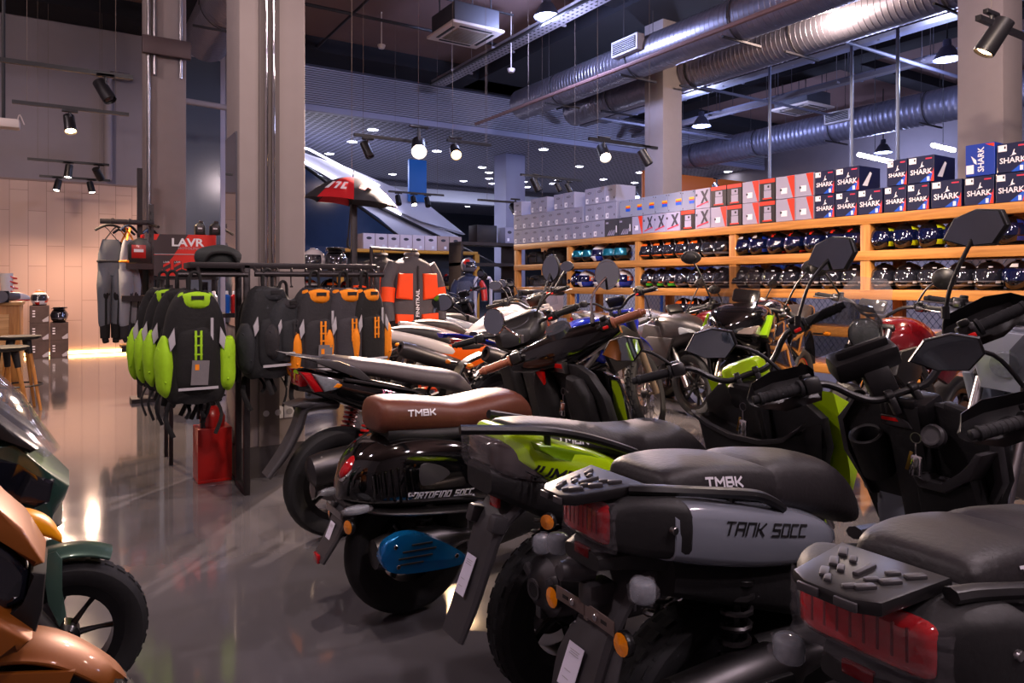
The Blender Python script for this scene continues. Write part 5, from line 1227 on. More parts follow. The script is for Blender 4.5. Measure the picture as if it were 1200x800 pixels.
# ---------------------------------------------------------------- helmets
HB = mat('helmet_gloss_black', '0d0b0e', .1, coat=1.); HV = mat('dark_visor', '1c1d26', .04, coat=1.); HVB = mat('blue_visor', '080f32', .04, coat=1.); HVT = mat('teal_visor', '0a6f86', .06, .5, coat=1.); PAD = mat('helmet_lining', '121214', .9)
HR = mat('helmet_red', 'c0281c', .25, coat=.6); HO = mat('helmet_orange', 'e0601c', .25, coat=.6); HW = mat('helmet_white', 'd8d4d8', .2, coat=.8); HG = mat('helmet_green', '3fae2c', .3, coat=.5); HY = mat('helmet_yellow', 'c8d41c', .3, coat=.5); HBL = mat('helmet_blue', '16308a', .2, coat=.8); HGR = mat('helmet_grey', '5a5860', .3, coat=.5)
HELM = {}
def helmet_master(key, base, accents, visor, fn, peak=False):
    """faces +x, rests on its rim at z=0; fn(az, el) -> accent index or 0."""
    root = bpy.data.objects.new('helmet', None); COL.objects.link(root)
    NA, NE = 40, 26; e0, e1 = -52, 90
    def surf(a, e, off=0):
        ce, se = cos(e), sin(e)
        rx, ry, rz = .135, .112, .125
        x, y, z = rx*ce*cos(a), ry*ce*sin(a), rz*se
        if cos(a) > 0 and se < .1: x += .022*cos(a)**2*min(1, (.1-se)*2.2)               # chin bar
        if cos(a) < 0: x *= 1.04
        L = math.sqrt(x*x+y*y+z*z); k = (L+off)/L
        return (x*k, y*k, z*k+.105)
    m = MB(); vs = []; 
    for i in range(NE+1):
        e = R(e0+(e1-.6-e0)*i/NE)
        for j in range(NA): vs.append(surf(2*pi*j/NA, e))
    b0 = len(m.v); fs = {}
    for i in range(NE):
        for j in range(NA):
            a = (j+.5)*360/NA; a = a-360 if a > 180 else a; e = e0+(e1-e0)*(i+.5)/NE
            fs.setdefault(fn(a, e), []).append((i*NA+j, i*NA+(j+1) % NA, (i+1)*NA+(j+1) % NA, (i+1)*NA+j))
    fs.setdefault(0, []).append(tuple(range(NE*NA, NE*NA+NA)))
    m.v = [V(p) for p in vs]
    for k, L in fs.items():
        for f in L: m.f.append(list(f)); m.m.append(k)
    for s in (-1, 1): m.disc((-.005, s*.113, .115), .022, .012, 'y', 14, 0)                # visor pivots
    m.box((.02, 0, .232), (.05, .03, .008), (0, .1, 0), bev=.003, m=0); m.box((.153, 0, .06), (.012, .05, .014), bev=.004, m=0)
    m.build('shell', [base]+accents, root, smooth=60)
    m = MB(); rr = []
    for i in range(9):
        e = R(-14+42*i/8); rr.append([surf(R(-74+148*j/20), e, .004) for j in range(21)])
    m.loft(rr, caps=False, closed=False); m.build('visor', visor, root, smooth=60)
    m = MB(); m.lathe([(.105, .012), (.085, .0), (.06, .02), (.055, .06), (1e-6, .08)], axis='z', n=24, M=MX.Diagonal((1.05, .92, 1, 1))); m.build('lining', PAD, root)
    if peak: 
        m = MB(); m.prism([(.02, -.1), (.2, -.09), (.235, -.03), (.235, .03), (.2, .09), (.02, .1)], .2, .212, 'z', bev=.004, M=MX.Rotation(R(-8), 4, 'Y')); m.build('peak', accents[0] if accents else base, root)
    HELM[key] = [root, False]
z0 = lambda a, e: 0
helmet_master('black', HB, [mat('helmet_silver_trim', '8d8a90', .3, .5), HW], HV, lambda a, e: 2 if (abs(abs(a)-34) < 7 and 36 < e < 43) or (abs(abs(a)-62) < 9 and -24 < e < -14) or (abs(a) < 10 and -36 < e < -28) else 1 if -20 < e < -15 or -33 < e < -29 else 0)
helmet_master('bluey', HB, [HY, HGR, HBL], HVB, lambda a, e: 1 if (abs(abs(a)-80) < 26 and 26 < e < 46) or (abs(abs(a)-76) < 22 and -34 < e < -16) else 2 if abs(a) > 60 and abs(e) < 16 else 0)
helmet_master('bluered', HB, [HR, HBL, HGR], HVB, lambda a, e: 1 if (abs(a) < 26-(62-e)*.9 and 36 < e < 62) or (abs(a) > 60 and e < -36) else 3 if abs(a) > 90 and abs(e) < 10 else 2 if abs(abs(a)-95) < 14 and 10 < e < 24 else 0)
helmet_master('blue', HB, [HBL, HW, HR], HVB, lambda a, e: 1 if abs(a) > 55 and (12 < e < 44 or -34 < e < -20) else 2 if abs(a) < 20 and 36 < e < 50 else 3 if abs(abs(a)-105) < 8 and abs(e) < 8 else 0)
helmet_master('red', HB, [HO, HR, HW], HV, lambda a, e: 1 if (abs(a) < 40 and 32 < e < 44) or (abs(a) < 50 and -30 < e < -22) else 2 if abs(abs(a)-88) < 20 and -26 < e < 26 else 3 if abs(abs(a)-66) < 5 and e > 30 else 0)
helmet_master('orange', HB, [HO, HG, HW], HV, lambda a, e: 3 if abs(abs(a)-78) < 7 and -18 < e < 26 else 1 if abs(abs(a)-76) < 38 and -18 < e < 26 else 2 if abs(abs(a)-60) < 36 and -40 < e < -24 else 0)
helmet_master('white', HB, [HW, HGR], HV, lambda a, e: 1 if abs(abs(a)-80) < 22 and abs(e-4) < 14 and int(e/5) % 2 == 0 else 2 if -34 < e < -24 else 0)
helmet_master('teal', HB, [HGR, HW], HVT, lambda a, e: 1 if abs(a) > 70 and 0 < e < 30 else 0)
helmet_master('blueor', HW, [HBL, HO], HVB, lambda a, e: 1 if e < -8 and abs(a) > 30 else 2 if -8 < e < 20 and abs(a) > 60 else 0)
helmet_master('race', HW, [HR, HO, HB], HV, lambda a, e: 1 if (abs(a) > 50 and -30 < e < 4) or (abs(a) < 14 and -44 < e < -20) else 2 if 44 < e < 66 else 3 if e < -44 else 0)
helmet_master('cross', HGR, [HB, HR], HV, lambda a, e: 1 if e < -20 or 30 < e < 44 else 2 if abs(a) < 20 and -12 < e < 0 else 0, True)
helmet_master('openwhite', mat('helmet_pearl', 'b9b4b8', .15, coat=1.), [HB], HV, lambda a, e: 1 if e < -38 else 0)
helmet_master('redgrey', HGR, [HR, HW], HV, lambda a, e: 1 if (abs(abs(a)-70) < 28 and 10 < e < 50) or (a > 0 and e < -16) else 2 if abs(abs(a)-110) < 6 else 0)
def helmet(key, p, rz, label, group='helmets on the wooden shelf', s=1., tilt=None):
    r, used = HELM[key]
    if used: o = dup(r, p, rz)
    else: o = r; o.location = p; o.rotation_euler = (0, 0, rz); HELM[key][1] = True
    o.scale = (s, s, s)
    return tag(o, label, 'helmet', group)
UH = 6.17
def hrow(zs, items, place):
    cnt = {}
    for x, key, desc in items: cnt[desc] = cnt.get(desc, 0)+1
    seen = {}
    for x, key, desc in items:
        v = pv(x, UH); i = seen.get(desc, 0); seen[desc] = i+1
        lab = f'{desc}, {place}' if cnt[desc] == 1 else f'{ORD[i]} {desc} from left, {place}'
        helmet(key, (UH, v, zs), pi-.05+.08*math.sin(x), lab)
ZT, ZM, ZB = 1.545, 1.198, .848
K1, K2, K3, K4, K5, K6, K7 = 'black helmet with yellow flashes', 'black helmet with red brow triangle', 'plain glossy black helmet', 'black and orange helmet', 'black helmet with white side graphics', 'orange helmet with green chin', 'black helmet with blue graphics'
hrow(ZT, [(1037, 'bluey', K1), (1063, 'bluey', K1), (1093, 'bluey', K1), (1125, 'bluey', K1), (1152, 'blue', K7), (1186, 'blue', K7)], 'upper shelf, right bay')
hrow(ZM, [(1037, 'black', K3), (1066, 'black', K3), (1094, 'black', K3), (1128, 'black', K3), (1161, 'black', K3), (1195, 'blue', K7)], 'lower shelf, right bay')
hrow(ZT, [(875, 'blue', K7), (892, 'blue', K7), (912.5, 'bluered', K2), (934, 'bluered', K2), (957, 'bluered', K2), (982, 'bluered', K2), (1004, 'bluered', K2)], 'upper shelf, second bay')
hrow(ZM, [(872, 'black', K3), (888, 'black', K3), (907, 'black', K3), (929, 'black', K3), (952, 'black', K3), (978, 'black', K3), (1003, 'black', K3)], 'lower shelf, second bay')
hrow(ZT, [(761, 'red', K4), (775, 'red', K4), (789, 'red', K4), (804, 'red', K4), (819, 'red', K4), (835, 'white', K5), (849, 'white', K5)], 'upper shelf, middle bay')
hrow(ZM, [(762.5, 'orange', K6), (776, 'orange', K6), (789, 'orange', K6), (803, 'white', K5), (818, 'black', K3), (834, 'black', K3), (848, 'black', K3)], 'lower shelf, middle bay')
hrow(ZT, [(681, 'teal', 'black helmet with teal visor'), (692.5, 'teal', 'black helmet with teal visor'), (704, 'blueor', 'white and blue helmet'), (717, 'teal', 'black helmet with teal visor'), (730, 'teal', 'black helmet with teal visor')], 'upper shelf, fourth bay')
hrow(ZM, [(676, 'blue', K7), (688, 'blueor', 'white helmet with blue and orange sides'), (707, 'blueor', 'white helmet with blue and orange sides'), (719, 'blueor', 'white helmet with blue and orange sides'), (731, 'blueor', 'white helmet with blue and orange sides')], 'lower shelf, fourth bay')
hrow(ZB, [(802, 'red', K4), (816, 'red', K4), (832, 'white', K5), (880, 'black', K3), (900, 'blue', K7), (925, 'red', K4)], 'bottom shelf behind the bikes')
# bags and top case in the last bay
BAG = mat('black_cordura', '26262b', .8, noise=.2, nscale=60, bump=.3)
def bag(loc, d, label, m_=None):
    root = thing('luggage_bag', label, 'bag', loc); m = MB(); m.ell((0, 0, d[2]/2), (d[0]/2, d[1]/2, d[2]/2), 20, 12, p=5); m.build('bag_body', m_ or BAG, root)
    m = MB(); m.tube([(-d[0]*.5, -d[1]*.2, d[2]*.6), (-d[0]*.54, 0, d[2]*.75), (-d[0]*.5, d[1]*.2, d[2]*.6)], .012, 8, sub=3)
    for s in (-1, 1): m.box((-d[0]*.49, s*d[1]*.3, d[2]*.5), (.02, .03, d[2]*.7), bev=.005)
    m.build('strap', BLK, root)
bag((6.3, 9.05, 1.545), (.4, .42, .2), 'flat black bag at the shelf end, upper board'); bag((6.32, 8.6, 1.545), (.4, .42, .24), 'taller black bag next to the shelf end bag')
bag((6.3, 9.0, 1.21), (.4, .5, .17), 'black bag at the shelf end, lower board'); bag((6.3, 8.42, 1.21), (.4, .5, .19), 'black bag next to the left shelf post, lower board')
root = thing('top_case', 'silver aluminium top case with black lid before the shelf end', 'case', (5.62, 8.1, .78))
m = MB(); m.box((0, 0, .16), (.4, .56, .30), bev=.025); m.build('case_body', mat('brushed_aluminium', 'a49aa0', .4, .4, noise=.06), root)
m = MB(); m.box((0, 0, .345), (.42, .58, .07), bev=.02); m.box((-.22, .18, .3), (.02, .05, .12), bev=.006); m.box((-.22, -.18, .3), (.02, .05, .12), bev=.006); m.build('lid', BLK, root)
m = MB(); 
for s in (-1, 1): m.tube([(0, s*.2, .012), (0, s*.2, -.10)], .012, 8); m.tube([(.0, s*.2, -.10), (.0, s*.2, -.778)], .012, 8)
m.box((0, 0, -.77), (.4, .56, .02), bev=.005); m.build('stand', STEEL, root)
# blue posters behind the mesh
for k, (x, w, z) in enumerate(((965, 1.0, 1.3), (900, .8, 1.35), (800, 1.1, 1.3), (690, .8, 1.35))):
    u = 7.4; v = pv(x, u); m = MB(); m.box((0, 0, .2), (.04, w, .55), bev=.005)
    for q in range(3): m.ell((-.021, w*(-.25+.25*q), .25+.05*(q % 2)), (.002, .09, .06), 10, 5, m=1)
    m.box((.02, -w*.4, -.65), (.03, .03, 1.3)); m.box((.02, w*.4, -.65), (.03, .03, 1.3))
    o = m.build('display_board', [mat('blue_poster', '1450b0', .5), mat('poster_white', 'c0cce8', .5)]); o.location = (u, v, 1.3)
    tag(o, ['blue display board behind the second bay, seen through mesh', 'smaller blue board behind left part of second bay', 'blue display board behind the middle bay', 'blue display board behind the fourth bay'][k], 'display board')
# ---------------------------------------------------------------- left side of the shop
FRM = mat('black_rack_steel', '2b2629', .45, .4); FAB = mat('black_fabric', '121113', .85, noise=.2, nscale=50, bump=.25); FAB2 = mat('dark_grey_fabric', '28262a', .85, noise=.15, nscale=50, bump=.25); LIMEF = mat('lime_fabric', '93c414', .75, noise=.1, nscale=40, bump=.2); ORF = mat('orange_fabric', 'e8860e', .75, noise=.1, nscale=40, bump=.2); GREYF = mat('grey_fabric', '6c686c', .8, noise=.1, bump=.2)
m = MB(); m.box((.932, 4.93, 1.6), (.012, .34, 1.25)); o = m.build('wall_mirror', [mat('mirror_silver', 'aab0bc', .03, 1.)]); tag(o, 'narrow tall mirror fixed to the left face of the near column', 'mirror')
# rack in front of the column
root = thing('clothes_rack', 'black steel rack holding backpacks before the near column', 'clothes rack', (.91, 4.4, 0))
def rp(mb, name, mt=FRM): return mb.build(name, mt, root, M=MX.Translation((-.91, -4.4, 0)))
for u, v, z in ((.91, 4.36, 1.36), (1.72, 4.36, 1.36), (.91, 4.60, 1.36)): m = MB(); m.box((u, v, z/2), (.035, .035, z), bev=.004); rp(m, 'post')
m = MB(); m.box((.745, 4.80, .63), (.04, .03, 1.26))
for k in range(22): m.box((.745, 4.783, .06+.055*k), (.012, .004, .028), m=1)
rp(m, 'slotted_post', [FRM, GREYP])
for a, b in (((.60, 4.36, 1.355), (1.72, 4.36, 1.355)), ((.91, 4.36, .02), (.91, 4.62, .02)), ((.91, 4.62, 1.355), (.91, 4.36, 1.355)), ((.62, 4.62, 1.355), (.62, 4.36, 1.355)), ((.62, 4.62, 1.345), (.91, 4.62, 1.345)), ((.745, 4.80, 1.1), (.745, 4.62, 1.1))):
    m = MB(); d = V(b)-V(a); c = (V(a)+V(b))/2; m.box(c, (max(abs(d.x), .035), max(abs(d.y), .035), .035), bev=.003); rp(m, 'rail')
m = MB(); m.tube([(.53, 4.28, 1.30), (.90, 4.28, 1.30)], .014, 10); m.tube([(.64, 4.28, 1.30), (.64, 4.36, 1.345)], .01, 8); m.tube([(.88, 4.28, 1.30), (.88, 4.36, 1.345)], .01, 8); rp(m, 'hanging_bar')
m = MB(); m.tube([(.93, 4.24, 1.305), (1.72, 4.24, 1.305)], .016, 10); m.tube([(.95, 4.24, 1.305), (.95, 4.36, 1.345)], .01, 8); m.tube([(1.68, 4.24, 1.305), (1.68, 4.36, 1.345)], .01, 8); rp(m, 'hanging_bar')
m = MB(); m.box((.76, 4.49, 1.318), (.34, .22, .012)); rp(m, 'top_shelf')
def blob(mb, c, d, m=0, seed=0, p=3., amp=.04, n=22, k=14):
    rnd = random.Random(seed); ph = [rnd.uniform(0, 6) for _ in range(6)]; b0 = len(mb.v); mb.ell((0, 0, 0), (1, 1, 1), n, k, m, p=p)
    for i in range(b0, len(mb.v)):
        v = mb.v[i]; s = 1+amp*(sin(4*v.x+ph[0])+sin(5*v.z+ph[1])+sin(7*v.x*v.z+ph[2])*.7)
        mb.v[i] = V((c[0]+v.x*d[0]*s, c[1]+v.y*d[1]*s, c[2]+v.z*d[2]*s))
BPK = {}
def backpack(loc, rz, label, main, accent, size=(.30, .16, .52), tagon=False, side=None, key=None, group='backpacks on the black rack', lean=0):
    """hangs from its grab loop at the local origin; front faces -y"""
    w, d, h = size; root = thing('backpack', label, 'backpack', loc, rz, group); zc = -.09-h/2
    m = MB(); S = [(-.09-h, .78), (-.09-h*.9, .98), (-.09-h*.55, 1.05), (-.09-h*.25, .92), (-.09-h*.08, .68), (-.09, .4)]
    rings = []
    for z, k in crom([(a, b) for a, b in S], 4):
        rings.append([(math.copysign(abs(cos(a))**.7, cos(a))*w/2*k, math.copysign(abs(sin(a))**.7, sin(a))*d/2*(.6+.4*k), z+.006*sin(5*a)) for a in [2*pi*i/24 for i in range(24)]])
    m.loft(rings); m.build('backpack_body', main, root, smooth=60)
    m = MB(); blob(m, (0, -d*.42, zc-h*.12), (w*.34, d*.22, h*.30), seed=2, p=3.4, amp=.02)
    m.box((0, -d*.66, zc-h*.36), (w*.62, .006, .014), m=1); m.build('front_pocket', [main, GREYPRINT], root, smooth=60)
    m = MB(); blob(m, (0, -d*.12, -.09-h*.09), (w*.30, d*.40, h*.085), seed=3, p=3.6, amp=.015); m.box((0, -d*.52, -.09-h*.06), (w*.2, .006, .02), m=1); m.build('top_flap', [accent, INK], root, smooth=60)
    for s in (-1, 1):
        m = MB(); blob(m, (s*w*.48, -d*.12, zc-h*.16), (w*.165, d*.40, h*.26), seed=5+s, p=2.8, amp=.04); m.tube([(s*w*.60, -d*.3, zc), (s*w*.5, -d*.5, zc-h*.1), (s*w*.62, -d*.2, zc-h*.2), (s*w*.48, -d*.52, zc-h*.3)], .004, 6, sub=4, m=1); m.build('side_pocket', [side or accent, side or accent], root, smooth=60)
        m = MB(); m.prism([(s*w*.36, zc+h*.18), (s*w*.45, zc+h*.08), (s*w*.42, zc-.02), (s*w*.34, zc+.02)], -d*.52, -d*.46, 'y', bev=.004); m.build('reflector_patch', GREYPRINT, root)
        m = MB(); x = s*w*.3; m.tube([(x*.5, d*.4, -.1), (x, d*.75, -.09-h*.3), (x*1.2, d*.7, -.09-h*.8), (x*1.5, d*.5, -.12-h)], .02, 8, sub=4, flat=.3)
        m.tube([(x*1.2, d*.3, -.09-h), (x*1.5, d*.1, -.18-h), (x*1.1, 0, -.28-h)], .014, 6, sub=3, flat=.3); m.tube([(x*.4, d*.2, -.09-h), (x*.3, -d*.1, -.14-h), (x*.5, -d*.1, -.18-h)], .01, 6, sub=3, flat=.3); m.build('strap', FAB, root)
    m = MB(); m.tube([(-.03, 0, -.1), (-.025, 0, -.01), (0, 0, .012), (.025, 0, -.01), (.03, 0, -.1)], .009, 8, sub=4); m.build('grab_loop', FAB, root)
    m = MB()
    for q in (-.022, .022): m.box((q*.6, -d*.645, zc+h*.02), (.012, .006, h*.26), bev=.002)
    for q in range(3): m.box((0, -d*.648, zc+h*(-.06+.08*q)), (.04, .005, .008))
    m.box((w*.22, -d*.56, zc+h*.16), (.014, .004, h*.2), m=1); m.build('webbing', [accent, GREYPRINT], root)
    if tagon: m = MB(); m.box((w*.02, -d*.70, zc-h*.22), (.085, .003, .13), (0, .06, 0)); m.box((w*.02-.015, -d*.70-.002, zc-h*.17), (.02, .002, .03), m=1); m.build('hang_tag', [GREYF, ORF], root, smooth=0)
    return root
backpack((.60, 4.17, 1.30), .0, 'nearest black and lime backpack with hang tag on the rack', FAB, LIMEF, (.315, .20, .60), True)
for k in range(3): backpack((.565-.03*k, 4.39+.17*k, 1.31), -.3-.12*k, ['black and lime backpack directly behind the tagged lime one', 'black and lime backpack second behind the tagged one', 'black and lime backpack farthest left on the rack'][k], FAB, [FAB, LIMEF, FAB][k], (.31, .17, .58), side=LIMEF)
backpack((1.0, 4.24, 1.32), .25, 'all-black backpack beside the rack post', mat('slate_fabric', '17181c', .8, bump=.25, nscale=50), mat('slate_fabric2', '202227', .8, bump=.25, nscale=50), (.30, .2, .52))
backpack((1.08, 4.2, 1.25), .5, 'dark grey backpack tilted in front of the all-black one', mat('slate_fabric2', '33363c'), FAB2, (.24, .16, .36))
backpack((1.27, 4.22, 1.31), .12, 'black and orange backpack with grey hang tag', FAB2, ORF, (.30, .2, .55), True)
backpack((1.45, 4.22, 1.31), .2, 'grey and orange backpack at the rack end', mat('mid_grey_fabric', '322f35', .85, bump=.25, nscale=50), ORF, (.30, .2, .52))
backpack((1.585, 4.22, 1.31), .35, 'black backpack with orange sides, last on the rail', FAB, ORF, (.27, .18, .5))
HK = None
for k in range(9):
    p = (.97+.085*k, 4.24, 1.321)
    if HK is None:
        HK = thing('hanger', 'empty black hanger hook on the black rail', 'hanger', p, 0, 'hanger hooks on the black rail'); m = MB()
        m.tube([(0, -.018, .0), (0, -.01, .014), (0, .006, .016), (0, .018, .004), (0, .018, -.06), (0, .0, -.09)], .004, 6, sub=4); m.tube([(0, -.02, -.09), (0, .02, -.09)], .006, 6); m.build('hook', FRM, HK)
    else: dup(HK, p, .1*math.sin(k*2))
root = thing('gear_bag', 'large dark green-black bag lying on the rack top', 'bag', (.775, 4.49, 1.325)); m = MB(); blob(m, (0, 0, .075), (.135, .10, .08), seed=8, p=2.4, amp=.03); m.build('bag_body', mat('dark_green_fabric', '262a2a', .7, bump=.2), root, smooth=60)
m = MB(); m.tube([(-.09, -.08, .05), (-.05, -.11, .10), (.05, -.11, .10), (.09, -.08, .05)], .01, 8, sub=4); m.build('handle', FAB, root)
# fire extinguisher in its stand
RED = mat('extinguisher_red', 'a3120e', .35, coat=.5)
root = thing('extinguisher_stand', 'red floor stand box at the foot of the near column', 'stand', (.80, 4.84, 0)); m = MB(); m.box((0, 0, .01), (.2, .2, .02), bev=.003)
m.prism([(-.1, -.1), (.1, -.1), (.1, .1), (-.1, .1)], .02, .34, 'z', bev=.004); m.build('stand_box', RED, root)
root = thing('fire_extinguisher', 'red fire extinguisher standing in the red floor box', 'fire extinguisher', (.80, 4.84, .34)); m = MB(); m.lathe([(1e-6, .0), (.075, .002), (.077, .06), (.05, .11), (.02, .13), (1e-6, .13)], axis='z', n=24); m.build('cylinder', RED, root)
m = MB(); m.tube([(0, 0, .13), (0, 0, .17)], .018, 10); m.box((.03, 0, .18), (.1, .02, .012), (0, -.2, 0), bev=.003); m.tube([(0, .0, .16), (-.07, .0, .15), (-.085, 0, .05)], .01, 8, sub=3); m.build('valve', BLK, root)
# sockets on column
for k, x in enumerate((1.10, 1.175, 1.25)):
    m = MB(); m.box((x, 4.703, .41), (.07, .014, .08), bev=.004); m.disc((x, 4.695, .41), .02, .006, 'y', 16, 1); tag(m.build('wall_socket', [WHITE, GREYPRINT]), ['left', 'middle', 'right'][k]+' white wall socket low on the near column', 'wall socket')
# far gondola with overalls, oil and display
root = thing('gondola_rack', 'tall slotted black rack with boards left of the red display', 'rack', (.69, 8.5, 0))
for x, z in ((-.01, 2.48), (.10, 2.1)):
    m = MB(); m.box((x, .0, z/2), (.05, .05, z)); 
    for k in range(26): m.box((x-.008, -.0265, .2+.082*k if .2+.082*k < z-.05 else .2), (.014, .004, .035), m=1)
    m.build('slotted_post', [GREYP if x > 0 else FRM, INK], root)
for z, x0, x1 in ((1.44, -.16, .22), (1.11, -.20, .22), (.6, -.2, .22)):
    m = MB(); m.box(((x0+x1)/2, -.17, z), (x1-x0, .32, .025), m=0); m.box(((x0+x1)/2, -.34, z-.015), (x1-x0, .015, .06), m=1); m.build('rack_board', [OAKX, FRM], root)
m = MB(); m.box((-.13, -.08, 1.895), (.5, .04, .05), bev=.004); m.tube([(.05, -.06, 1.89), (.14, -.3, 1.84)], .015, 8); m.build('arm', FRM, root)
m = MB(); m.box((.05, -.05, .02), (.3, .3, .04)); m.build('base', FRM, root)
def overalls(loc, rz, label, main, knee, strap, group='overalls on the slotted rack'):
    root = thing('overalls', label, 'overalls', loc, rz, group); m = MB()
    for s in (-1, 1):
        m.tube([(s*.05, 0, -.45), (s*.062, -.02, -.62), (s*.06, -.012, -.8), (s*.055, 0, -1.0), (s*.05, .0, -1.02)], [.062, .068, .06, .055, .045], 14, sub=5)
    rings = [[(w*math.copysign(abs(cos(a))**.7, cos(a)), dd*sin(a)-.005, z) for a in [2*pi*i/20 for i in range(20)]] for z, w, dd in ((-.52, .115, .06), (-.4, .12, .055), (-.3, .115, .045), (-.18, .085, .035), (-.15, .075, .025))]
    m.loft(rings[::-1]); m.box((0, -.02, -.375), (.245, .09, .022), bev=.006, m=1); m.build('bib_trousers', [main, strap], root, smooth=60)
    for s in (-1, 1):
        m = MB(); blob(m, (s*.062, -.05, -.66), (.05, .03, .13), seed=s+4, p=3); m.tube([(s*.05, 0, -1.0), (s*.05, 0, -1.16)], [.05, .045], 12); m.tube([(s*.05, 0, -1.16), (s*.045, -.02, -1.2)], .03, 10); m.tube([(s*.06, -.07, -.75), (s*.055, -.05, -1.02)], .012, 6); m.build('knee_panel', knee, root, smooth=60)
    for s in (-1, 1): m = MB(); m.tube([(s*.06, -.02, -.16), (-s*.02, 0, -.05), (-s*.05, .01, -.02)], .012, 8, sub=3, flat=.3); m.build('brace', strap, root)
    m = MB(); m.tube([(-.14, 0, -.06), (-.06, 0, -.012), (0, 0, .0), (.06, 0, -.012), (.14, 0, -.06)], .013, 8, sub=3); m.tube([(0, 0, 0), (0, 0, .05), (.02, 0, .07), (.04, 0, .06)], .004, 6, sub=3); m.build('hanger', BLK, root)
    return root
overalls((.40, 8.32, 1.85), .2, 'grey overalls with black knees, leftmost on the slotted rack', mat('steel_grey_fabric', '5c6068', .8, bump=.2, nscale=50), FAB, FAB2)
overalls((.56, 8.30, 1.85), .9, 'pale grey overalls just right of the grey pair', mat('pale_grey_fabric', '80828c', .8, bump=.2, nscale=50), FAB2, ORF)
overalls((.55, 8.75, 1.85), .7, 'black overalls with orange top behind the slotted rack', FAB, FAB2, ORF)
overalls((.80, 8.72, 1.85), .9, 'black overalls with blue braces behind the slotted post', FAB, FAB, mat('blue_fabric', '1a3fb4', .8))
def oil(loc, label, mcol, h=.24, w=.17, lab=RED, grp='oil bottles'):
    root = thing('oil_bottle', label, 'bottle', loc, .0, grp); m = MB()
    m.prism([(-w/2, 0), (w/2, 0), (w/2, h*.6), (w*.3, h*.86), (-w*.05, h*.9), (-w*.3, h*.8), (-w/2, h*.65)], -.045, .045, 'y', bev=.015); m.box((-w*.06, -.046, h*.42), (w*.6, .004, h*.45), m=1, bev=.001); m.box((-w*.06, -.049, h*.45), (w*.4, .002, h*.1), m=2); m.build('bottle_body', [mcol, lab, WHITE], root)
    m = MB(); m.disc((w*.12, 0, h*.95), .02, h*.12, 'z', 14); m.build('cap', lab, root)
oil((.66, 8.24, 1.453), 'black oil canister with red label on the slotted rack board', mat('black_canister', '17181a', .35), .30, .22)
oil((.84, 8.3, 1.453), 'slim black oil bottle behind the canister', mat('black_canister', '17181a'), .22, .07, ORNG)
# red display with bottles
DISR = mat('display_red', 'd02a20', .45, coat=.3); DISG = mat('display_dark', '3c3034', .5)
p = wpx(217, 332, 6.5); root = thing('display_stand', 'red and dark counter display board with white lettering', 'display', (p[0], p[1], 1.32)); a = -.3
W, H = .52, .38
m = MB(); m.box((0, .04, H/2), (W, .08, H), m=0)
def q(pts, mi, y=-.0015): m.add([(x*W/2, y, z*H) for x, z in pts], [(0, 1, 2, 3)], mi)
q([(-1, 1), (-1, .52), (-.35, .52), (.1, 1)][::-1], 1); q([(-1, .50), (-1, .0), (-.9, 0), (-.35, .50)][::-1], 1); q([(-1, 1.0), (-1, .86), (-.92, .86), (-.82, 1)][::-1], 0, -.003)
m.text('LAVR', .10, frame((.02, -.004, H*.80), (1, 0, 0), (0, -1, 0)), 2, bold=.03, wid=1.15); m.text('MOTOLINE', .03, frame((.03, -.004, H*.66), (1, 0, 0), (0, -1, 0)), 3, wid=1.2)
m.box((0, -.002, H*.52), (W*.98, .004, .006), m=3)
for x in (-.6, -.25): q([(x-.12, .36), (x+.14, .36), (x+.14, .08), (x-.12, .08)][::-1], 1, -.003); q([(x-.1, .20), (x+.13, .30), (x+.13, .36), (x-.1, .27)][::-1], 0, -.005); q([(x-.12, .05), (x+.12, .12), (x+.12, .2), (x-.12, .1)][::-1], 0, -.005); m.text('LAVR', .022, frame((x*W/2, -.006, H*.33), (1, 0, 0), (0, -1, 0)), 2)
m.build('display_panel', [DISR, DISG, WHITE, GREYPRINT], root, smooth=0)
m = MB(); m.box((0, .2, -.02), (W, .36, .03)); 
for s in (-1, 1): m.box((s*W*.45, .2, -.675), (.03, .3, 1.29))
m.build('table', FRM, root); root.rotation_euler = (0, 0, -.25)
for k, dx in enumerate((.12, .25)):
    b = V((p[0], p[1], 1.32))+MX.Rotation(-.25, 3, 'Z') @ V((dx, .045, H+.002)); oil(tuple(b), ['left', 'right'][k]+' dark bottle with red cap on top of the red display', mat('black_canister', '17181a'), .13, .09, DISG, 'bottles on the red display')
p = wpx(236, 352, 5.6)
for k, c in enumerate((mat('red_can', 'b81c1c', .3), mat('blue_can', '1c5ab8', .3), mat('silver_can', 'a0a4ac', .3, .6))):
    root = thing('spray_can', ['red spray can on the board behind the lime backpack', 'blue spray can on the board behind the lime backpack', 'silver spray can on the board behind the lime backpack'][k], 'spray can', (.80+.055*k, 5.45, 1.035), 0, 'spray cans'); m = MB(); m.lathe([(1e-6, 0), (.024, 0), (.025, .01), (.025, .12), (.014, .135)], axis='z', n=16); m.build('can_body', c, root); m = MB(); m.disc((0, 0, .145), .012, .03, 'z', 12); m.build('cap', WHITE, root)
root = thing('low_shelf', 'black shelf carrying spray cans beside the near column', 'shelf', (.86, 5.5, 0)); m = MB(); m.box((0, 0, 1.02), (.5, .3, .03)); m.box((0, 0, .6), (.5, .3, .03)); m.build('shelf_board', FRM, root)
for s in (-1, 1):
    for q_ in (-1, 1): m = MB(); m.box((s*.24, q_*.14, .62), (.025, .025, 1.24)); m.build('post', FRM, root)
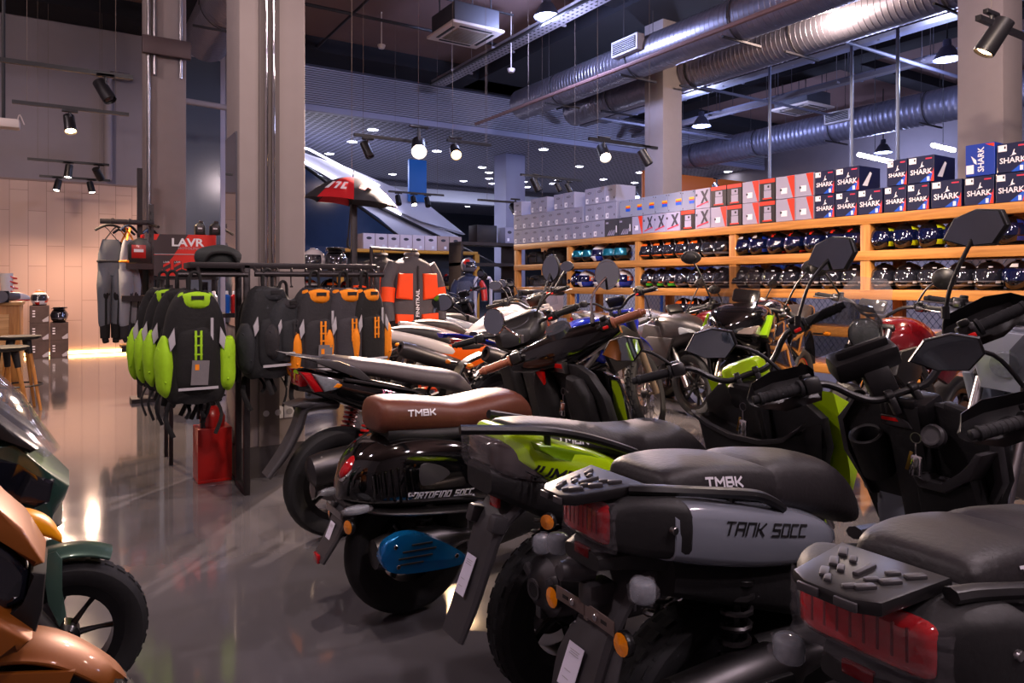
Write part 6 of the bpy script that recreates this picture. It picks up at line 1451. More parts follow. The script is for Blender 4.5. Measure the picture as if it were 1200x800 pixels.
# counter, boots, stools, helmet boxes
root = thing('counter', 'light oak counter block at the left edge', 'counter', (-.98, 10.22, 0)); m = MB(); m.box((0, 0, .5), (1.1, .8, 1.0), bev=.006); m.build('counter_body', WOODZ, root); m = MB(); m.box((0, 0, 1.02), (1.14, .84, .04), bev=.006); m.build('counter_top', OAKX, root)
m = MB(); m.box((0, -.405, .5), (.9, .02, .8), bev=.004); m.build('front_panel', OAKX, root)
def boot(loc, rz, label, c1, c2, rot=None):
    root = thing('riding_boot', label, 'boot', loc, rz, 'riding boots on the counter'); 
    m = MB(); m.body([(-.13, 0, .09, .04, 3), (-.08, 0, .12, .05, 3), (.05, 0, .10, .052, 3), (.14, 0, .075, .045, 3), (.18, .01, .05, .03, 2.4)], n=20, sub=4); m.tube([(-.07, 0, .08), (-.075, 0, .2), (-.08, 0, .33)], [.055, .062, .068], 16, sub=3); m.build('boot_shell', c1, root, smooth=60)
    m = MB(); m.body([(-.14, -.005, .02, .045, 3), (.0, -.005, .016, .055, 3), (.15, -.005, .016, .045, 3), (.19, 0, .014, .02, 2.4)], n=16, sub=3)
    for k in range(4): m.box((-.02-.006*k, 0, .1+.06*k), (.10, .13, .02), (0, .3, 0), bev=.006)
    m.build('buckle', c2, root)
    if rot: root.rotation_euler = rot
boot((-.62, 10.05, 1.10), 0, 'grey boot lying at the counter edge', HGR, FAB, (pi/2, 0, .3)); boot((-.82, 10.15, 1.042), 0.2, 'black and yellow boot standing on the counter', FAB2, HY); boot((-.52, 10.4, 1.042), .6, 'white boot farther left on the counter', HW, HR)
def stool(loc, rz, label):
    root = thing('bar_stool', label, 'stool', loc, rz, 'bar stools by the counter'); m = MB(); m.lathe([(1e-6, .70), (.16, .70), (.185, .715), (.19, .73), (.18, .735), (.1, .722), (1e-6, .72)], axis='z', n=32); m.build('seat', BLKM, root)
    for k in range(4):
        a = pi/4+k*pi/2; t = V((.09*cos(a), .09*sin(a), .70)); b = V((.22*cos(a), .22*sin(a), 0)); m = MB(); m.tube([b, t+(b-t)*.18], [.013, .018], 12); m.tube([t+(b-t)*.2, t], [.022, .03], 12, m=1); m.build('leg', [WOODZ, BLKM], root)
    m = MB(); m.lathe([(.19, .25), (.198, .258), (.206, .25), (.198, .242), (.19, .25)], axis='z', n=32); m.build('foot_ring', BLKM, root)
stool(wpx(22, 0, 6.95)[:2]+(0,), .2, 'farther bar stool with oak legs and black seat'); stool(wpx(2, 0, 5.75)[:2]+(0,), .5, 'nearer bar stool with oak legs, above the green windscreen')
BOXD = mat('dark_brown_carton', '2c2220', .6, col2='5c4a46', nscale=6)
cs = []
for k, (x0, x1, y0, y1, lab) in enumerate(((35, 57.5, 401, 419, 'bottom dark box of the taller stack on floor'), (35, 57.5, 382, 401, 'middle dark box of the taller stack'), (35, 57.5, 363, 382, 'top dark box of the taller stack under the white helmet'), (58.5, 80, 400, 418.5, 'bottom dark box of the shorter stack'), (58.5, 80, 382, 400, 'top dark box of the shorter stack under grey helmet'))):
    v = 14.25; a = upx(x0, v, 0); b = upx(x1, v, 0); h = .292; z = [0, .294, .588, 0, .294][k]
    m = MB(); m.box(((a.x+b.x)/2, v, z+h/2), (b.x-a.x, .34, h), bev=.004); w = b.x-a.x
    for q_ in range(3): m.box((a.x+w*.22, v-.1715, z+h*(.4+.15*q_)), (w*.14, .002, h*.07), m=1)
    m.add([(b.x-.005, v-.1712, z+.03), (b.x-.005, v-.1712, z+.12), (b.x-w*.35, v-.1712, z+.05), (b.x-w*.3, v-.1712, z+.02)], [(0, 1, 2, 3)], 2)
    tag(m.build('helmet_carton', [BOXD, WHITE, GREYPRINT], smooth=0), lab, 'box', 'helmet boxes by the tiled wall'); cs.append(((a.x+b.x)/2, v, z+h))
helmet('race', (cs[2][0], 14.25, cs[2][2]), -pi/2-.2, 'white and red full-face helmet on the taller dark stack', 'helmets by the tiled wall', 1.12); helmet('cross', (cs[4][0], 14.25, cs[4][2]), -pi/2+.1, 'grey peaked helmet on the shorter dark stack', 'helmets by the tiled wall', 1.12)
# umbrella and rack behind the column
root = thing('umbrella', 'open red and black umbrella hanging beyond the near column', 'umbrella', (2.56, 7.3, 1.72)); MUR = mat('umbrella_red', 'b0121c', .6); MUB = mat('umbrella_black', '2a282c', .6)
m = MB(); NP, NR = 8, 8
for k in range(NP):
    rings = []
    for i in range(NR+1):
        r = .50*i/NR; z = .66-.27*(r/.5)**2
        row = []
        for j in range(7):
            t = j/6; a = 2*pi*(k+t)/NP+.3; sc = 1-.10*sin(pi*t)*(r/.5)**2; row.append((r*sc*cos(a), r*sc*sin(a), z+.012*sin(pi*t)*(i/NR)))
        rings.append(row)
    m.loft(rings, m=0 if k in (1, 4, 6) else 1, caps=False, closed=False)
def on_can(a, r, dz=.006): return (r*cos(a), r*sin(a), .66-.27*(r/.5)**2+dz)
FW = MX.Translation((0, 0, 0))
def logo(a0, sw, mi, shapes):
    for P in shapes: m.add([on_can(a0+x*sw, .34-.16*y, .012) for x, y in P], [tuple(range(len(P)))], mi)
logo(-2.55, .5, 2, ([(-.6, .3), (-.35, .3), (-.35, -.4), (-.6, -.4)], [(-.2, .3), (.15, .3), (.15, .1), (-.2, .1)], [(0, .3), (.15, .3), (.1, -.4), (-.05, -.4)], [(.3, .3), (.6, .3), (.6, .12), (.3, .12)], [(.3, .3), (.45, .3), (.45, -.4), (.3, -.4)], [(.3, -.22), (.6, -.22), (.6, -.4), (.3, -.4)]))
logo(-1.62, .5, 0, ([(-.6, -.2), (-.3, .35), (.1, .1), (.5, .35), (.6, .1), (.2, -.2), (0, 0), (-.3, -.3)],))
m.build('canopy', [MUR, MUB, WHITE], root, smooth=40)
m = MB(); m.tube([(0, 0, .74), (0, 0, .66), (0, 0, .02)], .008, 8)
for k in range(8):
    a = 2*pi*k/8+.3; m.tube([on_can(a, .02, -.006), on_can(a, .25, -.006), on_can(a, .5, -.006)], .004, 5); m.tube([(0, 0, .4), on_can(a, .25, -.01)], .003, 5)
m.tube([(0, 0, .02), (0, 0, -.06), (.03, 0, -.09), (.06, 0, -.06)], .013, 8, sub=3); m.build('umbrella_frame', INK, root)
root.rotation_euler = (R(4), R(3), .2)
m = MB(); m.tube([(2.59, 7.27, 2.46), (2.59, 7.27, 6.05)], .0025, 5); tag(m.build('suspension_wire', mat('wire_cream', 'a08f7c', .6)), 'thin wire holding the red and black umbrella', 'wire')
root = thing('helmet_rack', 'dark steel rack with boards under the umbrella', 'rack', (2.6, 7.6, 0))
for x, y, z in ((-.03, -.45, 2.08), (-.85, -.2, 1.5), (.55, -.2, 1.5), (-.85, .2, 1.5), (.55, .2, 1.5)): m = MB(); m.box((x, y, z/2), (.06, .05, z), bev=.004); m.build('post', FRM, root)
for z in (1.36, 1.05, .5): m = MB(); m.box((-.15, -.0, z), (1.5, .9, .03)); m.box((-.15, -.45, z-.01), (1.5, .02, .07), m=1); m.build('rack_board', [GREYP, FRM], root)
helmet('openwhite', (2.22, 7.4, 1.376), -2.4, 'pearl white helmet at left of rack under the umbrella', 'helmets under the umbrella', 1.05); helmet('cross', (2.45, 7.38, 1.376), -1.9, 'black and grey peaked helmet right of the pearl one', 'helmets under the umbrella', 1.05)
for k in range(4): helmet(['redgrey', 'race', 'red', 'redgrey'][k], (1.95+.22*k, 7.4, 1.066), -2.0+.2*k, ['leftmost colourful helmet on the second board under umbrella', 'second colourful helmet on the second board under umbrella', 'third colourful helmet on the second board under umbrella', 'fourth red helmet on the second board under umbrella'][k], 'helmets under the umbrella')
def jacket(loc, rz, label, c1, c2, c3, txt=None, group='riding jackets', s=1.):
    root = thing('riding_jacket', label, 'jacket', loc, rz, group); m = MB(); root.scale = (s, s, s)
    rings = []
    for z, w, d in crom([(-.66, .24, .10), (-.5, .245, .115), (-.3, .245, .12), (-.14, .235, .11), (-.06, .2, .09), (-.02, .1, .07), (.0, .075, .06)], 4): rings.append([(w*math.copysign(abs(cos(a))**.75, cos(a)), d*sin(a), z+.008*sin(3*a+z*20)) for a in [2*pi*i/28 for i in range(28)]])
    m.loft(rings); m.build('torso', c1, root, smooth=60)
    for s in (-1, 1):
        m = MB(); m.prism([(s*.06, -.16), (s*.21, -.16), (s*.235, -.40), (s*.06, -.42)], -.145, -.09, 'y', bev=.02); m.build('front_panel', c2, root, smooth=60); m = MB(); m.prism([(s*.05, -.56), (s*.235, -.55), (s*.235, -.64), (s*.05, -.65)], -.135, -.08, 'y', bev=.015)
        m.build('hem_panel', c2, root, smooth=60)
    for s in (-1, 1): m = MB(); m.tube([(s*.19, 0, -.08), (s*.27, -.02, -.22), (s*.30, -.05, -.4), (s*.29, -.09, -.62)], [.075, .07, .062, .05], 14, sub=4, m=0); m.tube([(s*.283, -.04, -.30), (s*.30, -.055, -.44)], [.073, .068], 14, m=1); m.build('sleeve', [c1, c2], root, smooth=60)
    m = MB(); m.box((0, -.128, -.36), (.02, .012, .55), bev=.004)
    if txt: m.text(txt, .055, frame((-.012, -.142, -.45), (0, 0, 1), (0, -1, 0)), 1, bold=.02)
    m.build('zip', [c3, WHITE], root); m = MB(); m.tube([(0, 0, .0), (0, 0, .06), (.025, 0, .085), (.045, 0, .06)], .004, 6, sub=3); m.tube([(-.16, 0, -.04), (0, 0, .01), (.16, 0, -.04)], .01, 8); m.build('hanger', BLK, root); m = MB(); m.lathe([(.07, -.0), (.085, .03), (.07, .05), (.06, .03), (.07, 0)], axis='z', n=20, M=MX.Diagonal((1, .8, 1, 1))); m.build('collar', c1, root)
HVO = mat('bright_orange_fabric', 'ee4a10', .7, bump=.15, nscale=40)
jacket((3.05, 6.75, 1.52), .1, 'grey and bright orange riding jacket hanging beside the backpacks', mat('charcoal_fabric', '4a474c', .8, bump=.2, nscale=50), HVO, FAB2, 'FINNTRAIL', s=1.05)
jacket((2.80, 6.98, 1.52), .2, 'dark grey jacket with orange sleeves behind the bright one', FAB2, HVO, FAB)
m = MB(); m.tube([(2.55, 6.62, 1.60), (3.2, 6.95, 1.60)], .015, 8)
for x, y in ((2.56, 6.625), (3.19, 6.945)): m.tube([(x, y, 0), (x, y, 1.6)], .018, 8)
m.box((2.56, 6.62, .01), (.3, .3, .02)); m.box((3.19, 6.94, .01), (.3, .3, .02)); tag(m.build('garment_rail', FRM), 'plain garment rail carrying the orange jackets', 'clothes rail')
# back shelf with white boxes
YW = mat('yellow_pine', 'c98f2c', .5, noise=.1); root = thing('wall_shelf', 'yellow pine shelf under the white boxes by the back', 'shelf', (6.4, 14.1, 0))
for z in (1.93, 1.16, .75): m = MB(); m.box((-.1, 0, z), (3.2, .45, .07), bev=.005); m.build('shelf_board', YW, root)
for x in (-1.68, -.06, 1.48): m = MB(); m.box((x, -.18, .96), (.12, .08, 1.9)); m.build('post', YW, root)
m = MB(); m.box((-.1, .24, .98), (3.2, .02, 1.9)); m.build('back_board', mat('shelf_back_dark', '2c3038', .8), root)
for k in range(8):
    a = upx(425.5+14.5*k, 13.88, 2); b = upx(439.5+14.5*k, 13.88, 2); m = MB(); m.box(((a.x+b.x)/2, 14.05, 1.967+.16), (b.x-a.x-.004, .34, .32), bev=.004)
    c = (a.x+b.x)/2; m.ell((c, 13.879, 2.19), (.06, .002, .03), 16, 6, m=1); m.box((c+.05, 13.879, 2.03), (.06, .002, .06), m=2)
    o = m.build('helmet_carton', [mat('white_carton', 'd0c4cc', .5) if k < 6 else mat('beige_carton', 'a58f88', .5), OVAL, WHITE], smooth=40); tag(o, f'{"white" if k < 6 else "beige"} helmet box, {ORD[k]} from left on the yellow shelf', 'box', 'white boxes on the yellow shelf')
for k, x in enumerate((448, 468, 494, 511, 529, 546)):
    p = upx(x, 14.0, 0); helmet(['openwhite', 'bluered', 'black', 'redgrey', 'redgrey', 'bluey'][k], (p.x, 14.1, 1.197), -pi/2-.2, f'{["white", "black and red", "plain black", "grey and red", "dark grey and red", "black and blue"][k]} helmet on the yellow shelf below the white boxes', 'helmets on the yellow shelf', 1.3)
JE = mat('dark_blue_denim', '161d38', .85, noise=.2, nscale=40); 
for k in range(7):
    p = upx(488+6.3*k, 13.95, 0); root = thing('folded_jeans', f'{ORD[k]} dark blue jeans hanging below the helmets on the yellow shelf', 'jeans', (p.x, 13.95, 1.1), 0, 'jeans below the yellow shelf'); m = MB()
    for s in (-1, 1): m.tube([(s*.02, 0, 0), (s*.024, -.01, -.2), (s*.022, 0, -.42)], [.04, .042, .036], 10, sub=3)
    m.box((0, 0, -.01), (.1, .09, .05), bev=.012); m.build('trouser_legs', JE, root, smooth=60); m = MB(); m.tube([(0, 0, .015), (0, 0, .05)], .004, 6); m.build('hook', FRM, root)
# mannequin with red helmet and dark shelving
root = thing('dark_shelf_unit', 'dark brown shelf unit between yellow shelf and wooden shelf', 'shelf', (7.0, 12.1, 0)); DB = mat('dark_brown_board', '2b2322', .6, noise=.1)
for z in (2.02, 1.62, 1.1, .5): m = MB(); m.box((0, 0, z), (1.25, .5, .06)); m.build('shelf_board', DB, root)
for x in (-.6, .6): m = MB(); m.box((x, 0, 1.0), (.05, .5, 2.0)); m.build('side_panel', DB, root)
m = MB(); m.box((-.1, 0, 2.05+.17), (.45, .34, .34), bev=.004); o = m.build('carton', BLACKC); o.location = (7.1, 12.1, 0); tag(o, 'black box on top of the dark shelf unit', 'box')
m = MB(); m.box((0, 0, 2.05+.16), (.2, .3, .32), bev=.004); m.ell((0, -.151, 2.27), (.05, .002, .03), 14, 6, m=1); m.box((-.03, -.151, 2.12), (.05, .002, .06), m=2); o = m.build('carton', [LGREY, OVAL, WHITE]); o.location = (7.5, 12.05, 0); tag(o, 'single grey box beside the black one on dark shelf unit', 'box')
pm = upx(549, 10.6, 0); root = thing('mannequin', 'torso mannequin in navy and red jersey under a red helmet', 'mannequin', (pm.x, 10.6, 0), -.3); m = MB(); rings = [[(w*cos(a), d*sin(a), z) for a in [2*pi*i/24 for i in range(24)]] for z, w, d in crom([(.82, .15, .1), (.95, .15, .1), (1.15, .19, .12), (1.28, .2, .12), (1.36, .15, .1), (1.40, .06, .06), (1.47, .055, .055)], 4)]
m.loft(rings); m.build('jersey', mat('navy_jersey', '1c2440', .7), root, smooth=60)
for s in (-1, 1): m = MB(); m.tube([(s*.19, 0, 1.28), (s*.26, -.02, 1.15), (s*.27, -.06, .95)], [.07, .06, .05], 12, sub=3); m.build('sleeve', HR if s > 0 else mat('navy_jersey', '1c2440'), root)
m = MB(); m.tube([(0, 0, .83), (0, 0, .02)], .02, 10); m.disc((0, 0, .012), .16, .024, 'z', 24); m.build('stand', STEEL, root)
helmet('redgrey', (pm.x, 10.6, 1.44), -1.2, 'grey and red helmet on the mannequin by the dark shelf unit', 'mannequin helmet', 1.08)
m = MB(); a = upx(557, 10.2, 0); m.tube([(a.x, 10.2, 0), (a.x, 10.2, 1.30), (a.x+.02, 10.2, 1.34), (a.x+.28, 10.2, 1.34), (a.x+.3, 10.2, 1.30), (a.x+.3, 10.2, 0)], .028, 10); tag(m.build('barrier_rail', mat('white_tube', 'b6b4c0', .35)), 'white bent tube barrier beside the mannequin', 'barrier')
# ---------------------------------------------------------------- motorcycles behind the near row
def moto(label, loc, rz, kind, c1, c2, seat=None, rim=None, rad=.30, wb=1.36, knob=0, turn=20, wire=False, stripe=None, screen=None, muff=None, mir_=True, forkm=None, gripm=None, deco=None, plate=True, lens=None, group='motorcycles parked behind the scooters', scale=1., accent=None, wrap=False):
    t = thing('motorcycle', label, 'motorcycle', (loc[0], loc[1], 0), rz, group); t.scale = (scale,)*3
    seat = seat or SEAT; rim = rim or RIMB; dirt = kind == 'dirt'; sport = kind == 'sport'
    rf = rad+(.02 if dirt else 0); zS = 1.02 if not sport else .92
    rake = 26; tt = math.tan(R(rake)); S = (wb-(zS-rf)*tt, 0, zS); M = steer_mx(S, turn, rake)
    st, n = ('wire', 28) if wire else ('split' if sport else 'cast', 5 if sport else 6)
    wheel(t, (0, 0, rad), rad, .15 if not dirt else .11, rad-(.085 if not dirt else .075), st, n, rim, knob, stripe=stripe)
    wheel(t, (wb, 0, rf), rf, .115 if not dirt else .09, rf-(.08 if not dirt else .065), st, n, rim, knob, stripe=stripe, M=M)
    # fork, yokes
    m = MB(); bot = V((wb, 0, rf)); top = V((S[0]-.02*tt, 0, S[2]-.02)); d = (bot-top)
    for s in (-1, 1):
        o = V((0, s*.095, 0)); m.tube([top+o, top+d*.5+o, top+d*.52+o, bot+o], [.022, .022, .028, .028] if dirt or sport else [.021]*3+[.03], 12, m=0)
        if dirt: m.tube([top+o+d*.02, top+d*.45+o], [.034, .034], 12, m=1)
    for k in (.02, .24): c = top+d*k; m.box(c, (.05, .25, .035), (0, -R(rake), 0), bev=.01, m=1)
    m.tube([bot+V((0, -.11, 0)), bot+V((0, .11, 0))], .012, 8); m.build('fork', [forkm or STEEL, BLK], t, M=M)
    pts = [(0, 0, .03), (0, .06, .03), (-.01, .14, .09), (-.03, .22, .11), (-.09, .39, .11)] if not sport else [(.0, 0, .0), (0, .1, .0), (0, .13, .02), (-.02, .2, .01), (-.11, .35, -.04)]
    handlebar(t, S, M, pts, gripmat=gripm, lever=STEEL, metal=BLK if kind != 'naked' else DSTEEL)
    if wrap:
        m = MB(); m.tube([V(S)+V((-.05, -.30, .06)), V(S)+V((-.01, -.12, .03)), V(S)+V((.01, 0, .0)), V(S)+V((-.01, .12, .03)), V(S)+V((-.05, .30, .06))], .036, 12, sub=4); m.build('wrapped_bar_sleeve', mat('silver_wrap', 'a9b0c0', .25, .3, bump=.6, nscale=30, coat=.5), t, M=M)
    # front fender
    m = MB()
    if dirt: slab(m, [(wb-.42, .86, .06, .012), (wb-.2, .83, .075, .012), (wb+.02, .77, .08, .012), (wb+.22, .69, .05, .01)], crown=.03)
    else: slab(m, arc_path(wb, rf, rf+.03, 165, 35, (.07, .05), .01), crown=.02); 
    if not dirt:
        for s in (-1, 1): m.box((wb-.05, s*.07, rf+.08), (.05, .008, .22), (0, -R(24), 0), bev=.003)
    m.build('front_fender', c2 if not dirt else c1, t, M=M)
    # frame, swingarm, engine
    m = MB()
    for s in (-1, 1):
        m.tube([(S[0]-.1, s*.04, zS-.12), (S[0]-.3, s*.13, .72), (wb*.42, s*.13, .55), (wb*.33, s*.11, .38)], .024, 8, sub=3)
        m.tube([(wb*.36, s*.1, .42), (.2, s*.11, .36), (0, s*.11, rad)], .026, 8, flat=1.3)
        m.tube([(wb*.42, s*.1, .6), (.1, s*.08, .78), (-.15, s*.07, .86)], .014, 8)
        m.tube([(S[0]-.08, s*.05, zS-.22), (wb*.68, s*.14, .45), (wb*.6, s*.14, .26), (wb*.36, s*.12, .26)], .016, 8, sub=3)
    m.build('frame', DSTEEL if not deco else deco, t)
    m = MB(); cx = wb*.5
    m.body([(cx-.24, .26, .5, .1, 4), (cx-.1, .22, .56, .17, 4), (cx+.08, .22, .54, .18, 4), (cx+.2, .26, .46, .13, 4)], sub=3)
    for k in range(7): m.box((cx+.09+.012*k, 0, .52+.032*k), (.2, .2-.006*k, .016), (0, -.3, 0), bev=.004, m=1)
    m.box((cx+.15, 0, .73), (.18, .17, .09), (0, -.3, 0), bev=.02)
    for s in (-1, 1): m.disc((cx-.06, s*.17, .38), .1, .05, 'y', 24); m.disc((cx+.1, s*.175, .36), .065, .04, 'y', 20)
    m.tube([(cx-.24, -.1, .3), (.05, -.1, rad+.03)], .012, 6, m=1); m.build('engine', [CAST, DSTEEL], t)
    shock(t, (wb*.3, 0, .38), (wb*.34, 0, .74), .035, 8, REDSP if rim is not RIMB else DSTEEL)
    # exhaust
    mf = muff or DSTEEL; m = MB(); zz = .62 if dirt or kind == 'moto' else .42
    m.tube([(cx+.25, -.05, .66), (cx+.33, -.1, .45), (cx+.15, -.13, .24), (cx-.2, -.14, .26), (.28, -.15, zz-.06), (.2, -.155, zz)], .02, 8, sub=4, m=1)
    a, b = V((.28, -.17, zz-.02)), V((-.24, -.19, zz+.16)); F = frame(a, (b-a).cross(V((0, 1, .1))), b-a); L = (b-a).length
    m.lathe([(1e-6, 0), (.035, 0), (.058, .05), (.06, L*.9), (.05, L), (.03, L+.004), (.028, L-.03), (1e-6, L-.03)], axis='z', n=20, M=F); m.build('exhaust', [mf, STEEL], t)
    # tank
    xt = S[0]-.12; m = MB()
    if dirt: m.body([(xt-.42, .80, .90, .08, 3), (xt-.25, .70, .97, .13, 3), (xt-.08, .62, .99, .16, 3), (xt+.04, .66, .93, .1, 3)], n=24, sub=4)
    else: m.body([(xt-.50, .76, .86, .09, 2.8), (xt-.38, .72, .95, .15, 2.8), (xt-.2, .68, 1.03 if not sport else .99, .175, 2.8), (xt-.03, .70, 1.01 if not sport else .96, .16, 2.8), (xt+.08, .76, .93, .09, 2.8)], n=28, sub=5)
    m.lathe([(1e-6, .02), (.035, .018), (.04, 0)][::-1], o=(xt-.17, 0, 1.015 if not sport else .975), axis='z', n=18, m=1); m.build('fuel_tank', [c1, STEEL], t)
    # side shrouds
    m = MB()
    if dirt or kind == 'moto': two(m, [(xt-.30, .90), (xt+.05, .93), (xt+.22, .84), (xt+.12, .62), (xt-.05, .56), (xt-.12, .72)], .14, .185, bev=.012)
    else: two(m, [(xt-.06, .86), (xt+.14, .84), (xt+.2, .70), (xt+.02, .58), (xt-.1, .7)], .15, .19, bev=.012)
    m.build('tank_shroud', c2, t, lr=True)
    m = MB(); two(m, [(-.02, .80), (wb*.36, .76), (wb*.4, .66), (wb*.26, .58), (.1, .70)], .09, .13, bev=.012); m.build('side_panel', c2 if dirt or kind == 'moto' else c1, t, lr=True)
    # seat and tail
    m = MB()
    if dirt: m.body([(-.22, .86, .915, .06, 3), (-.1, .83, .925, .085, 3.4), (.2, .80, .895, .1, 3.4), (.5, .78, .89, .1, 3.4), (xt-.22, .80, .94, .08, 3)], n=20, sub=4)
    else:
        m.body([(.22, .72, .80, .1, 3), (.3, .71, .825, .135, 3.2), (.48, .72, .815, .13, 3), (xt-.42, .74, .86, .09, 2.6)], n=20, sub=4)
        m.body([(-.24, .87, .92, .06, 3), (-.1, .83, .93, .1, 3), (.12, .76, .90, .12, 3), (.24, .74, .83, .11, 3)], n=20, sub=4)
    m.build('seat', seat, t, smooth=50)
    m = MB()
    if dirt: slab(m, [(.15, .78, .09, .014), (-.1, .84, .085, .014), (-.35, .90, .075, .012), (-.48, .91, .05, .01)], crown=.02)
    else: m.body([(-.38, .87, .92, .03, 3), (-.3, .83, .915, .075, 3.4), (-.1, .78, .88, .12, 3.6), (.12, .70, .82, .14, 3.6), (.3, .66, .76, .12, 3)], n=24, sub=4)
    m.build('tail', c1, t)
    m = MB(); m.box((-.36, 0, .85), (.05, .11, .035), bev=.01); m.build('tail_light', REDL, t)
    if plate:
        m = MB(); slab(m, [(-.15, .76, .06, .02), (-.3, .70, .05, .02), (-.38, .58, .05, .016), (-.42, .46, .045, .012)], crown=.01)
        for s in (-1, 1): m.tube([(-.32, s*.05, .70), (-.33, s*.13, .70)], .008, 8); m.ell((-.335, s*.15, .70), (.025, .03, .018), 12, 8, m=1)
        m.build('number_plate_holder', [BLK, AMB], t)
    # head
    m = MB()
    if sport:
        m.body([(S[0]-.05, .70, .96, .17, 3), (S[0]+.1, .64, .97, .19, 3), (S[0]+.26, .70, .94, .15, 3), (S[0]+.36, .76, .88, .07, 3), (S[0]+.4, .79, .84, .02, 2)], n=28, sub=4)
        two(m, [(S[0]-.12, .74), (S[0]+.2, .74), (S[0]+.1, .5), (cx, .30), (cx-.1, .30), (cx, .56)], .17, .20, bev=.012)
        m.build('fairing', c2, t)
        if accent:
            m = MB(); two(m, [(S[0]+.08, .90), (S[0]+.14, .90), (S[0]+.25, .79), (S[0]+.21, .77)], .155, .2, bev=.008); m.build('fairing_accent', accent, t, lr=True)
        m = MB(); two(m, [(S[0]+.18, .86), (S[0]+.33, .83), (S[0]+.37, .80), (S[0]+.24, .77)], .06, .16, bev=.015); m.build('headlight', lens or CLEARL, t, lr=True)
    elif dirt or kind == 'moto':
        m.prism([(-.1, zS+.02), (.1, zS+.02), (.13, zS-.1), (.08, zS-.24), (-.08, zS-.24), (-.13, zS-.1)], S[0]+.1, S[0]+.15, 'x', bev=.015); m.lathe([(.06, 0), (.055, .02), (1e-6, .028)], axis='z', n=18, M=frame((S[0]+.15, 0, zS-.12), (0, 1, 0), (1, 0, -.1)), m=1)
        m.build('headlight', [c1, CLEARL], t, M=M)
    else:
        F = frame((S[0]+.12, 0, zS-.08), (0, 1, 0), (1, 0, -.05))
        m.lathe([(1e-6, -.09), (.06, -.085), (.095, -.03), (.1, .02), (.094, .028)], axis='z', n=24, M=F); m.lathe([(.094, .02), (.05, .04), (1e-6, .046)], axis='z', n=24, m=1, M=F)
        m.build('headlight', [BLK, CLEARL], t, M=M)
    m = MB(); m.box((S[0]+.06, 0, zS+.09), (.04, .16, .09), (0, -.7, 0), bev=.015); m.box((S[0]+.045, 0, zS+.1), (.02, .12, .06), (0, -.7, 0), bev=.004, m=1); m.build('instrument_pod', [BLK, MATS['clear_glossy_dial']], t, M=M)
    if screen:
        m = MB(); x0 = S[0]+.22 if not sport else S[0]+.2; rings = []
        for (dx, z, w) in ((.1, zS-.02, .12), (.06, zS+.1, .15), (.0, zS+.2, .14), (-.06, zS+.27, .09)): rings.append([(x0+dx-(2.2*y*y), y, z) for y in [w*(k/6-1) for k in range(13)]])
        m.loft(rings, caps=False, closed=False); m.build('windscreen', screen, t, M=None if sport else M, smooth=60)
    for s in ((-1, 1) if mir_ else ()):
        b = M @ V((S[0]-.02, s*.22, zS+.12 if not sport else zS+.04)); c = M @ V((S[0]+.02, s*.36, zS+.30)); nrm = M.to_3x3() @ V((-1, -s*.1, .0))
        mirror(t, b, (b+c)/2+V((.02, 0, .03)), c, nrm, (0, 0, 1), .13, .085, 'tear' if kind != 'naked' else 'round')
    return t
WHP = mat('white_plastic', 'c9c2c0', .25, coat=.7); ORP = mat('orange_plastic', 'd85a10', .3, coat=.5); ORR = mat('orange_rim', 'd8500a', .35, .2, coat=.4); SILP = mat('silver_metallic', '8a8e9c', .22, .6, coat=.8); BLUP = mat('blue_plastic', '1226a0', .25, coat=.6); REDP = mat('deep_red_paint', '5a0810', .15, .2, coat=1.); GRYP = mat('grey_white_paint', '9ba0ac', .2, coat=.8)
TSC = mat('tinted_screen', '6a6a72', .04, alpha=.32, coat=1.); PINKS = mat('pinkish_brown_seat', '6b4a48', .45, bump=.1)
moto('dirt bike with black forks boots, knobbly tyres and blue tank shrouds', (2.62, 4.28), .02, 'dirt', BLUP, BLK, rad=.32, wb=1.42, knob=1, wire=True, turn=28, mir_=False, stripe=None, forkm=mat('champagne_fork', '9c8a76', .3, .7), rim=DSTEEL)
moto('white and orange motorcycle with pointed tail, directly behind the black spring scooter', (2.3, 4.93), -.03, 'moto', WHP, ORP, rad=.31, knob=2, turn=30, wb=1.38)
moto('white motorcycle with orange wheel rims and silver muffler', (2.85, 5.72), -.02, 'moto', WHP, GRYP, rim=ORR, rad=.31, turn=25, muff=mat('bright_muffler', 'b9b4b4', .25, .9), screen=None)
moto('grey-white road bike with windscreen beyond the orange-rimmed one', (3.65, 6.8), 0., 'naked', GRYP, BLK, turn=25, screen=TSC, stripe=REDP)
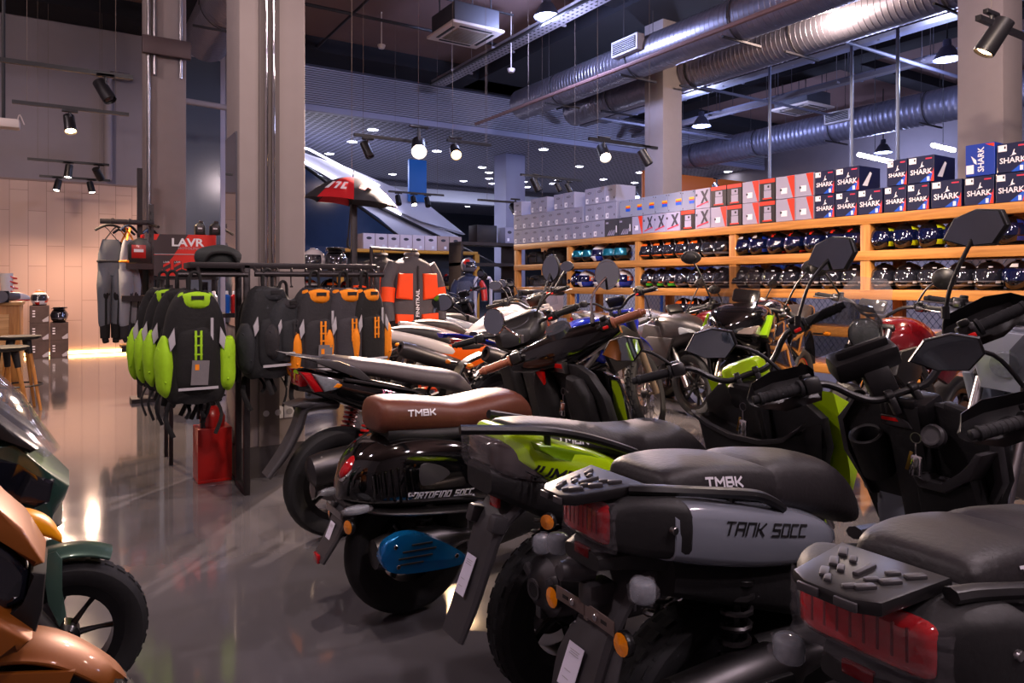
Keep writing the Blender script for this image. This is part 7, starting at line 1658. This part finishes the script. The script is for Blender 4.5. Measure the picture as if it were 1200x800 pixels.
moto('red-trimmed road bike farthest along the second row', (3.55, 8.45), 0., 'naked', BLK, REDP, turn=25)
moto('silver sports bike with large metallic tank before the middle bay', (4.9, 6.0), -pi/2+.06, 'sport', SILP, DSTEEL, turn=-12, rad=.3)
moto('red, white and blue sports bike before the shelf post', (5.6, 5.65), -pi/2+.0, 'sport', REDP, mat('blue_fairing', '1a2a86', .2, coat=1.), turn=-10, rad=.3)
moto('black sports bike with lime accents and red-striped front wheel facing us', (5.25, 3.78), pi+.36, 'sport', GLOSS, GLOSS, scale=1.15, accent=MATS['dark_lime_paint'], turn=12, rad=.31, stripe=REDSP, screen=mat('smoked_screen', '0e0d10', .05, alpha=.72, coat=1.), lens=mat('sleepy_headlight', '6b625f', .2, coat=1.), knob=3)
moto('dark red naked bike behind the smoked screen of the grey scooter', (5.3, 2.52), pi+.0, 'naked', REDP, BLK, turn=15, screen=TSC, gripm=RUB)
moto('motorcycle with pinkish seat and silver wrapped bars at the right edge', (4.6, 1.42), pi-.03, 'moto', GRYP, mat('pale_blue_panel', '8b94a4', .25, coat=.7), seat=PINKS, turn=15, wrap=True, mir_=False)
moto('dark naked bike before the fourth bay, facing us', (5.2, 10.6), -pi/2, 'naked', DSTEEL, BLUP, turn=-15, screen=TSC)
cam = bpy.data.cameras.new('camera'); co = bpy.data.objects.new('camera', cam); COL.objects.link(co)
cam.sensor_width = 36; cam.lens = 826/1200*36; cam.shift_y = -68/1200; cam.clip_start = .05; cam.clip_end = 200
co.location = (0, 0, 1.25); co.rotation_euler = (pi/2, 0, -math.atan2(.536, .844)); SC.camera = co
w = bpy.data.worlds.new('world'); SC.world = w; w.use_nodes = True
w.node_tree.nodes['Background'].inputs[0].default_value = lin('a79cc4'); w.node_tree.nodes['Background'].inputs[1].default_value = .1
SC.view_settings.view_transform = 'Standard'; SC.view_settings.look = 'None'; SC.view_settings.exposure = .3; SC.view_settings.gamma = 1
SC.cycles.use_denoising = True; SC.cycles.max_bounces = 6; SC.cycles.transparent_max_bounces = 12
SC.cycles.sample_clamp_indirect = 4
